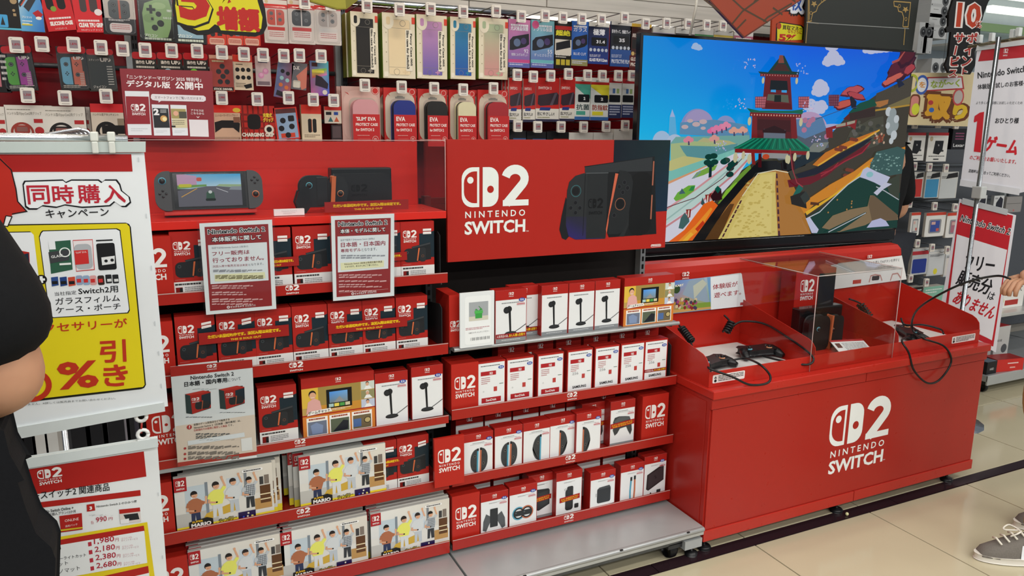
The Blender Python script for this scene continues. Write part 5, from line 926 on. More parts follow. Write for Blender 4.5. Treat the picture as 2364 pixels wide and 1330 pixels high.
# ================================================================ tall hook rack along the wall
YP = 3.0
rk = thing('wall_rack', 'long dark red hook rack with white uprights along the back wall', 'display rack', (2.0, 3.25, 0))
def rb(name, col, kind, x0, x1, y0, y1, z0, z1, bev=0): m = M(); m.box(x0 - 2, x1 - 2, y0 - 3.25, y1 - 3.25, z0, z1, col); return m.build(name, kind, rk, bev)
for x0, x1, zt in ((-1.2, -.02, 2.4), (0, .745, 2.4), (.765, 1.53, 1.995), (1.55, 2.3, 1.995), (2.32, 3.2, 1.995), (3.22, 4.08, 1.83), (4.1, 5.2, 1.83), (5.22, 6.6, 1.83)):
    rb('back_panel', '#86111a' if x0 < 3.2 else '#4c4f54', 'enamel', x0, x1, 3.25, 3.262, .16, zt)
def post(x, zt, col='#aeb6b9', z0=0):
    m = M(); m.box(x - .022 - 2, x - .001 - 2, -.03, 0, z0, zt, col); m.box(x - 2, x + .02 - 2, -.045, 0, z0, zt, '#43464a'); k = 1.2
    while k < zt - .06: m.box(x + .003 - 2, x + .008 - 2, -.0462, -.045, k, k + .018, '#0b0b0c'); m.box(x + .012 - 2, x + .017 - 2, -.0462, -.045, k, k + .018, '#0b0b0c'); k += .03
    m.build('post', 'metal', rk)
for x, z in ((-.007, 2.4), (.757, 2.4), (1.54, 1.99), (2.31, 1.99), (3.21, 1.99), (4.09, 1.83), (5.21, 1.83)): post(x, z)
for x0, x1, z in ((-1.1, -.03, 1.70), (.0, .73, 1.71), (-1.1, -.03, 1.52), (.02, .73, 1.52), (3.25, 4.05, 1.52), (4.12, 5.2, 1.3), (4.12, 5.2, 1.08), (4.12, 5.2, .85)):
    m = M(); m.tube([(x0 - 2, -.03, z), (x1 - 2, -.03, z)], .009, '#5a5f64', 8); m.build('rail', 'metal', rk)
m = M(); m.tube([(.78 - 2, -.12, 1.985), (1.52 - 2, -.12, 1.985)], .013, '#c6ccd6', 10); m.box(.78 - 2, 3.1 - 2, -.02, -.002, 1.985, 2.0, '#e1dcd6'); m.build('rail', 'chrome', rk)
for x0, x1 in ((4.34, 5.4), (5.42, 6.4)):
    m = M(); m.box(x0 - 2, x1 - 2, -.61, -.02, .075, .112, '#a9adae'); m.box(x0 - 2, x1 - 2, -.612, -.6, .055, .115, '#b9bdbe'); m.build('base_tray', 'metal', rk, .003)
for x0, x1, z in ((4.34, 5.4, .44),): m = M(); m.box(x0 - 2, x1 - 2, -.5, -.02, z - .02, z, '#d3d3cf'); m.build('shelf', 'metal', rk, .002)
for x in (4.38, 5.3): m = M(); m.lathe([(.028, -.014), (.032, -.009), (.032, .009), (.028, .014)], (x - 2, -.56, .032), '#121315', 18, 'x'); m.box(x - .02 - 2, x + .02 - 2, -.59, -.53, .05, .075, '#2a2c2e'); m.build('caster', 'plastic', rk)
hook_proto = {}
def hook(desc, u, v, price='1,870', Y=YP, scr='#8f8489', ink='#a03040', z_in=None):
    p = atY(u, v, Y - .045); t = thing('display_hook', f'price tag hook of the {desc}', 'hook', p, 'wire hooks with white electronic price tags')
    if 'w' not in hook_proto:
        m = M(); m.tube([(0, .004, .012), (0, .03, .022), (0, .285, .016)], .0022, '#7d8084', 6); m.tube([(0, .012, -.012), (0, .03, -.02), (0, .29, -.012)], .002, '#5a5d61', 6); hook_proto['w'] = m.build('wire', 'metal', t)
        m = M(); m.prism(rr(-.0185, -.023, .0185, .023, .004, 3), 'y', -.006, .004, '#e3ddd3'); hook_proto['t'] = m.build('price_tag', 'plastic', t, .001); a = M(y0=-.0062); hook_proto['first'] = t
    else:
        for k in ('w', 't'): o = hook_proto[k].copy(); C.objects.link(o); o.parent = t; 
        hook_proto['lt'] = o
    tagp = hook_proto['t'] if hook_proto['first'] is t else hook_proto['lt']
    key = ('s', price, scr)
    if key not in hook_proto:
        a = M(y0=-.0062); a.R(-.012, -.012, .012, .014, scr, 1); a.T(price, -.0095, -.003, .0095, -.003, .008, ink, 2, .03); a.R(-.015, .0175, -.009, .0185, '#5a5550', 1); a.R(-.01, -.0195, .012, -.018, '#9a938c', 1); hook_proto[key] = a.build('tag_screen', 'print', tagp)
    else: o = hook_proto[key].copy(); C.objects.link(o); o.parent = tagp
    return t
def pack(desc, name, cat, b, fn, tag=None, price='1,870', Y=YP, tilt=0, d=.014, side='#c9c3b8', blister=None, n=1, dx=.0, group=None, scr='#8f8489', dy=.016):
    x0, y0, x1, y1 = b; bl = atY((x0 + x1) / 2, y1, Y); w = atY(x1, (y0 + y1) / 2, Y).x - atY(x0, (y0 + y1) / 2, Y).x; h = atY((x0 + x1) / 2, y0, Y).z - bl.z
    t = thing(name, desc, cat, bl, group, (0, math.radians(tilt), 0)); m = M(); m.box(-w / 2, w / 2, 0, d, 0, h, side); m.build('card', 'print', t, .0008)
    a = unit(w, h, -.0003); a.w = w; a.h = h; fn(a); a.build('front_print', 'print', t)
    if blister:
        bx0, by0, bx1, by1 = blister; m = M(); m.prism(rr((bx0 - .5) * w, by0 * h, (bx1 - .5) * w, by1 * h, .1 * w, 4), 'y', -.014, -.006, '#fff'); m.build('blister', 'film', t, .004)
    for k in range(1, n): dup(t, (bl.x + dx * k, Y + dy * k, bl.z + .001 * k), f'{desc}, {"one" if k == 1 else "two"} behind')
    if tag: hook(desc, tag[0], tag[1], price, Y, scr)
    return t
def jc(a, x, y, w, h, cl, cr=None, dots='#2a2c2e', bar=None):
    """pair of small controllers lying side by side"""
    cr = cr or cl; g = w * .03
    a.R(x, y, x + w / 2 - g, y + h, cl, 2, w * .2); a.R(x + w * .25, y, x + w / 2 - g, y + h, cl, 2.2); a.R(x + w / 2 + g, y, x + w, y + h, cr, 2, w * .2); a.R(x + w / 2 + g, y, x + w * .75, y + h, cr, 2.2)
    if bar: a.R(x + w / 2 - g, y, x + w / 2 + g, y + h, bar, 2.4)
    for (cx, cy) in ((.25, .74), (.74, .36)): a.E(x + w * cx, y + h * cy, w * .11, dots, 3, n=14); a.ring(x + w * cx, y + h * cy, w * .08, .25, '#77797b', 4, n=12)
    for cx, cy in ((.25, .4), (.74, .74)):
        for dx, dy in ((0, .06), (0, -.06), (.06, 0), (-.06, 0)): a.E(x + w * (cx + dx), y + h * (cy + dy * .9), w * .035, dots, 3, n=8)
def c_(s): return lambda a: s(a)
# --- row A
pack('black pack with beige cross buttons', 'grip_cap_pack', 'package', (-8, -40, 50, 69), lambda a: (a.R(0, 0, 1, 1, '#1a1816', 1), [a.E(x, y, .14, '#a98f6a', 2) for x, y in ((.35, .9), (.8, .62))], a.R(.6, .82, .95, .88, '#a98f6a', 2), a.R(.72, .76, .83, .94, '#a98f6a', 2), a.R(.2, .63, .5, .69, '#a98f6a', 2), a.E(.78, .42, .06, '#a98f6a', 2), a.R(.74, .3, .86, .36, '#a98f6a', 2), a.R(.1, .05, .5, .32, '#4aa3d8', 3, .06), a.P([(.2, .1), (.3, .28), (.38, .1)], '#2a2c2e', 4), a.R(0, 0, 1, .04, '#5ab5cf', 3)))
pack('light blue box showing grip cases', 'grip_case_box', 'package', (50, -40, 104, 73), lambda a: (a.G([(0, 0), (1, 0), (1, 1), (0, 1)], ['#5fa9d6', '#2b6fc0', '#5c96d0', '#c9dfe8'], 1), a.P([(0, .55), (.6, .95), (.75, .9), (.05, .48)], '#2c2e33', 2), a.P([(.2, .5), (.8, .9), (.95, .8), (.4, .4)], '#35363c', 3), a.L([(.1, .52), (.68, .91)], .05, '#c9553a', 4), a.E(.66, .7, .08, '#c9a06a', 4), a.P([(.55, .38), (.8, .45), (1, .36), (.8, .25)], '#b3242c', 3), a.E(.8, .28, .13, '#e9e6e2', 3, .6), a.T('プロコン2', .08, .27, .5, .27, .04, '#e9f2f2', 4, .03), a.rows(.08, .22, .5, .12, 2, '#d5e6ee', 4), a.R(.05, .12, .5, .15, '#d2c64a', 4)), d=.03, side='#d9cfa8')
pack('tilted red silicone case pack', 'silicone_case_pack', 'package', (112, -45, 180, 71), lambda a: (a.R(0, 0, 1, 1, '#c8242a', 1), a.R(.14, .42, .4, 1, '#1d1a1a', 2, .12), a.R(.52, .42, .8, 1, '#1d1a1a', 2, .12), a.E(.36, .44, .1, '#7d9a3c', 3), a.rows(.12, .27, .88, .23, 1, '#eadada', 3, .9), a.T('SILICONE CASE', .12, .11, .9, .11, .085, '#efe6e2', 3, .06), a.T('シリコンケース', .25, .03, .65, .03, .035, '#efe6e2', 3)), tilt=-8, d=.02, side='#a01c22')
pack('bright red clear grip pack', 'clear_grip_pack', 'package', (178, -42, 248, 75), lambda a: (a.R(0, 0, 1, 1, '#d02a30', 1), a.R(.22, .4, .44, 1, '#4a3f40', 2, .1), a.R(.54, .4, .8, 1, '#4a3f40', 2, .1), [a.E(x, y, .05, '#241f20', 3) for x, y in ((.32, .86), (.32, .7), (.68, .7), (.68, .9))], a.E(.8, .4, .13, '#e6dcdc', 3, .9), a.rows(.1, .25, .8, .21, 1, '#eadada', 3, .9), a.T('CLEAR TPU GRIP', .1, .1, .9, .1, .09, '#efe6e2', 3, .06), a.T('TPUグリップ クリア', .15, .03, .85, .03, .035, '#efe6e2', 3)), tilt=-3, d=.02, side='#a01c22')
def blk(name='clear'): 
    return lambda a: (a.R(0, 0, 1, 1, '#c9bfb6', 1, .05), a.R(0, 0, 1, .42, '#1c1718', 2), jc(a, .2, .42, .64, .48, '#4a5052', '#4a5052', '#17191b', '#6fb0d0'), a.R(.5, .42, .56, .9, '#c4553a', 3), a.rows(.18, .4, .82, .34, 2, '#e9e6e6', 3), a.R(.2, .06, .86, .3, '#d9cfcd', 3, .1), a.rows(.26, .26, .8, .12, 3, '#c2686a', 4, .35))
pack('black and clear blister with dark controllers', 'controller_case_blister', 'package', (240, -8, 317, 80), blk(), d=.012, blister=(.1, .04, .94, .94))
pack('green camouflage controller skin in a black blister', 'controller_skin_blister', 'package', (324, -10, 405, 96), lambda a: (a.R(0, 0, 1, 1, '#20221f', 1, .04), a.P([(.15, .12), (.12, .6), (.2, .82), (.4, .88), (.7, .95), (.9, .92), (.97, .7), (.9, .3), (.8, .1), (.4, .06)], '#88a96f', 2), a.E(.6, .78, .2, '#9dbb83', 3, .5), a.E(.3, .5, .16, '#7b9a64', 3, .8), a.R(.25, .66, .5, .72, '#1c1e1c', 4), a.R(.33, .6, .41, .79, '#1c1e1c', 4), a.E(.58, .6, .08, '#1c1e1c', 4), a.E(.62, .4, .1, '#1c1e1c', 4), a.E(.45, .3, .09, '#1c1e1c', 4), a.R(.36, .46, .43, .52, '#1c1e1c', 4), a.T('手触り', .82, .66, .95, .66, .05, '#dfe6dc', 4, .05), a.T('なめらか', .7, .5, .95, .5, .05, '#dfe6dc', 4, .03), a.T('プロコン', .14, .1, .5, .1, .06, '#e6ece2', 5, .04), a.rows(.14, .08, .9, .03, 1, '#c6cfc0', 5, .9)), d=.02, side='#26282a', blister=(.05, .05, .95, .97), tag=None)
pack('pale blue controller skin in a black blister', 'controller_skin_blister', 'package', (405, 40, 478, 101), lambda a: (a.R(0, 0, 1, 1, '#26292b', 1, .04), a.P([(.12, .2), (.1, .9), (.3, 1), (.9, 1), (.9, .2)], '#8fb0bf', 2), a.R(.4, .6, .5, .8, '#1c1e1c', 3), a.R(.33, .67, .58, .74, '#1c1e1c', 3), a.T('プロコン', .1, .22, .55, .22, .12, '#e6ece2', 4, .04), a.rows(.1, .16, .9, .06, 1, '#c6cfc0', 4, .9)), d=.02, side='#26282a')
for i, (x0, x1) in enumerate(((480, 523), (524, 562), (563, 602))):
    pack(['first', 'second', 'third'][i] + ' small red pack just under the yellow sign', 'small_case_pack', 'package', (x0, 60, x1, 103 + i), lambda a: (a.R(0, 0, 1, 1, '#c93a28', 1), a.R(.1, .0, .9, .35, '#d8a894', 2, .1), a.E(.3, .55, .13, '#2b2d2f', 3), a.R(.55, .48, .8, .62, ('#2b2d2f', '#8fb5c4', '#2b2d2f')[i], 3), a.rows(.15, .28, .85, .08, 3, '#a33a30', 3)))
for i, (x0, x1, c, nm, t) in enumerate(((612, 667, '#c8442f', 'orange red', 0), (668, 729, '#2a2c30', 'black', (703, 5)), (729, 789, '#b2a49c', 'see-through', (763, 9)))):
    pack(f'{nm} controller cases in a white topped blister', 'controller_case_blister', 'package', (x0, 0 + i * 2, x1, 100 + i * 2), lambda a, c=c: (a.R(0, 0, 1, 1, '#d8cdc4', 1, .05), a.R(0, .8, 1, .9, '#c9302a', 2), a.E(.14, .95, .07, '#c9b48c', 2), jc(a, .14, .42, .72, .36, c, c, '#4a4c4e', '#d9d2cc'), a.R(.14, .07, .86, .38, '#e3d6cf', 4, .1), a.R(.14, .3, .86, .38, '#c9302a' if c != '#b2a49c' else '#d9d2cc', 5), a.rows(.2, .26, .8, .13, 3, '#c2686a', 5, .35)), tag=t or None, blister=(.06, .05, .94, .82), price='2,480')
# --- row B
pack('black and pink box cut by the frame edge', 'grip_box', 'package', (-40, 104, 26, 213), lambda a: (a.R(0, 0, 1, 1, '#1b1618', 1), a.R(.3, .12, .7, .7, '#b56a76', 2), a.rows(.75, .8, .95, .2, 5, '#cfc9c4', 3)), d=.03, side='#1a1719')
def up_(l, r, lab=True): return lambda a: (a.R(0, 0, 1, .86, '#2b2a28', 1), a.R(.05, .84, 1, 1, '#b21f26', 2, .1), jc(a, .1, .14, .72, .62, l, r), a.T('UP♪', .55, .7, .9, .7, .08, '#e8e0da', 6, .05), a.rows(.1, .12, .9, .05, 2, '#c9c3b8', 6), a.R(.62, .1, .86, .44, '#33312f' if not lab else r, 1.5), a.rows(.7, .4, .84, .12, 7, '#d9d2c8', 6, .4))
pack('green and purple controller skins in a black blister', 'controller_skin_blister', 'package', (17, 107, 90, 210), up_('#56a23c', '#a8409c'), tag=(38, 104), tilt=-4, blister=(.05, .05, .95, .84), side='#26282a')
hook('empty peg beside the green skins', 97, 102)
pack('blue and orange controller skins in a black blister', 'controller_skin_blister', 'package', (142, 108, 210, 209), up_('#6aa6c2', '#cf6b52'), tag=(170, 103), tilt=-2, blister=(.05, .05, .95, .84), side='#26282a')
pack('smoky black controller skins in a black blister', 'controller_skin_blister', 'package', (208, 114, 273, 211), lambda a: (a.R(0, 0, 1, .86, '#35352f', 1), a.R(.05, .86, 1, 1, '#b21f26', 2, .1), a.R(.1, .1, .5, .7, '#2c302c', 2, .1), a.R(.52, .1, .85, .7, '#2e312d', 2, .1), a.T('UP♪', .5, .7, .88, .7, .1, '#d9d2c8', 6, .05), a.T('スティック', .1, .72, .46, .72, .05, '#d9d2c8', 6), a.T('ジョイコン', .15, .08, .6, .08, .06, '#d9d2c8', 6, .02), a.rows(.7, .6, .9, .12, 8, '#c9c3b8', 6, .4)), tag=(233, 110), tilt=-2, blister=(.05, .05, .95, .86), side='#26282a')
hook('bare upright beside the smoky skins', 283, 113, '960')
for i, (x0, x1, tx, c1, c2) in enumerate(((311, 366, 335, '#2a2c2e', '#3a3c3e'), (368, 425, 396, '#8fb5c4', '#d0603c'), (428, 484, 455, '#6ec03a', '#c04a80'))):
    pack(f'red topped stick cap pack, {ORD[i]} above the magazine placard', 'stick_cap_pack', 'package', (x0, 121 + i, x1, 200), lambda a, c1=c1, c2=c2: (a.R(0, 0, 1, 1, '#2b2824', 1), a.R(0, .8, 1, 1, '#bf2228', 2, .1), a.T('操作性', .14, .66, .5, .66, .1, '#e8dfd2', 3, .04), a.T('UP♪', .55, .66, .92, .66, .12, '#e8dfd2', 3, .06), a.rows(.14, .6, .9, .54, 1, '#d0c8ba', 3, .9), a.E(.4, .42, .16, c1, 3), a.E(.75, .4, .12, c2, 3)), tag=(tx, 116 + i), price='960')
pack('red see-through pack with a star of black caps', 'stick_cap_pack', 'package', (488, 128, 543, 211), lambda a: (a.R(0, 0, 1, 1, '#b9402c', 1), a.R(0, .9, 1, 1, '#d8a48c', 2), a.rows(.1, .86, .6, .8, 1, '#d8c9a0', 3, .8), [a.E(x, y, .11, '#2a1f1c', 3) for x, y in ((.52, .7), (.36, .55), (.7, .55), (.53, .42), (.4, .27), (.7, .27))], a.R(.08, .02, .94, .12, '#1c1716', 4), a.T('STICK DRIVER', .12, .035, .9, .035, .06, '#e6dccf', 5, .06)), tag=(512, 121), price='960', blister=(.05, .14, .95, .88))
pack('cream card with six black dots', 'stick_cap_pack', 'package', (541, 127, 586, 208), lambda a: (a.R(0, 0, 1, 1, '#e3cdb0', 1), a.R(0, .8, 1, 1, '#d03a2a', 2), [a.E(x, y, .11, '#1c1716', 3) for x in (.22, .5, .78) for y in (.58, .36)], a.rows(.14, .74, .5, .7, 1, '#4a3c30', 3), a.rows(.1, .2, .6, .06, 3, '#8a7a66', 3), a.P([(.5, .14), (.9, .2), (.92, .08), (.6, .04)], '#1c1716', 3)), tag=(563, 125), price='960')
pack('clear pack with pink caps', 'stick_cap_pack', 'package', (592, 130, 627, 199), lambda a: (a.R(0, 0, 1, 1, '#cdb5b4', 1, .05), a.R(.2, .78, .8, .96, '#5a5a70', 2), a.E(.65, .5, .2, '#d28ab0', 3), a.E(.35, .36, .2, '#d890b4', 3), a.E(.65, .52, .12, '#e3a6c4', 4), a.E(.35, .38, .12, '#e6aac8', 4), a.R(.1, .04, .9, .16, '#7d6a70', 3)), tag=(607, 127), price='960', d=.008)
pack('tilted blue card with coloured round caps', 'stick_cap_pack', 'package', (632, 142, 668, 226), lambda a: (a.G([(0, 0), (1, 0), (1, 1), (0, 1)], ['#5c6896', '#c05a52', '#8a5a6a', '#6f83a8'], 1), [a.E(x, y, .13, c, 3) for x, y, c in ((.35, .74, '#1c1a1c'), (.7, .7, '#1c1a1c'), (.35, .55, '#9cc6c4'), (.72, .51, '#9cc6c4'), (.34, .36, '#d8733c'), (.72, .31, '#d8733c'))], a.P([(.1, .06), (.15, .2), (.9, .14), (.85, .02)], '#2a262c', 3)), tag=(655, 129), tilt=10, price='860', d=.008)
pack('tilted grey and orange thumb pad card', 'stick_cap_pack', 'package', (672, 145, 707, 207), lambda a: (a.R(0, 0, 1, 1, '#6c6a6e', 1), a.P([(.3, .5), (1, .9), (1, .1), (.7, 0)], '#d07a66', 2), a.T('D-X', .1, .72, .5, .74, .14, '#e3dcd6', 3, .04), a.R(.1, .06, .6, .34, '#c9c0b0', 3, .1), a.R(.14, .08, .55, .28, '#e3dcc9', 4)), tag=(691, 128), tilt=5, price='980', d=.008)
pack('rainbow box with a black controller', 'grip_box', 'package', (718, 141, 761, 221), lambda a: (a.G([(0, 0), (1, 0), (1, 1), (0, 1)], ['#b9528c', '#4a4ac0', '#4ab0b8', '#5a6a9a'], 1), a.G([(.1, .5), (.9, .6), (.9, .8), (.1, .75)], ['#d04a4a', '#d06ac0', '#6ac04a', '#c9d04a'], 2), a.R(.1, .84, .4, .95, '#4a2a2c', 3), a.P([(.25, .3), (.3, .6), (.6, .55), (.95, .35), (.9, .2), (.6, .25)], '#2b2230', 4), a.R(.1, .66, .75, .73, '#e0d04a', 4), a.E(.75, .1, .13, '#d9d0c4', 4)), tag=(741, 130), price='1,480', d=.02, side='#30604a')
# --- row C
def wheel(c, c2='#b22a2c'): return lambda a: (a.R(0, 0, 1, 1, '#ded8ce', 1), a.T('ハンドル型のJoy-Con2用グリップ', .06, .74, .94, .75, .09, '#6a6458', 3), a.rows(.06, .9, .66, .86, 1, '#8a8478', 3), a.ring(.4, .32, .3, .22, c, 3, n=26), a.R(.2, .3, .6, .5, c, 4, .06), a.R(.26, .34, .54, .46, '#8a5a54', 5, .03), a.R(.72, .56, .95, .66, '#b22a2c', 3), a.E(.84, .36, .12, c2, 3))
pack('white wheel grip box at the frame edge', 'wheel_grip_box', 'package', (-50, 246, 22, 336), wheel('#4a9a4a'), d=.02, side='#a9a49a')
pack('white box with a brick red wheel grip', 'wheel_grip_box', 'package', (20, 243, 110, 335), wheel('#9a3a30'), tag=(64, 220), price='1,320', d=.045, side='#8f8a84', n=2, dx=.02, dy=.05)
pack('white box with a black wheel grip', 'wheel_grip_box', 'package', (108, 246, 205, 338), wheel('#1f1d1d'), tag=(150, 226), price='1,320', d=.045, side='#8f8a84', n=2, dx=.012, dy=.05)
pack('red topped box with a black wheel grip', 'wheel_grip_box', 'package', (217, 240, 292, 338), lambda a: (a.R(0, 0, 1, 1, '#cdbfae', 1), a.R(0, .8, 1, 1, '#c9262a', 2), a.T('ハンドル型アタッチメント', .06, .72, .85, .72, .06, '#4a3c30', 3), a.ring(.45, .35, .34, .34, '#1a1717', 3, n=26), a.R(.3, .3, 1, .5, '#1a1717', 4), a.R(.8, .5, 1, .66, '#8a7a66', 5)), tag=(245, 222), price='1,100', d=.03, side='#a01c22', n=2, dy=.035)
pack('red and cream controller grip box', 'controller_grip_box', 'package', (495, 243, 560, 322), lambda a: (a.R(0, 0, 1, 1, '#cfa78c', 1), a.R(0, .78, 1, 1, '#d82c22', 2), a.T('コントローラーグリップセット', .08, .66, .9, .68, .07, '#6a3c30', 3), a.P([(.05, .2), (.05, .5), (.3, .56), (.7, .56), (.95, .48), (.9, .2), (.7, .34), (.3, .34)], '#1c1818', 4), a.R(.72, .5, .96, .66, '#8a5a44', 4), a.E(.85, .86, .14, '#d9b43c', 4, .6)), tag=(512, 226), price='1,980', d=.03, side='#b02a22')
pack('red plaid charging grip box', 'charging_grip_box', 'package', (558, 244, 637, 322), lambda a: (a.R(0, 0, 1, 1, '#b8261c', 1), [a.R(x, 0, x + .05, 1, '#7d1a14', 1.5) for x in (.05, .2, .35, .5, .65, .8)], [a.R(0, y, 1, y + .06, '#7d1a14', 1.6) for y in (.1, .3, .5, .7)], a.R(.2, .3, .58, .74, '#1a1514', 3, .12), a.T('充電式', .66, .66, .92, .66, .12, '#e8c83a', 4, .05), a.T('グリップ', .66, .52, .95, .52, .12, '#e8c83a', 4, .05), a.E(.82, .3, .14, '#e3d6c4', 4), a.E(.82, .3, .08, '#1a1514', 5), a.T('CHARGING GRIP', .02, .08, .96, .08, .12, '#e8e0d0', 5, .05)), tag=(594, 229), price='2,178', d=.03, side='#8f1c16')
pack('tilted pale blue joystick button box', 'stick_box', 'package', (640, 248, 694, 322), lambda a: (a.R(0, 0, 1, 1, '#d03428', 1), a.R(.08, .04, .94, .9, '#8fa6c2', 2), a.R(.08, .82, .94, .96, '#5a3030', 3), [a.E(x, y, .12, '#211e22', 4) for x, y in ((.35, .6), (.25, .36), (.7, .4), (.5, .14))], a.R(.58, .56, .84, .74, '#211e22', 4, .05), a.R(.2, .06, .8, .2, '#c9442f', 3)), tag=(666, 226), price='1,320', tilt=-5, d=.03, side='#d8cbb8')
pack('cream box with two slim black controllers', 'controller_box', 'package', (698, 242, 744, 322), lambda a: (a.R(0, 0, 1, 1, '#dcc9ac', 1), a.R(0, .74, 1, 1, '#cf3426', 2), a.R(.32, .2, .5, .6, '#23201f', 3, .08), a.R(.55, .2, .74, .6, '#23201f', 3, .08), a.R(.49, .22, .52, .58, '#c46a4a', 4), a.rows(.12, .14, .9, .04, 2, '#8a7a66', 3)), tag=(723, 230), price='2,980', d=.03, side='#b9a488')
pack('small white and red card of charms', 'charm_card', 'package', (750, 246, 789, 285), lambda a: (a.R(0, 0, 1, 1, '#d9ccba', 1), a.R(0, .78, 1, 1, '#c9302a', 2), a.R(.08, .5, .4, .68, '#1f1d20', 3), a.R(.55, .5, .8, .68, '#2a4a9a', 3), a.P([(.2, .1), (.35, .4), (.5, .1)], '#3c6a6a', 3), a.P([(.55, .1), (.7, .4), (.85, .1)], '#c05a3a', 3)), tag=(770, 232), price='1,100', d=.01)
pack('narrow dark patterned card', 'charm_card', 'package', (766, 288, 790, 322), lambda a: (a.R(0, 0, 1, 1, '#33282a', 1), a.R(.1, .1, .9, .9, '#5a4a4c', 2)), d=.02, side='#2a2022')
# --- slim hard case boxes
sc_ = [('black', '#1d1a17', '#26221e', (813, 28, 875, 178), (847, 14)), ('cream', '#e0c9a0', '#e8d4ac', (885, 31, 960, 181), (922, 22)), ('pink to violet', '#bf8ab4', '#6a5fa8', (963, 35, 1033, 182), (994, 21)), ('deep blue', '#2f7fa0', '#2456a8', (1040, 40, 1098, 183), (1069, 27)), ('green to pink', '#a8b894', '#cf8f8c', (1105, 42, 1172, 183), (1145, 26))]
for i, (nm, c1, c2, b, tg) in enumerate(sc_):
    def art(a, c1=c1, c2=c2):
        a.R(0, 0, 1, 1, '#e0d6bc', 1); a.R(.16, .045, .86, .91, '#c9bda0', 2, .12); a.G([(.19, .06), (.83, .06), (.83, .9), (.19, .9)], [c2, c2, c1, c1], 3)
        a.R(.19, .77, .83, .774, '#8f8778', 4); a.R(.19, .17, .83, .174, '#8f8778', 4); a.E(.62, .85, .08, c1, 5, n=16); a.ring(.62, .85, .09, .12, '#8a8478', 6, n=16); a.ring(.42, .1, .09, .1, '#8a8478', 6, n=16); a.E(.42, .1, .08, c2, 5); a.R(.6, .09, .76, .11, '#8a8478' if nm == 'black' else c1, 5); a.R(.66, .065, .7, .135, '#8a8478' if nm == 'black' else c1, 5)
        a.E(.18, .87, .17, '#e6dcc4', 5, 1.3, 18); a.R(.12, .82, .24, .94, c1, 6, .05); a.R(.9, .85, 1, .95, '#d8432f', 6); a.T('fancy Hard Case 005', .0, 0, 1, 0, .001, '#333', 1) if False else None
        sv = a.m; w, h = a.w, a.h; a.m = lambda x, y: ((.80 - .5) * w - y * .1, .62 * h - x * h * .46); 
        V, F, a0, a1, b0, b1 = glyphs('Fancy Hard Case for Switch2', .03)
        a.R(0, -.0, 0, 0, '#fff') if False else None; a.m = sv; a.R(.70, .12, .9, .76, '#e8e0cc', 7, .03)
        for k, txt in enumerate(('Fancy Case 005', 'Slim case for Switch2')):
            V, F, a0, a1, b0, b1 = glyphs(txt, .04); X0 = (.84 - .1 * k - .5) * w; Lh = h * (.5 if k == 0 else .6); Z0 = h * (.70 if k == 0 else .75)
            a._add([(X0 - .0 + (y - b0) / (b1 - b0) * .075 * w * 1.0 - .01 * w, a.y0 - 9 * EPS, Z0 - (x - a0) / (a1 - a0) * Lh) for x, y in V], F, '#26221c')
        for k in range(4): a.E(.11, .7 - .15 * k, .015, '#8a7f5c', 4, n=6)
        a.R(.03, .02, .15, .1, '#ece4d0', 6, .02)
    pack(f'{nm} slim hard case box with green sides', 'hard_case_box', 'package', b, art, tag=tg, price='3,380', d=.06, side='#7d9a3a', n=2, dx=-.004, dy=.065, scr='#8a8080')
# --- protect cases
pc2 = [('pink slim', '#cf9498', (792, 200, 880, 326), (842, 197), '#c9a49a'), ('navy blue', '#23307f', (888, 203, 962, 326), (927, 201), None), ('black', '#1f1c1a', (966, 206, 1033, 326), (1002, 204), None), ('ivory', '#d9d2ac', (1037, 208, 1097, 326), (1069, 207), None), ('dark red', '#a2252c', (1103, 208, 1172, 326), (1139, 204), None)]
for i, (nm, c, b, tg, bgc) in enumerate(pc2):
    def art(a, c=c, i=i, bgc=bgc):
        a.R(0, 0, 1, 1, bgc or '#c2302c', 1); a.R(.04, .0, .96, .93, '#d3b0a6' if not i else '#cfc0ae', 2, .3); a.E(.88, .93, .1, '#c2302c', 3, n=18); a.ring(.88, .93, .085, .12, '#e6d8ce', 4)
        a.R(.18, .0, .9, .8, '#b9a89c', 3, .16); a.P([(.08, .9), (.2, .84), (.16, .88)], '#c2302c', 3)
        if i: a.R(.35, .8, .65, .835, '#8c8880', 3); a.R(.4, .81, .6, .85, '#8c8880', 3, .05)
    t = pack(f'{nm} zip case pack with a red lower label', 'protect_case_pack', 'package', b, art, tag=tg, price='1,870', d=.012, side='#b8302c', n=2, dx=-.006, dy=.055, scr='#8c7f7c')
    w = atY(b[2], 260, YP).x - atY(b[0], 260, YP).x; h = atY(b[0], b[1], YP).z - atY(b[0], b[3], YP).z
    m = M(); m.prism(rr(-.28 * w, -.02, .36 * w, .76 * h, .2 * w, 6), 'y', -.045, -.002, c); m.prism(rr(-.285 * w, -.021, .365 * w, .764 * h, .2 * w, 6), 'y', -.026, -.022, '#2a2624' if i else '#a87a7a'); o = m.build('zip_case', 'plastic', t, .006)
    a = M(lambda x, y, w=w, h=h: (-.3 * w + x * .7 * w, -.02 + y * (.5 * h + .02)), -.0455); a.R(0, 0, 1, 1, '#bd2b2c', 1)
    if i == 0: a.T("'SLIM' EVA", .12, .8, .85, .8, .12, '#efe2dc', 2, .03)
    else: a.T('EVA', .1, .8, .5, .8, .14, '#efe2dc', 2, .03)
    a.T('PROTECT CASE', .1, .64, .92, .64, .09, '#efe2dc', 2, .03); a.T('for SWITCH 2', .1, .48, .78, .48, .09, '#efe2dc', 2, .03); a.rows(.15, .36, .6, .32, 1, '#dba6a0', 2); a.R(.15, .14, .65, .26, '#c94a48', 2, .05); a.ring(.82, .24, .11, .1, '#e6d8ce', 2); a.T('10', .77, .2, .86, .2, .07, '#e6d8ce', 2, .03); a.build('case_label', 'print', t)
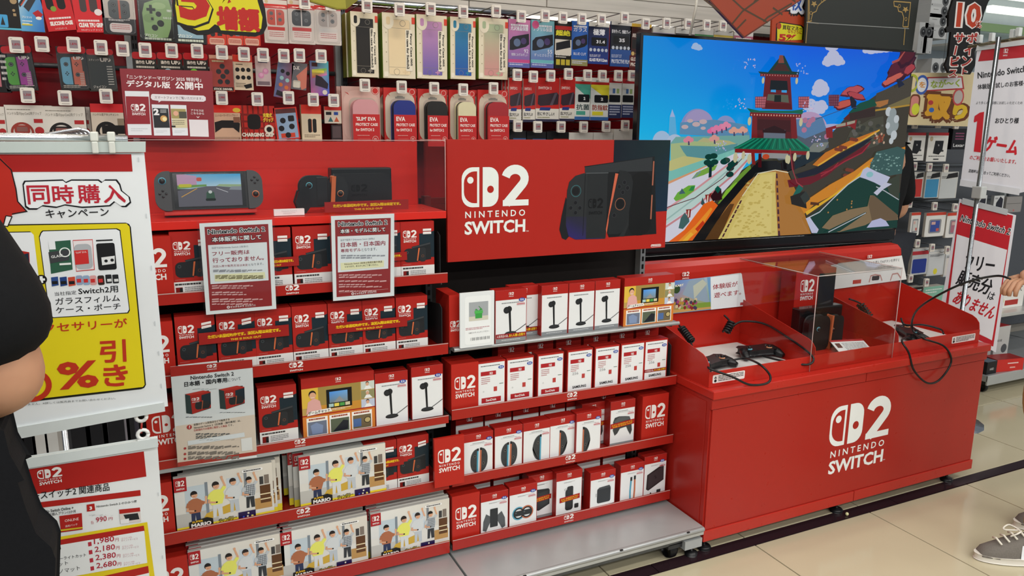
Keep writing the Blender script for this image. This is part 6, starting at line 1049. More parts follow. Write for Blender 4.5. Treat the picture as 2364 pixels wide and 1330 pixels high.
dup_ = None
# --- films
def film(bg, bg2, title, sub, tcol='#e6e6ee', pic='#1d1d26', foot='#3a5aa0', extra=None):
    def f(a):
        a.G([(0, 0), (1, 0), (1, 1), (0, 1)], [bg2, bg2, bg, bg], 1); a.P([(.06, .36), (.06, .56), (.2, .64), (.94, .72), (.96, .5), (.8, .44), (.2, .36)], pic, 2); a.E(.4, .52, .16, '#5a6a8a', 3); a.E(.7, .56, .13, '#4a3a6a', 3)
        a.T(title, .1, .77, .9, .77, .09, tcol, 4, .03); a.rows(.1, .9, .9, .86, 1, tcol, 4, .9); a.T(sub, .14, .24, .9, .24, .06, tcol, 4); a.R(0, .0, 1, .14, foot, 3); a.rows(.06, .11, .94, .03, 2, '#c9d0e6', 4)
        if extra: extra(a)
    return f
pack('pink and violet screen film pack', 'screen_film_pack', 'package', (1173, 45, 1223, 156), film('#c978a4', '#6a62a8', '光沢液晶保護', '衝撃にみずみずしい', foot='#5a62a6', extra=lambda a: (a.R(0, .1, 1, .17, '#c04a84', 4), a.T('92', .72, .31, .92, .31, .08, '#e6e6ee', 5))), tag=(1203, 38), price='1,280', d=.01, side='#8a6aa0')
pack('teal and violet screen film pack', 'screen_film_pack', 'package', (1225, 47, 1278, 157), film('#7ab8c0', '#5f66ae', 'アクリル保護', 'ずっとさらさら', foot='#5a62a6', extra=lambda a: (a.R(0, .1, 1, .17, '#6ab0b8', 4), a.E(.18, .9, .15, '#cf5a8a', 5), a.T('55', .72, .31, .92, .31, .08, '#e6e6ee', 5))), tag=(1258, 37), price='1,280', d=.01, side='#5a8a9a')
pack('black screen film pack with yellow squares', 'screen_film_pack', 'package', (1280, 49, 1318, 159), lambda a: (a.R(0, 0, 1, 1, '#1d1a18', 1), a.R(0, .82, 1, .9, '#b8241f', 2), a.T('超絶', .04, .7, .9, .7, .11, '#d9cf2a', 3, .06), a.R(0, .3, 1, .62, '#cfc8bc', 2), a.P([(.06, .38), (.06, .54), (.9, .62), (.94, .46)], '#1b1b20', 3), a.rows(.05, .3, .95, .22, 2, '#d9d4ca', 3), [a.R(x, .08, x + .24, .2, '#b9a83a', 3) for x in (.08, .38, .68)]), tag=(1299, 41), price='1,680', d=.01, side='#1d1a18')
pack('blue screen film pack with gold footer', 'screen_film_pack', 'package', (1318, 49, 1356, 152), film('#2f62b4', '#2a5aa8', 'ガラス', 'BLUE CUT', foot='#8f8a5a'), tag=(1343, 44), price='1,480', d=.01, side='#2a4a80')
pack('dark blue ultra thin glass film pack', 'screen_film_pack', 'package', (1357, 52, 1404, 148), lambda a: (a.G([(0, 0), (1, 0), (1, 1), (0, 1)], ['#2a3f8a', '#2a3f8a', '#1c1f2a', '#1c1f2a'], 1), a.R(0, .9, 1, 1, '#d3d0c8', 2), a.T('極薄', .22, .7, .78, .7, .14, '#e8e8ee', 3, .05), a.R(.14, .44, .9, .64, '#15171c', 3, .05), a.T('31.4', .38, .5, .8, .5, .08, '#e8e8ee', 4, .03), [a.E(.12 + .19 * k, .34, .07, '#b9c0cc', 3, n=12) for k in range(5)], a.T('BLUE LIGHT CUT', .08, .17, .6, .17, .06, '#e8e8ee', 3), a.T('GLASS FILM 0.2mm', .06, .06, .95, .06, .08, '#e8e8ee', 3, .04)), tag=(1388, 46), price='1,780', d=.01, side='#24305a')
pack('navy eye protection film pack', 'screen_film_pack', 'package', (1408, 50, 1455, 154), lambda a: (a.R(0, 0, 1, 1, '#20242e', 1), a.R(0, 0, 1, .38, '#2c4f90', 2), a.R(0, .92, 1, 1, '#c9c6c0', 2), a.T('目を守って、快適プレイ', .04, .74, .95, .74, .08, '#e8e8ee', 3, .03), a.R(.12, .5, .88, .68, '#14161b', 3, .05), a.T('35', .4, .55, .68, .55, .08, '#e8e8ee', 4, .03), [a.E(.12 + .19 * k, .42, .07, '#b9c0cc', 3, n=12) for k in range(5)], a.T('BLUE LIGHT CUT', .06, .2, .55, .2, .07, '#cfd6e6', 3), a.T('PROTECTIVE FILM', .06, .07, .95, .07, .09, '#cfd6e6', 3, .03)), tag=(1441, 41), price='1,480', d=.01, side='#24305a')
pack('dark brown glossy film pack beside the television', 'screen_film_pack', 'package', (1452, 55, 1500, 160), lambda a: (a.R(0, 0, 1, 1, '#3c1a18', 1), a.R(0, .93, 1, 1, '#c9a23a', 2), a.R(.1, .45, .8, .65, '#1b1717', 3), [a.E(.15 + .2 * k, .34, .08, '#c9a86a', 3, n=12) for k in range(4)], a.R(0, 0, 1, .3, '#5a1c1c', 2), a.T('GLOSSY', .06, .18, .5, .18, .08, '#e6d9d0', 3, .04), a.T('PROTECTION', .06, .06, .9, .06, .08, '#e6d9d0', 3, .04), a.T('超光沢', .1, .7, .6, .7, .08, '#e6d9d0', 3, .03)), tag=(1490, 55), price='1,480', d=.01, side='#3c1a18')
for i, (x0, x1, tx, c, nm) in enumerate(((1504, 1554, 1538, '#7a6a9a', 'lilac'), (1556, 1600, 1588, '#2a1a1c', 'black'), (1600, 1643, 1631, '#3a7a44', 'green'), (1644, 1688, 1668, '#b8a03a', 'yellow'), (1690, 1734, 1700, '#a85a70', 'rose'))):
    pack(f'{nm} headed pack peeking over the television', 'screen_film_pack', 'package', (x0, 62 + i * 2, x1, 150), lambda a, c=c: (a.R(0, 0, 1, 1, c, 1), a.R(0, .84, 1, 1, '#c9c6c0', 2), a.rows(.1, .78, .9, .7, 1, '#dcdcd8', 3), a.R(.1, .2, .9, .55, '#2a2c30', 2)), tag=(tx, 54 + i * 2), price='1,480', d=.01)
def g_red(a): a.R(0, .3, 1, 1, '#bb2b28', 1); a.R(0, 0, 1, .3, '#d9d6cc', 1); a.R(0, 0, 1, .06, '#33324a', 2); a.T('SWITCH 2', .1, .74, .66, .74, .06, '#e8dcd6', 3, .02); a.P([(.08, .4), (.1, .6), (.9, .68), (.98, .62), (.96, .4), (.2, .36)], '#3a2c34', 2); a.P([(.6, .38), (.8, .66), (.92, .67), (.72, .38)], '#5a505c', 3); a.P([(.15, .26), (.2, .33), (.65, .33), (.6, .26)], '#2a3a7a', 4); a.T('目にやさしい!', .08, .14, .8, .14, .08, '#2c2c34', 4, .03); a.rows(.08, .11, .6, .07, 1, '#8a8a60', 4)
for i, (b, tg) in enumerate((((1174, 180, 1203, 283), (1194, 173)), ((1207, 182, 1235, 282), (1231, 177)), ((1236, 180, 1290, 281), (1271, 175)), ((1291, 180, 1326, 280), (1312, 171)))):
    pack(f'red glass film pack with white foot, {ORD[i]} of four', 'screen_film_pack', 'package', b, g_red, tag=tg, price='1,280', d=.01, side='#c4c0b8', n=3 if i < 3 else 1, dx=-.008)
def g_white(c, txt, dark): return lambda a: (a.R(0, 0, 1, 1, '#d6dad6', 1), a.P([(0, .84), (1, .84), (1, .62), (.3, .72), (0, .62)] if False else [(0, .84), (1, .84), (1, .5), (.6, .6), (0, .78)], c, 2), a.R(0, .84, 1, .9, '#b8302c', 3), a.R(.2, .42, .95, .6, '#1c1e22', 4, .06), a.T('2', .55, .47, .68, .47, .07, '#e6e6e6', 5, .04), a.T(txt, .1, .24, .95, .24, .13, dark, 4, .03), a.R(.1, .12, .7, .21, c, 3), a.R(0, 0, 1, .08, '#3c6aa8', 3))
pack('teal antibacterial film pack', 'screen_film_pack', 'package', (1326, 178, 1361, 277), g_white('#4fa08e', '抗菌', '#3a4a4a'), tag=(1356, 174), price='1,180', d=.01)
pack('yellow fingerprint proof film pack', 'screen_film_pack', 'package', (1362, 180, 1404, 278), g_white('#d8cf3a', '防指紋', '#9a4438'), tag=(1390, 175), price='1,180', d=.01)
for i, (b, tg) in enumerate((((1403, 180, 1433, 273), (1427, 175)), ((1434, 182, 1463, 272), (1459, 175)))):
    pack(f'white and navy film pack, {ORD[i]} left of the television edge', 'screen_film_pack', 'package', b, lambda a: (a.R(0, 0, 1, 1, '#d3d4d0', 1), a.R(0, .88, 1, 1, '#a3242c', 2), a.R(.05, .4, .9, .58, '#1c1e22', 3, .05), a.R(0, 0, 1, .34, '#2b3358', 2), a.rows(.1, .3, .9, .05, 4, '#aab0c4', 3, .5), a.R(.3, .62, .5, .74, '#4a6a9a', 3), a.R(.6, .62, .8, .74, '#8aa06a', 3)), tag=tg, price='1,180', d=.01, n=2, dx=-.006)
for i, (b, tg, nm) in enumerate((((1172, 302, 1214, 345), (1195, 291), 'first black'), ((1216, 304, 1260, 345), (1241, 293), 'second black'), ((1262, 304, 1312, 345), (1295, 293), 'third black'), ((1313, 306, 1368, 345), (1347, 293), 'first white striped'), ((1369, 306, 1414, 345), (1399, 292), 'second white striped'), ((1416, 298, 1474, 345), (1443, 290), 'tall white'))):
    pack(f'{nm} topped box just above the red header board', 'accessory_box', 'package', b, lambda a, i=i: (a.R(0, 0, 1, 1, '#1c1c1f' if i < 3 else '#d0cec8', 1), a.P([(.2, 0), (.3, .6), (1, .6), (1, 0)] if i < 3 else [(0, .3), (.9, .5), (.9, .3), (0, .1)], ('#3c5a8a', '#3c5a8a', '#a3302a', '#2a2a2c', '#2a2a2c', '#b8302c')[i], 2)), tag=tg, price='2,480', d=.08, side='#1a1a1c' if i < 3 else '#c9c6c0')
# --- right hand part of the rack
def dockbox(a): a.R(0, 0, 1, 1, '#e0dfda', 1); a.R(0, .9, 1, 1, '#b5262a', 2); a.E(.16, .78, .08, '#b9a98c', 3); a.P([(.3, .28), (.36, .72), (.78, .72), (.76, .4), (.6, .24)], '#1c1d1f', 4); a.T('2', .5, .54, .58, .54, .05, '#ddd', 5); a.R(.7, .34, .82, .4, '#333', 4); a.rows(.1, .2, .9, .17, 1, '#5a5a5a', 4, .9); a.R(.35, .06, .62, .1, '#333', 4)
pack('white dock box nearest the television', 'dock_box', 'package', (2090, 306, 2131, 371), dockbox, tag=(2112, 287), price='1,980', Y=3.05, d=.05, side='#8a8a88')
pack('white dock box beside the black card reader box', 'dock_box', 'package', (2137, 306, 2183, 373), dockbox, tag=(2166, 286), price='1,980', Y=3.05, d=.05, side='#8a8a88')
pack('black memory card box beside the white banner', 'card_box', 'package', (2195, 297, 2228, 345), lambda a: (a.R(0, 0, 1, 1, '#19171b', 1), a.T('Lexar', .12, .12, .9, .12, .16, '#d9d9d9', 3, .02), a.rows(.2, .8, .8, .4, 3, '#8a4a6a', 3)), tag=(2207, 288), price='6,980', Y=3.05, d=.03, side='#19171b')
for i, (x0, x1, c, nm, tx) in enumerate(((2101, 2127, '#b8342e', 'red', 2110), (2132, 2165, '#3f8ab4', 'sky blue', 2145), (2166, 2206, '#bfc3c4', 'white', 2183))):
    pack(f'{nm} soft case sheet pack', 'soft_case_pack', 'package', (x0, 397, x1, 456 + i), lambda a, c=c: (a.R(0, 0, 1, 1, '#c4c4c0', 1), a.R(.04, .02, .92, .72, c, 2), a.P([(.3, .74), (.4, .92), (.95, .98), (.98, .8)], '#23201f', 3), a.rows(.06, .84, .4, .74, 2, '#4a4a4a', 3)), tag=(tx, 384 + i * 2), price='1,480', Y=3.05, d=.016)
for i, (x0, x1, c, nm, tg) in enumerate(((2099, 2120, '#c9c9c4', 'grey', None), (2133, 2178, '#3a4f9a', 'blue', (2157, 476)), (2181, 2222, '#a86a7a', 'pink', (2204, 479)))):
    pack(f'{nm} card case in a white rounded blister', 'card_case_pack', 'package', (x0, 491, x1, 544 + i * 2), lambda a, c=c: (a.R(0, 0, 1, 1, '#dddcd8', 1, .12), a.R(0, .88, 1, 1, '#c4402c', 2), a.R(.18, .14, .8, .72, '#8a8c90', 3, .06), a.R(.26, .2, .72, .66, c, 4), a.R(.3, .5, .5, .62, '#cfa8a0', 5), a.R(.56, .22, .7, .34, '#c45a50', 5)), tag=tg, price='1,280', Y=3.05, d=.016)
for i, (x0, x1, c, nm, tg) in enumerate(((2101, 2138, '#283a8a', 'navy blue', (2117, 562)), (2138, 2176, '#c3c6c8', 'pale grey', (2151, 572)), (2177, 2206, '#cfc9c4', 'white red footed', (2186, 577)))):
    pack(f'{nm} slip case in a clear pack', 'slip_case_pack', 'package', (x0, 574 + i * 3, x1, 634 + i * 2), lambda a, c=c, i=i: (a.R(0, 0, 1, 1, '#b9bcbe', 1), a.R(0, .76 if not i else .86, 1, .9, '#b03038' if not i else '#d9d9d6', 2), a.R(.06, .06, .92, .6 if not i else .74, c, 3, .06), a.rows(.1, .8, .9, .72, 2, '#5a5a5a', 4) if i else None, a.E(.5, .16, .12, '#d2c83a' if i == 1 else c, 4)), tag=tg, price='1,780', Y=3.05, d=.02)
for i, (b, tg, c) in enumerate((((2094, 664, 2124, 720), (2101, 643), '#2a2422'), ((2126, 662, 2172, 720), (2138, 652), '#7fb09c'))):
    pack(['dark box', 'mint green box'][i] + ' at the bottom behind the tray wall', 'accessory_box', 'package', b, lambda a, c=c: (a.R(0, 0, 1, 1, c, 1), a.rows(.1, .9, .9, .7, 2, '#cfd8d2', 3)), tag=tg, price='980', Y=3.05, d=.05)
for u, v in ((2091, 382), (2073, 558), (2099, 470)): hook('rack row just right of the television' if u == 2091 else 'lowest bare peg by the television' if u == 2073 else 'grey card case at the sleeve', u, v, '1,480', 3.05)
# goods beyond the right banner
t = carton('bag', 'grey zip pouch hanging right of the upper white banner', .16, .1, .03, lambda a: (a.R(0, 0, 1, 1, '#8f8c8a', 1, .12), a.R(.05, .55, .95, .58, '#5a5856', 2), a.E(.52, .12, .04, '#c05a5a', 2)), '#85827f'); t.location = atY(2338, 490, 3.05); t['category'] = 'pouch'
for i, (u, w) in enumerate(((2262, .1), (2302, .1))): t = carton('bag', ['dark blue pouch pack below the banner rail', 'dark pouch pack left of the grey zip pouch'][i], w, .11, .02, lambda a: (a.R(0, 0, 1, 1, '#c9cbcc', 1, .03), a.P([(.2, .05), (.25, .6), (.6, .95), (.9, .8), (.9, .05)], '#24242e', 2), a.R(.1, .8, .4, .9, '#9c9ca0', 2)), '#8a8c8e'); t.location = atY(u, 492, 3.05); t['category'] = 'pouch'
t = carton('cleaner_box', 'white box of cleaning sheets on the right shelf', .26, .165, .12, lambda a: (a.R(0, 0, 1, 1, '#e0dfda', 1), a.T('まとめて', .4, .6, .9, .6, .2, '#26282a', 2, .03), a.E(.16, .3, .1, '#c9c43a', 2), a.R(.3, .1, .8, .3, '#a8342e', 2), a.T('Switch', .4, .85, .7, .85, .08, '#444', 2)), '#c9c8c4'); t.location = (4.78, 2.84, .441)
t = carton('hard_case_carton', 'grey hard case carton standing on the base tray', .12, .235, .2, lambda a: (a.R(0, 0, 1, 1, '#a3a3a2', 1), a.R(0, .0, .02, 1, '#26282a', 2), a.T('HARD CASE', .4, .4, .8, .4, .1, '#3a3a3c', 2, .03)), '#9b9b9a', '#a3242a'); t.location = (4.50, 2.78, .113)
t = carton('hard_case_carton', 'grey hard case carton with a round picture by the frame edge', .14, .235, .2, lambda a: (a.R(0, 0, 1, 1, '#b5b5b3', 1), a.E(.7, .4, .2, '#4a4c50', 2), a.T('HARD CASE', .08, .6, .5, .6, .06, '#3a3a3c', 2, .03)), '#9b9b9a', '#a3242a'); t.location = (4.655, 2.78, .113)
t = carton('charge_stand_box', 'small red box lying at the front of the base tray', .2, .075, .1, lambda a: (a.R(0, 0, 1, 1, '#c0302a', 1), a.rows(.4, .7, .8, .5, 1, '#e6d0cc', 2), a.R(.5, .25, .7, .35, '#d8a8a0', 2)), '#8a1c1c'); t.location = (4.56, 2.655, .113); t.rotation_euler = (0, 0, math.radians(-10))
t = carton('charge_stand_box', 'small black box lying beside the red one on the base tray', .09, .075, .1, lambda a: (a.R(0, 0, 1, 1, '#1d1d20', 1), a.T('HARD', .3, .3, .7, .3, .2, '#c9c9c9', 2)), '#1d1d20', '#4a5a6a'); t.location = (4.405, 2.665, .113)
# rack with camera lens boxes beyond the chalk board sign
lr = thing('lens_rack', 'white shelves with stacked silver lens boxes beyond the black sign', 'display rack', (4.9, 3.36, 0))
m = M(); m.box(-.62, -.56, -.02, .04, 1.83, 3.05, '#d3d1cb'); m.build('pillar', 'metal', lr)
for z in (2.02, 1.86): m = M(); m.box(-.55, 1.9, -.25, .04, z - .012, z, '#d9dad6'); m.build('shelf', 'metal', lr)
m = M(); m.box(-.7, 2.4, .041, .055, 1.835, 3.05, '#a9b4ba'); m.build('back_panel', 'metal', lr)
lbp = None
def lens(u, v, Y, lab, w=.17, h=.075):
    global lbp
    p = atY(u, v, Y)
    if lbp is None:
        lbp = carton('lens_box', lab, w, h, .1, lambda a: (a.R(0, 0, 1, 1, '#c9cccd', 1), a.E(.7, .5, .17, '#5a5c5e', 2, 1), a.E(.7, .5, .1, '#1f2123', 3), a.E(.72, .52, .03, '#8a9094', 4), a.E(.05, .15, .02, '#333', 2), a.rows(.15, .6, .4, .5, 1, '#8a8c8e', 2)), '#aeb1b3', '#d9dbdb', 'silver lens boxes'); lbp.location = p
    else: dup(lbp, p, lab)
for i, v in enumerate((17, 41, 64, 89)): lens(2172 + i * -3, v, 3.12, f'silver lens box lying in the pile beside the ten percent sign, {ORD[3 - i]} from the bottom')
for i, u in enumerate((2132, 2145, 2160, 2178)):
    p = atY(u, 88 if i < 2 else 170, 3.12); o = dup(lbp, (p.x, p.y, p.z), ['silver lens box standing upright behind the pillar', 'silver lens box standing upright beside the pile', 'silver lens box leaning on the lower shelf, left', 'silver lens box leaning on the lower shelf, right'][i], (0, math.radians(-90), 0)); o.location.x += .03
for i, z in enumerate((2.20, 2.29)):
    l_ = M(); l_.box(-1.2, 1.2, -.02, .02, -.02, .02, '#f2f4e4'); tag(l_.build('strip_lamp', 'lamp', None, loc=(6.1, 3.3, z + .07)), ['lower', 'upper'][i] + ' white strip lamp over the far right shelves', 'lamp')
m = M(); m.box(-1.3, 1.3, 0, .01, 0, .05, '#8fae7c'); tag(m.build('price_rail', 'plastic', None, loc=(6.1, 3.28, 2.13)), 'pale green rail under the strip lamps', 'rail')
# ================================================================ left hanging banner
BY = 1.5
def bart(O, yaw=0): pl = Plane(O, yaw); return pl
def poly_sheet(t, pl, pts, col='#e3e7e9', th=.0012, name='sheet', kind='print'):
    m = M(); m.prism([pl.pix(*p) for p in pts], 'y', 0, th, col); return m.build(name, kind, t)
pl = Plane(atY(385, 945, BY)); t = thing('campaign_banner', 'large white and yellow campaign banner hanging at the far left', 'banner', pl.O, None, pl.rot)
poly_sheet(t, pl, [(-560, 1090), (388, 938), (333, 352), (-560, 352)], '#dde2e4')
a = pixart(pl, -.0003)
a.P([(-300, 357), (303, 356), (306, 396), (-300, 398)], '#a2211f', 1)
a.P([(-260, 400), (0, 360), (28, 392), (38, 440), (42, 465), (63, 488), (28, 496), (10, 560), (-260, 620)], '#b22c22', 2); a.L([(-5, 362), (26, 392), (37, 436), (41, 465), (62, 488), (28, 494)], 3, '#191a1c', 3)
a.P([(14, 498), (28, 499), (18, 522), (9, 520)], '#e8e8e6', 4); a.L([(14, 498), (28, 500), (18, 523), (8, 521), (14, 498)], 2.4, '#191a1c', 5); a.E(10, 531, 5.5, '#191a1c', 4); a.E(10, 531, 3.4, '#e8e8e6', 5)
gl = [(56, 417), (145, 414), (152, 420), (165, 414), (228, 414), (236, 420), (243, 414), (270, 414), (278, 425), (282, 440), (300, 455), (303, 468), (292, 478), (282, 478), (266, 466), (255, 476), (210, 479), (190, 480), (150, 474), (130, 480), (97, 476), (85, 484), (66, 484), (58, 478), (52, 425)]
a.P(gl, '#15161a', 3); a.P([(168 + (x - 168) * .972, 448 + (y - 448) * .90) for x, y in gl], '#e3e8ea', 4)
for ch, x0, x1, y, h in (('同', 66, 116, 471, 42), ('時', 124, 172, 470, 42), ('購', 182, 232, 469, 42), ('入', 241, 290, 468, 40)): a.T(ch, x0, y, x1, y - 1, h, '#b02736', 6, .03)
a.T('キャンペーン', 107, 504, 252, 499, 20, '#15161a', 5, .015)
a.P([(-260, 522), (290, 514), (298, 517), (302, 524), (337, 888), (333, 895), (326, 898), (-260, 965)], '#1a1a14', 3); a.P([(-260, 526), (292, 516), (299, 523), (334, 888), (330, 893), (-260, 960)], '#d8c81e', 4)
for pts in ([(96, 538), (100, 534), (268, 529), (276, 533), (298, 714), (294, 721), (124, 732), (116, 728), (92, 548)], [(-120, 540), (72, 536), (78, 542), (100, 728), (92, 735), (-120, 745)]):
    a.P([(x + (2 if x > 150 else -2), y + (2 if y > 620 else -2)) for x, y in pts], '#17181a', 5); a.P(pts, '#dfe4e7', 6)
# the offered goods on the banner
a.P([(112, 558), (163, 554), (168, 622), (118, 632)], '#2f5a46', 7); a.R(114, 576, 127, 556, '#dfe4e7', 8); a.P([(112, 582), (160, 575), (160, 600), (116, 608)], '#3c3f42', 8); a.T('GLASS', 119, 596, 146, 592, 6, '#d9dcdc', 9, .02); a.ring(150, 582, 13, .22, '#dfe6e2', 9); a.R(138, 612, 164, 606, '#dfe6e2', 9)
a.P([(168, 554), (214, 552), (219, 623), (176, 627)], '#c0403e', 7); a.P([(169, 556), (213, 554), (217, 621), (177, 625)], '#ded8da', 8); a.R(176, 622, 210, 562, '#a9adb2', 9, 12); a.P([(171, 578), (203, 576), (206, 608), (174, 611)], '#c0302f', 10); a.T("'SLIM' EVA", 175, 585, 200, 583, 4, '#e8d8d6', 11)
a.R(228, 624, 264, 560, '#1c1d1f', 8, 5); a.R(222, 557, 260, 552, '#1c1d1f', 8); a.P([(234, 594), (265, 590), (265, 608), (236, 612)], '#d9dcdc', 9); a.E(245, 602, 4, '#1c1d1f', 10); a.E(259, 600, 4, '#1c1d1f', 10)
for x, c in ((118, '#2c4a86'), (138, '#23407c'), (157, '#c04a34')): a.P([(x, 640), (x + 16, 638), (x + 18, 658), (x + 2, 661)], c, 8); a.R(x + 3, 656, x + 15, 648, '#1c1d1f', 9)
for x, c in ((177, '#8c9cb8'), (193, '#8aa4c0'), (209, '#cf9a9a'), (227, '#33241f')): a.R(x, 658, x + 13, 635, c, 8, 4); a.R(x + 1, 652, x + 10, 643, '#c0302f', 9)
for x in (245, 261): a.R(x, 654, x + 12, 633, '#232528', 8, 2); a.R(x + 3, 650, x + 12, 643, '#cfd2d2', 9)
a.P([(15, 586), (40, 577), (68, 582), (70, 632), (20, 640)], '#a8261f', 7); a.P([(42, 590), (66, 584), (70, 630), (44, 632)], '#1d2f40', 8); a.T('2', 18, 598, 30, 596, 9, '#e3dfdc', 9, .04); a.R(22, 628, 62, 604, '#26282a', 9, 8); a.L([(43, 626), (45, 606)], 1.6, '#b5603c', 10)
a.T('Nintendo Switch 2', -100, 678, 75, 665, 13, '#1a1b1e', 7, .02); a.T('2', 68, 703, 77, 702, 11, '#1a1b1e', 7, .02)
a.E(96, 645, 13, '#15161a', 8); a.R(88, 648, 104, 642, '#e3e8ea', 9); a.R(93.5, 653, 98.5, 637, '#e3e8ea', 9)
a.T('当社指定', 127, 683, 177, 679, 9, '#1a1b1e', 7); a.T('Switch2用', 182, 680, 273, 674, 15, '#1a1b1e', 7, .025); a.T('ガラスフィルム', 129, 704, 277, 695, 16, '#1a1b1e', 7, .015); a.T('ケース・ポーチ', 130, 723, 279, 713, 15, '#1a1b1e', 7, .015)
a.T('対象アクセサリーが', -8, 776, 294, 755, 22, '#b3331f', 6, .025); a.T('引', 233, 837, 291, 833, 50, '#b3331f', 6, .04); a.T('き', 241, 892, 295, 888, 48, '#b3331f', 6, .045)
a.T('%', 134, 900, 229, 893, 64, '#b3331f', 6, .03); a.ring(75, 890, 45, .3, '#b3331f', 6, n=30); a.T('※他のクーポンとの併用はできません。※詳しくは販売員までお問い合わせください。', -60, 944, 267, 921, 5, '#5a5d60', 5)
for x, y in ((319, 368), (337, 498), (349, 618), (357, 746), (366, 815), (372, 890)): a.R(x, y + 5, x + 1.5, y - 5, '#c3c9cd', 5)
a.build('banner_print', 'print', t)
def bar(pl, t, pts, col, name, y0=-.006, y1=.006, kind='plastic'): m = M(); m.prism([pl.pix(*p) for p in pts], 'y', y0, y1, col); return m.build(name, kind, t, .0015)
bar(pl, t, [(-560, 352), (334, 349), (334, 329), (-560, 330)], '#b9c4c0', 'top_rail'); bar(pl, t, [(-560, 1122), (379, 946), (377, 929), (-560, 1088)], '#ccd4d4', 'bottom_rail')
for (u, v), lab in (((326, 962), 0),):
    q = pl.pix(u, v); r = pl.pix(u, 1000); m = M(); m.tube([(q[0] + .009 * math.cos(i * .5236), 0, q[1] + .009 * math.sin(i * .5236)) for i in range(13)], .0035, '#e2e4e2', 8); m.tube([(q[0], 0, q[1] - .01), (r[0], 0, r[1])], .002, '#a93028', 6); m.build('hanging_ring', 'plastic', t)
# clear clips holding it to the chrome rail
rl = thing('banner_rail', 'long chrome rail carrying the campaign banner', 'rail', atY(295, 322, BY + .012)); O = rl.location.copy()
m = M(); m.tube([Vector((-1.2, BY + .012, 1.4925)) - O, atY(295, 322, BY + .012) - O], .007, '#cfd3d8', 10); m.tube([Vector((-1.2, BY + .03, 1.4965)) - O, atY(292, 318, BY + .03) - O], .005, '#c3c8ce', 10); m.build('tube', 'chrome', rl)
for u in (218, 257): q = atY(u, 318, BY) - O; m = M(); m.box(q.x - .006, q.x + .006, -.024, .006, q.z - .006, q.z + .01, '#d5d8d0'); m.box(q.x - .005, q.x + .005, -.024, -.02, q.z - .026, q.z - .006, '#cfd2ca'); m.build('clip', 'plastic', rl, .002)
for i in range(7):
    dx = .012 * i; p = atY(205 - 9 * i, 300 + 1.5 * i, 1.62 + .02 * i); q = atY(-120, 352 - 2 * i, 1.62 + .02 * i); t2 = thing('banner_hanger', f'bent chrome banner hanger in the bundle at the upper left, {ORD[i]} from the right', 'hanger', p, 'bundle of chrome banner hangers')
    m = M(); m.tube(spline([q - p, Vector((-.035, 0, -.002)), Vector((-.012, 0, 0)), Vector((0, 0, -.006)), Vector((.0, 0, -.03))], 5), .0032, '#c9ced4', 8); m.build('wire', 'chrome', t2)
# lower price banner
pl = Plane(atY(385, 1330, BY)); t = thing('price_banner', 'white price list banner hanging at the lower left', 'banner', pl.O, None, pl.rot)
poly_sheet(t, pl, [(-560, 1500), (398, 1500), (363, 1020), (-560, 1150)], '#dfe3e4'); a = pixart(pl, -.0003)
a.P([(-360, 1212), (338, 1100), (332, 1042), (-360, 1150)], '#a8231f', 1)
p = a.m(89, 1119); q = a.m(140, 1078); sv = a.m; a.m = lambda u, v: (u, v); a.up = True; a.logo(p[0], p[1] - .002, q[0] + .001, q[1], '#e6e4e2', '#a8231f', 3); a.m = sv; a.up = False
a.T('ニンテンドースイッチ2 関連商品', -22, 1167, 253, 1132, 19, '#1b1c1f', 4, .015); a.P([(-300, 1220), (325, 1144), (324, 1131), (-300, 1207)], '#a8231f', 2)
for x, y, n in ((61, 1201, '2'), (201, 1181, '3')): a.P([(x, y), (x + 19, y - 3), (x + 17, y - 19), (x - 1, y - 16)], '#a8231f', 3); a.T(n, x + 6, y - 4, x + 12, y - 5, 8, '#eee', 4, .04)
a.T('Nintendo Switch Online +', 83, 1187, 170, 1175, 7, '#1b1c1f', 4, .02); a.T('追加パック個人プラン12か月', 84, 1195, 175, 1183, 7, '#1b1c1f', 4, .01); a.T('税込', 70, 1231, 77, 1230, 8, '#b23040', 4); a.T('4,900', 80, 1231, 122, 1224, 14, '#a8263a', 4, .01); a.T('円', 124, 1223, 134, 1221, 8, '#a8263a', 4)
a.T('Nintendo Switch 2 のひみつ展', 223, 1172, 316, 1160, 6, '#1b1c1f', 4, .01); a.rows(205, 1190, 262, 1186, 2, '#9a9c9e', 4, .4); a.T('税込', 211, 1210, 217, 1209, 8, '#b23040', 4); a.T('990', 222, 1206, 247, 1202, 12, '#a8263a', 4, .01); a.T('円', 251, 1201, 260, 1200, 7, '#a8263a', 4)
a.P([(137, 1191), (189, 1184), (191, 1222), (141, 1229)], '#a8231f', 3); a.T('ONLINE', 150, 1205, 182, 1200, 6, '#e9dcd8', 4); a.T('追加パック', 151, 1217, 179, 1212, 5, '#e9dcd8', 4); a.P([(140, 1222), (191, 1216), (191, 1219), (140, 1226)], '#c9b52a', 4)
a.P([(275, 1176), (323, 1171), (326, 1204), (278, 1209)], '#cfc6c2', 3); a.P([(275, 1176), (323, 1171), (324, 1180), (276, 1186)], '#a8231f', 4); a.P([(285, 1188), (318, 1184), (322, 1198), (292, 1202)], '#24262a', 4); a.P([(278, 1200), (298, 1196), (298, 1207), (279, 1209)], '#ddd', 5)
a.P([(60, 1252), (340, 1205), (357, 1330), (366, 1390), (60, 1440)], '#d8c223', 2); a.P([(60, 1259), (332, 1213), (334, 1226), (60, 1272)], '#a8231f', 3); a.P([(60, 1271), (333, 1225), (340, 1299), (60, 1350)], '#dfe3e4', 3); a.P([(60, 1370), (342, 1306), (344, 1322), (60, 1388)], '#a8231f', 3); a.P([(60, 1388), (344, 1318), (350, 1400), (60, 1440)], '#dfe3e4', 2.6)
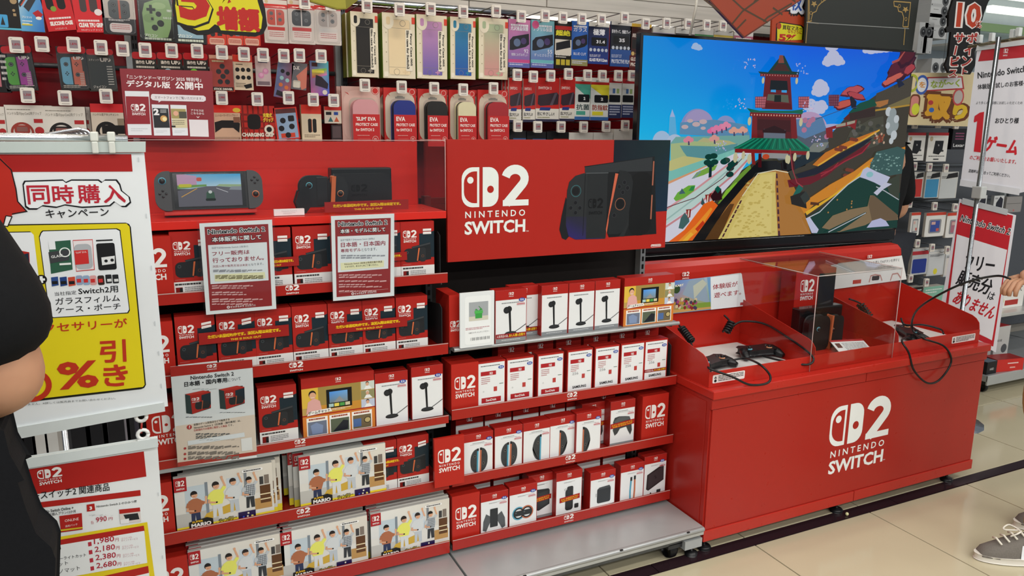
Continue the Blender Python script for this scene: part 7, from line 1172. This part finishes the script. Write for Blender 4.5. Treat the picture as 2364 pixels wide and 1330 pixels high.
a.P([(97, 1284), (111, 1282), (111, 1264), (97, 1266)], '#a8231f', 4); a.T('4', 101, 1279, 108, 1278, 8, '#eee', 5, .04); a.T('透明', 117, 1273, 141, 1268, 12, '#1b1c1f', 4, .01); a.T('UV+', 119, 1286, 138, 1284, 7, '#1b1c1f', 4); a.T('ブルーライトカット', 120, 1296, 199, 1284, 8, '#1b1c1f', 4, .01); a.T('マット', 122, 1310, 158, 1303, 9, '#1b1c1f', 4); a.T('ナノマット', 124, 1327, 185, 1315, 10, '#1b1c1f', 4)
for i, n in enumerate(('1,980', '2,180', '2,380', '2,680')): x = 217 + 1.9 * i; y = 1258 + 18.7 * i; a.T(n, x, y, x + 47, y - 7, 15, '#a8263a', 4, .015); a.T('円', x + 49, y - 8, x + 57, y - 9, 8, '#a8263a', 4); a.R(x - 13, y + 3, x - 6, y - 8, '#b23040', 4); a.T('さらに10%', x + 63, y - 13, x + 88, y - 17, 4, '#c9909a', 4); a.T('ポイントサービス', x + 63, y - 8, x + 101, y - 13, 5, '#b78a94', 4)
for x, y in ((365, 1140), (375, 1285)): a.R(x, y + 4, x + 1.2, y - 4, '#c3c9cd', 5)
a.build('banner_print', 'print', t); bar(pl, t, [(-560, 1178), (363, 1028), (362, 1011), (-560, 1155)], '#cdd6d6', 'top_rail')
q = pl.pix(330, 1003); m = M(); m.tube([(q[0] + .009 * math.cos(i * .5236), 0, q[1] + .009 * math.sin(i * .5236)) for i in range(13)], .0035, '#e2e4e2', 8); m.box(q[0] - .01, q[0] + .01, -.003, .003, q[1] - .022, q[1] - .008, '#e2e4e2'); m.build('hanging_ring', 'plastic', t)
# rack with upright soft cases behind the left banners
lr2 = thing('soft_case_rack', 'low wire rack behind the gap between the two left banners', 'rack', (-.35, 1.95, 0)); 
m = M(); m.box(-.45, .2, -.1, .14, .60, .62, '#26282a'); m.build('shelf', 'metal', lr2, .002); m = M(); m.box(-.45, .2, .14, .15, .1, 1.05, '#17181b'); m.build('back_panel', 'matte', lr2)
for sx in (-.43, .18):
    m = M(); m.box(sx - .012, sx + .012, -.1, -.08, .0, .62, '#33363a'); m.build('leg', 'metal', lr2)
for i, (u0, u1, c, nm) in enumerate(((-60, -6, '#2c3038', 'charcoal'), (-4, 22, '#23315e', 'deep blue'), (24, 48, '#8a8c90', 'light grey'), (50, 72, '#27408a', 'bright blue'), (76, 102, '#c2c4c4', 'white printed'), (104, 132, '#a9a6a2', 'pale striped'), (160, 200, '#37383c', 'dark grey'), (204, 240, '#4f5056', 'mid grey'), (244, 292, '#77747c', 'grey mauve'), (298, 312, '#2f2d38', 'dark violet'))):
    p = atY((u0 + u1) / 2, 985, 1.9); w = (u1 - u0) / 1763 * 1.8
    o = thing('soft_case', f'{nm} upright soft case between the left banners', 'case', (p.x, 1.9, .621), 'upright soft cases'); m = M(); m.rbox(-w / 2, w / 2, 0, .1, 0, .36, min(.012, w / 3), c); m.build('shell', 'matte', o, .004)
    m = M(); m.box(-w * .35, w * .35, -.0012, 0, .12, .3, '#d3d4d2' if i in (4, 5) else '#1d1e22'); m.build('label', 'print', o)
cp = thing('chrome_post', 'thin chrome post between the two left banners', 'post', (atY(145, 960, 1.8).x, 1.8, 0)); m = M(); m.lathe([(.05, 0), (.05, .008), (.006, .012), (.006, 1.2)], (0, 0, 0), '#c9ccd0', 12); m.build('tube', 'chrome', cp)
# ================================================================ right pole with two banners
rp = thing('banner_pole', 'chrome banner pole standing behind the right end of the counter', 'pole', (3.735, 2.45, 0))
m = M(); m.lathe([(.17, 0), (.17, .008), (.02, .02), (.011, .03), (.011, 1.95)], (0, 0, 0), '#9aa0a6', 16); m.build('tube', 'chrome', rp); q = atY(2258, 444, 2.45) - Vector((3.735, 2.45, 0)); m = M(); m.box(q.x - .022, q.x + .022, -.03, .02, q.z - .03, q.z + .03, '#b9bdbc'); m.build('clamp', 'plastic', rp, .004)
m = M(); A_ = atY(2236, 108, 2.66) - Vector((3.735, 2.45, 0)); B_ = atY(2420, 78, 2.22) - Vector((3.735, 2.45, 0)); m.tube([A_, B_], .008, '#b3a98a', 10); m.build('cross_bar', 'chrome', rp)
for u, v, yy in ((2262, 90, 2.6), (2290, 86, 2.53), (2338, 78, 2.42), (2352, 74, 2.39)): q = atY(u, v, yy) - Vector((3.735, 2.45, 0)); m = M(); m.box(q.x - .012, q.x + .012, q.y - .01, q.y + .01, q.z - .02, q.z + .02, '#d3d8d8'); m.build('clip', 'plastic', rp, .003)
p0 = atY(2306, 200, 2.50)
pl = Plane((p0.x + .012, 2.50, 1.25), -56); t = thing('rules_banner', 'upper white banner with a big red figure one on the right pole', 'banner', pl.O, None, pl.rot)
poly_sheet(t, pl, [(2217, 425), (2352, 446), (2380, 440), (2420, 95), (2256, 112)], '#d9d9e0'); a = pixart(pl, -.0003)
a.P([(2267, 112), (2420, 90), (2415, 128), (2258, 142)], '#b01f28', 1); p = a.m(2315, 130); q = a.m(2328, 112); sv = a.m; a.m = lambda u, v: (u, v); a.up = True; a.logo(p[0], p[1], q[0], q[1], '#e6e0e0', '#b01f28', 2, False); a.m = sv; a.up = False
a.T('Nintendo Switch 2', 2257, 182, 2383, 164, 15, '#1d1d22', 3, .02); a.T('体験版お試しのお客様へ', 2257, 207, 2372, 197, 12, '#1d1d22', 3, .02); a.T('より多くのお客様にお試しいただくため', 2253, 241, 2360, 241, 7, '#2a2a30', 3); a.T('おひとり様', 2297, 285, 2351, 285, 13, '#1d1d22', 3, .03)
a.P([(2248, 280), (2250, 268), (2262, 260), (2272, 258), (2264, 352), (2248, 350), (2256, 280), (2249, 283)], '#c2202c', 3); a.T('ゲーム', 2270, 347, 2345, 358, 34, '#c2202c', 3, .05); a.T('のご利用をお願いいたします。', 2238, 368, 2345, 379, 10, '#c2202c', 3, .02); a.T('混雑時は譲り合ってご利用ください。', 2235, 398, 2331, 410, 8, '#2a2a30', 3, .01)
a.build('banner_print', 'print', t); bar(pl, t, [(2216, 428), (2352, 450), (2354, 436), (2218, 415)], '#cfd1d6', 'bottom_rail'); bar(pl, t, [(2254, 117), (2420, 96), (2420, 86), (2256, 106)], '#bfc3c4', 'top_rail')
pl = Plane((p0.x + .012, 2.50, .4), -50); t = thing('stock_banner', 'lower white banner with red borders on the right pole', 'banner', pl.O, None, pl.rot)
poly_sheet(t, pl, [(2166, 740), (2299, 814), (2346, 497), (2215, 459)], '#d9d9e0'); a = pixart(pl, -.0003)
a.P([(2218, 470), (2337, 500), (2325, 572), (2196, 540)] if False else [(2216, 468), (2339, 498), (2322, 590), (2205, 545)], '#b8232e', 1); a.P([(2216, 468), (2222, 470), (2186, 745), (2178, 740)], '#b8232e', 1); a.P([(2333, 496), (2339, 498), (2293, 800), (2287, 797)], '#b8232e', 1); a.P([(2180, 735), (2292, 786), (2292, 800), (2178, 748)], '#b8232e', 1)
a.P([(2209, 541), (2325, 577), (2290, 786), (2186, 730)], '#dcdce2', 2)
outl(a, 'Nintendo Switch 2', 2215, 510, 2329, 543, 15, '#1d1d22', '#ecebee', 4, .02, .07); a.T('フリー', 2225, 621, 2292, 630, 32, '#1d1d22', 4, .035); a.T('販売分', 2205, 656, 2280, 682, 36, '#1d1d22', 4, .03); a.T('は', 2278, 690, 2292, 694, 18, '#1d1d22', 4, .02); a.T('ありません', 2197, 698, 2288, 738, 30, '#b8232e', 4, .03)
a.build('banner_print', 'print', t); bar(pl, t, [(2221, 470), (2324, 496), (2326, 484), (2223, 458)], '#aeb2b6', 'top_rail')
# ================================================================ signs over the wall rack
def hanging(name, lab, y, pts, col, draw, th=.012, cat='sign', yaw=0):
    pl = Plane(atY(pts[0][0], pts[0][1], y), yaw); t = thing(name, lab, cat, pl.O, None, pl.rot); m = M(); m.prism([pl.pix(*p) for p in pts], 'y', 0, th, col); m.build('board', 'print', t); a = pixart(pl, -.0004); draw(a); a.build('sign_print', 'print', t)
    P_ = [pl.pix(*p) for p in pts]; top = max(p[1] for p in P_); xs = [p[0] for p in P_ if p[1] > top - .12]
    m = M(); m.tube([((min(xs) + max(xs)) / 2, th / 2, top - .01), ((min(xs) + max(xs)) / 2, th / 2, 3.1 - pl.O.z)], .0012, '#8a8c8e', 5); m.build('hanging_wire', 'metal', t); return t
hanging('bonus_sign', 'black edged yellow sign with a big red figure five', 2.45, [(400, -40), (398, 20), (404, 45), (425, 68), (455, 80), (480, 80), (500, 74), (520, 79), (590, 84), (608, 78), (617, 60), (612, 20), (595, -40)], '#16130f', lambda a: (
    a.P([(408, -36), (405, 15), (412, 40), (432, 60), (458, 71), (482, 68), (496, 56), (505, 60), (510, 70), (590, 75), (603, 66), (606, 40), (595, 4), (588, -36)], '#d8cf20', 1),
    a.T('5', 407, 66, 499, 66, 128, '#16130f', 1.5, .08), a.T('5', 411, 60, 495, 60, 118, '#d8cf20', 1.8, .08),
    a.T('5', 417, 47, 489, 47, 100, '#b8231c', 3, .05),
    a.T('%', 512, 8, 555, 8, 40, '#b8231c', 3, .06), a.T('増額', 504, 66, 598, 72, 50, '#b8231c', 4, .07)))
hanging('diamond_sign', 'olive yellow pointed sign tip at the top edge', 2.4, [(712, -40), (717, 4), (779, 22), (800, 21), (830, -2), (830, -40)], '#8d8420', lambda a: (a.P([(719, 2), (779, 19), (798, 19), (826, -2), (790, -40)], '#a09a34', 1), a.P([(795, -40), (799, 19), (826, -2), (826, -40)], '#7f7a24', 2)))
hanging('brick_sign', 'diamond shaped sign with an orange brown brick pattern', 2.35, [(1590, -48), (1718, 88), (1850, 0), (1895, -40)], '#5a2110', lambda a: (a.P([(1594, -48), (1718, 84), (1846, 0), (1886, -38)], '#94371a', 1),
    [a.L(q, 3.4, '#45301a', 2) for q in ([(1600, -20), (1661, 26)], [(1633, 2), (1690, -40)], [(1654, -20), (1712, 28), (1760, 58)] if False else [(1660, -30), (1714, 20), (1772, 52)], [(1690, 55), (1714, 26), (1790, -30)], [(1740, 5), (1770, -20)], [(1762, 50), (1772, 40), (1828, 8)], [(1784, 18), (1806, 34)], [(1700, 68), (1722, 45)], [(1786, -32), (1836, 4)])]))
st = thing('sign_strap', 'pale strap running from the brick sign down behind the television', 'strap', atY(1600, 70, 2.62)); q = atY(1612, -30, 2.62) - st.location; m = M(); m.tube([Vector((-.02, 0, -.05)), q * .5, q], .0055, '#c9c6bd', 8); m.build('band', 'plastic', st)
hanging('buyback_poster', 'orange buyback poster with a yellow bubble beside the black sign', 2.95, [(1781, 96), (1868, 100), (1874, -20), (1785, -20)], '#b0401c', lambda a: (a.T('取', 1812, 28, 1856, 34, 50, '#16130f', 1.6, .16), a.T('取', 1815, 26, 1853, 31, 46, '#e2e4ea', 2, .1), a.T('取', 1819, 22, 1850, 26, 40, '#2a54a8', 3, .02), a.P([(1792, 55), (1800, 50), (1850, 58), (1857, 64), (1854, 92), (1790, 94)], '#16130f', 1.5), a.P([(1794, 56), (1802, 53), (1848, 60), (1853, 66), (1851, 92), (1794, 94)], '#d8cf20', 2), a.E(1798, 60, 5.5, '#a8381c', 3), a.T('買取マネー', 1806, 68, 1852, 72, 10, '#16130f', 3, .03), a.T('ならさらに', 1818, 76, 1850, 79, 9, '#9a2c18', 3, .03), a.T('5%', 1797, 94, 1838, 96, 16, '#b8231c', 3, .05)))
hanging('black_board_sign', 'black hanging board with gold corner ornaments behind the television top', 2.92, [(1858, 108), (2106, 116), (2124, -20), (1864, -24)], '#2b2e2b', lambda a: (
    [a.L(q, 1.6, '#a88a50', 2) for q in ([(1866, -10), (1865, 50), (1874, 48)], [(1861, 52), (2096, 66)] if False else [(1862, 51), (1890, 54)], [(1864, 54), (1860, 100)], [(2063, 3), (2102, 6), (2096, 62), (2085, 62)], [(2089, 66), (2086, 104)], [(1868, 0), (1868, 46)], [(2063, 3), (2064, 14), (2072, 16), (2074, 26), (2082, 28), (2086, 40), (2084, 62)], [(1908, -2), (1896, 6), (1888, 14), (1884, 26), (1876, 30), (1872, 46)])],
    a.L([(1862, 52), (2098, 66)], 1.2, '#8f9290', 2), [[a.P([(x + 8 * math.cos(k * math.pi / 5 + .3) * (1 if k % 2 == 0 else .45), y + 8 * math.sin(k * math.pi / 5 + .3) * (1 if k % 2 == 0 else .45)) for k in range(10)], '#a88a50', 3)] for x, y in ((1879, 9), (2090, 22))], [a.ring(x, y, 3, .3, '#a88a50', 3, n=12) for x, y in ((1872, 30), (2076, 14), (2091, 44), (1898, 2))]))
hanging('ten_percent_sign', 'black vertical sign reading ten percent in red on white', 2.80, [(2204, -10), (2191, 30), (2190, 60), (2184, 66), (2186, 75), (2196, 74), (2192, 110), (2190, 130), (2182, 150), (2190, 168), (2240, 172), (2252, 150), (2250, 120), (2262, 90), (2264, 60), (2272, 30), (2282, 4), (2292, -10)], '#161413', lambda a: (
    a.T('10', 2202, 66, 2264, 68, 64, '#dcd6d2', 1, .1), a.T('10', 2206, 63, 2261, 65, 58, '#b03a1c', 2, .03), a.T('%', 2250, 66, 2266, 66, 18, '#dcd6d2', 3, .08), a.T('%', 2251, 65, 2265, 65, 16, '#b03a1c', 4, .01),
    [(a.T(ch, x - 1.5, y + 1.5, x + w + 1.5, y + 1.5, h + 3, '#dcd6d2', 1, .1), a.T(ch, x, y, x + w, y, h, '#9c2a22', 2, .05)) for ch, x, y, w, h in (('サ', 2203, 98, 22, 20), ('ビ', 2194, 152, 18, 20), ('ス', 2190, 176, 18, 14), ('ポ', 2232, 98, 22, 21), ('イ', 2226, 127, 18, 22), ('ン', 2220, 152, 20, 20), ('ト', 2221, 172, 10, 14))], a.L([(2208, 105), (2203, 128)], 7, '#dcd6d2', 1), a.L([(2208, 106), (2203, 127)], 4, '#9c2a22', 2)))
hanging('toy_sign', 'cream hanging sign with stitched yellow lettering right of the television', 2.9, [(2085, 288), (2236, 292), (2250, 168), (2100, 168)], '#d3c39a', lambda a: (a.P([(2140, 178), (2222, 176), (2226, 206), (2136, 212)], '#b03a3a', 1), a.P([(2143, 181), (2219, 179), (2222, 203), (2139, 208)], '#d9d9dc', 2), a.E(2128, 196, 15, '#3a5aa8', 2), a.E(2128, 196, 11, '#d9d9dc', 3), a.T('を', 2121, 202, 2135, 202, 13, '#d08a2c', 4, .04), a.T('なが〜く', 2148, 204, 2214, 200, 18, '#9ab03a', 4, .04), a.ring(2106, 192, 14, .3, '#a8b03a', 2),
    a.T('取', 2132, 276, 2192, 278, 58, '#6a3a1c', 1.4, .16), a.T('取', 2137, 272, 2188, 273, 50, '#d8a02c', 3, .1), a.R(2096, 270, 2126, 218, '#6a3a1c', 1.6, 8), a.R(2099, 267, 2122, 222, '#c88078', 2, 6), a.E(2113, 252, 9, '#c9cc3a', 4), a.T('り', 2196, 276, 2232, 278, 36, '#6a3a1c', 1.4, .2), a.T('り', 2200, 273, 2228, 274, 31, '#d9b52c', 3, .12), a.E(2148, 237, 6, '#b83a3a', 5, .6), a.E(2150, 254, 6, '#3a6ab8', 5, .6), a.E(2212, 224, 13, '#c04a4a', 3), a.E(2212, 224, 10, '#b9b0ac', 4)))
pp = thing('ballot_ball', 'tiny pale ball lying on the dark floor strip', 'ball', (2.42, 1.945, .0085)); m = M(); m.lathe([(.002, -.0068), (.005, -.005), (.007, 0), (.005, .005), (.002, .0068)], (0, 0, 0), '#cfcb9a', 14); m.build('ball', 'plastic', pp)
# ================================================================ people
def skin_mesh(name, J, E_, col, kind, parent, lv=2, root='pelvis'):
    names = list(J); me = bpy.data.meshes.new(name); me.from_pydata([J[k][0] for k in names], [(names.index(a), names.index(b)) for a, b in E_], []); o = bpy.data.objects.new(name, me); C.objects.link(o)
    sk = o.modifiers.new('s', 'SKIN'); sk.use_smooth_shade = True; s = me.skin_vertices[0].data if me.skin_vertices else None
    if s is None: me.skin_vertices.new() if hasattr(me.skin_vertices, 'new') else None; s = me.skin_vertices[0].data
    for i, k in enumerate(names): r = J[k][1]; s[i].radius = r if isinstance(r, tuple) else (r, r); s[i].use_root = (k == root)
    sb = o.modifiers.new('b', 'SUBSURF'); sb.levels = lv; sb.render_levels = lv
    dg = bpy.context.evaluated_depsgraph_get(); nm = bpy.data.meshes.new_from_object(o.evaluated_get(dg)); o.modifiers.clear(); old = o.data; o.data = nm; bpy.data.meshes.remove(old)
    ca = nm.color_attributes.new('Col', 'FLOAT_COLOR', 'CORNER'); ca.data.foreach_set('color', list(lin(col)) * len(nm.loops)); nm.polygons.foreach_set('use_smooth', [True] * len(nm.polygons)); nm.materials.clear(); nm.materials.append(mat(kind)); nm.name = name; o.name = name; o.parent = parent; return o
SKIN = '#b98a6c'
BE = [('pelvis', 'waist'), ('waist', 'chest'), ('chest', 'neck'), ('neck', 'jaw'), ('jaw', 'skull')]
def person(lab, at, yaw, h, shirt, trousers, arms, legs=None, shoe='#77736d', hair='#1d1b1a', shorts=False):
    """joints in the body's own frame: x to its left, -y forward"""
    t = thing('person', lab, 'person', at, None, (0, 0, yaw)); k = h / 1.72
    P = {'pelvis': ((0, 0, .93), (.15, .11)), 'waist': ((0, .01, 1.08), (.135, .1)), 'chest': ((0, .015, 1.3), (.155, .11)), 'neck': ((0, .02, 1.47), .055), 'jaw': ((0, 0, 1.56), (.062, .075)), 'skull': ((0, .005, 1.64), (.08, .095))}
    L = legs or {1: ((.1, 0, .88), (.11, -.01, .48), (.11, .02, .09)), -1: ((-.1, 0, .88), (-.11, -.01, .48), (-.11, .02, .09))}
    E_ = list(BE); body = dict(P)
    for s in (1, -1):
        S_, El, Wr, Ha = arms[s]; n = 'l' if s > 0 else 'r'
        body.update({n + 'sh': (S_, .058), n + 'um': (tuple((Vector(S_) + Vector(El)) / 2), .05), n + 'el': (El, .042), n + 'fm': (tuple((Vector(El) * .6 + Vector(Wr) * .4)), .041), n + 'wr': (Wr, .027), n + 'pa': (Ha, (.038, .02))}); E_ += [('chest', n + 'sh'), (n + 'sh', n + 'um'), (n + 'um', n + 'el'), (n + 'el', n + 'fm'), (n + 'fm', n + 'wr'), (n + 'wr', n + 'pa')]
        H_, K_, A_ = L[s]; body.update({n + 'hip': (H_, .088), n + 'kn': (K_, .058), n + 'cf': (tuple(Vector(K_) * .6 + Vector(A_) * .4), .056), n + 'an': (A_, .036)}); E_ += [('pelvis', n + 'hip'), (n + 'hip', n + 'kn'), (n + 'kn', n + 'cf'), (n + 'cf', n + 'an')]
    body = {q: (tuple(c * k for c in v[0]), v[1]) for q, v in body.items()}; b = skin_mesh('body', body, E_, SKIN, 'skin', t)
    sh = {q: (body[q][0], tuple(r + .018 for r in body[q][1]) if isinstance(body[q][1], tuple) else body[q][1] + .016) for q in ('pelvis', 'waist', 'chest')}; sh['nk'] = (tuple(Vector(body['neck'][0]) - Vector((0, 0, .035))), .085); se = [('pelvis', 'waist'), ('waist', 'chest'), ('chest', 'nk')]
    for n in 'lr':
        sh[n + 'sh'] = (body[n + 'sh'][0], .085); sh[n + 'um'] = (body[n + 'um'][0], .082); sh[n + 'cu'] = (tuple(Vector(body[n + 'um'][0]) * .12 + Vector(body[n + 'el'][0]) * .88), .078); se += [('chest', n + 'sh'), (n + 'sh', n + 'um'), (n + 'um', n + 'cu')]
    skin_mesh('shirt', sh, se, shirt, 'cloth', t)
    tr_ = {'pelvis': (tuple(Vector(body['pelvis'][0]) - Vector((0, 0, .01))), (.165, .125))}; te = []
    for n in 'lr':
        tr_[n + 'hip'] = (body[n + 'hip'][0], .112); tr_[n + 'kn'] = (body[n + 'kn'][0], .076); te += [('pelvis', n + 'hip'), (n + 'hip', n + 'kn')]
        if not shorts: tr_[n + 'an'] = (body[n + 'an'][0], .055); te += [(n + 'kn', n + 'an')]
    skin_mesh('trousers', tr_, te, trousers, 'cloth', t)
    # hands: four fingers and a thumb each
    for n, s in (('l', 1), ('r', -1)):
        w = Vector(body[n + 'wr'][0]); p = Vector(body[n + 'pa'][0]); d = (p - w).normalized(); side = d.cross(Vector((0, 0, 1))); side = side.normalized() if side.length > .2 else Vector((1, 0, 0)); dn = d.cross(side).normalized()
        if dn.z > 0: dn = -dn
        m = M()
        for f in range(4): o_ = p + side * (.022 - .0145 * f) + d * .012; ln = (.062, .07, .066, .052)[f]; m.tube([o_, o_ + d * ln * .45 + dn * .006, o_ + d * ln * .75 + dn * .028, o_ + d * ln * .78 + dn * .048], [.0095, .009, .0085, .0065], SKIN, 8)
        o_ = p + side * .026 - d * .025; m.tube([o_, o_ + side * .02 + d * .02 + dn * .008, o_ + side * .02 + d * .045 + dn * .026], [.012, .01, .008], SKIN, 8); m.build('fingers', 'skin', t)
    # head details
    z = 1.62 * k; m = M(); m.tube([(0, -.085, z + .02), (0, -.108, z - .012), (0, -.095, z - .02)], [.008, .013, .008], SKIN, 8)
    for s in (1, -1): m.tube([(s * .082, .0, z + .015), (s * .09, .006, z), (s * .082, .0, z - .025)], [.008, .012, .006], SKIN, 8)
    m.build('nose_and_ears', 'skin', t); m = M()
    for s in (1, -1): m.lathe([(.002, -.011), (.009, -.006), (.011, 0), (.009, .006)], (s * .032, -.082, z + .015), '#2a2220', 12, 'y')
    m.box(-.022, .022, -.1, -.085, z - .048, z - .043, '#8a4a42'); m.build('eyes_and_mouth', 'plastic', t)
    m = M(); m.lathe([(.094, -.06), (.102, -.01), (.1, .04), (.08, .085), (.04, .108), (.005, .114)], (0, .018, z + .03), hair, 18); m.build('hair', 'cloth', t)
    for n, s in (('l', 1), ('r', -1)):
        A_ = Vector(body[n + 'an'][0]); sneaker(t, A_, shoe)
    return t
def sneaker(t, A_, col, rz=0):
    base = A_.z - .09
    prof = [(-.19, .030), (-.175, .052), (-.14, .062), (-.09, .082), (-.05, .1), (.0, .105), (.05, .098), (.078, .06), (.085, .03)]; m = M(); V = []; n = 10
    for y, hh in prof:
        w = .046 * (1 - ((y + .03) / .165) ** 4 * .55) if abs(y + .03) < .165 else .022
        for i in range(n + 1): q = math.pi * i / n; V.append((A_.x + w * math.cos(q) * (1 if hh < .09 else .9), A_.y + y, base + .02 + (hh - .02) * math.sin(q) ** .7))
    m._add(V, [(i * (n + 1) + j, i * (n + 1) + j + 1, (i + 1) * (n + 1) + j + 1, (i + 1) * (n + 1) + j) for i in range(len(prof) - 1) for j in range(n)], col, True); m._add([V[j] for j in range(n + 1)], [tuple(range(n + 1))], col); m._add(V[-(n + 1):], [tuple(range(n + 1))], col)
    so = m.build('shoe', 'cloth', t); m = M(); out = []
    for i in range(24):
        q = 2 * math.pi * i / 24; yy = -.055 + .148 * math.sin(q); out.append((A_.x + .05 * math.cos(q) * (1.0 if yy < -.02 else .82), A_.y + yy))
    m.prism(out, 'z', base + .003, base + .026, '#d6d2c8', True); m.build('sole', 'plastic', so, .003); m = M()
    for i in range(4): y = A_.y - .13 + .026 * i; z = base + .07 + .0105 * i; m.tube([(A_.x - .026, y, z), (A_.x, y - .006, z + .012), (A_.x + .026, y, z)], .0035, '#dcd8cc', 6)
    m.tube(spline([(A_.x, A_.y - .05, base + .11), (A_.x - .03, A_.y - .075, base + .118), (A_.x - .02, A_.y - .1, base + .105), (A_.x, A_.y - .055, base + .112), (A_.x + .03, A_.y - .08, base + .118), (A_.x + .02, A_.y - .1, base + .1)], 5), .003, '#dcd8cc', 6); m.build('laces', 'cloth', so)
    for s in (1, -1):
        m = M(y0=0); V0 = [(-.09, .026), (-.083, .072), (-.072, .072), (-.055, .042), (-.05, .075), (-.038, .075), (-.045, .026), (-.055, .026), (-.072, .056), (-.078, .026)]; m._add([(A_.x + s * (.0475 - .012 * max(0, (z - .03) / .045)), A_.y + y * (1) + .02, base + z) for y, z in V0], [tuple(range(10))], '#d8dcdf'); m.build('side_letter', 'print', so)
# the man at the left edge: back of the arm in front of the banner
def ar(sh, el, wr, ha): return (sh, el, wr, ha)
person('person in a black T-shirt cut off by the left edge of the picture', (-.44, 1.06, 0), math.radians(180), 1.74, '#0f1012', '#101114',
       {1: ar((.19, .02, 1.41), (.25, .05, 1.12), (.2, -.16, 1.1), (.18, -.24, 1.12)), -1: ar((-.2, .03, 1.41), (-.285, .06, 1.19), (-.1, -.1, 1.15), (-.02, -.15, 1.16))}, shoe='#202124')
bg = thing('shoulder_bag', 'black soft bag hanging at the side of the person at the left edge', 'bag', (-.17, .98, .93)); pl = Plane((-.17, .98, .93)); m = M()
m.prism([pl.pix(*p) for p in ((-60, 990), (2, 1000), (14, 1050), (46, 1106), (32, 1112), (52, 1175), (76, 1235), (112, 1268), (121, 1292), (118, 1400), (-60, 1430))], 'y', 0, .07, '#101114'); m.build('pouch', 'cloth', bg, .004)
m = M(); m.tube([(-.1, .02, .03), (-.13, .03, .3), (-.17, .05, .52)], .009, '#0c0d0f', 8); m.build('strap', 'cloth', bg)
# the visitor right of the counter holding the controller cord
t = person('person in beige trousers with a black wrist band holding up the cord', (2.99, 1.46, 0), math.radians(-115.5), 1.72, '#3a3f48', '#a58c5c',
       {1: ar((.18, .0, 1.41), (.24, .0, 1.12), (.14, -.16, 1.0), (.1, -.22, .98)), -1: ar((-.18, 0, 1.41), (-.22, .0, 1.12), (-.05, -.2, 1.01), (-.02, -.285, 1.0))},
       {1: ((.1, 0, .88), (.12, -.09, .49), (.11, -.19, .09)), -1: ((-.1, 0, .88), (-.12, -.07, .5), (-.12, .1, .09))}, '#6d6862')
m = M(); m.tube([(-.052, -.185, 1.012), (-.048, -.2, 1.01), (-.044, -.215, 1.008)], .034, '#17181a', 14, False); m.build('wrist_band', 'plastic', t)
# the visitor behind the television
person('person in a black T-shirt half hidden behind the television', (3.425, 2.80, 0), math.radians(195), 1.72, '#0f1012', '#2a2d33',
       {1: ar((.18, .02, 1.38), (.24, .06, 1.1), (.14, -.16, .96), (.1, -.22, .94)), -1: ar((-.18, .02, 1.38), (-.22, .06, 1.08), (-.06, -.2, 1.0), (0, -.26, 1.0))}, shoe='#303236')
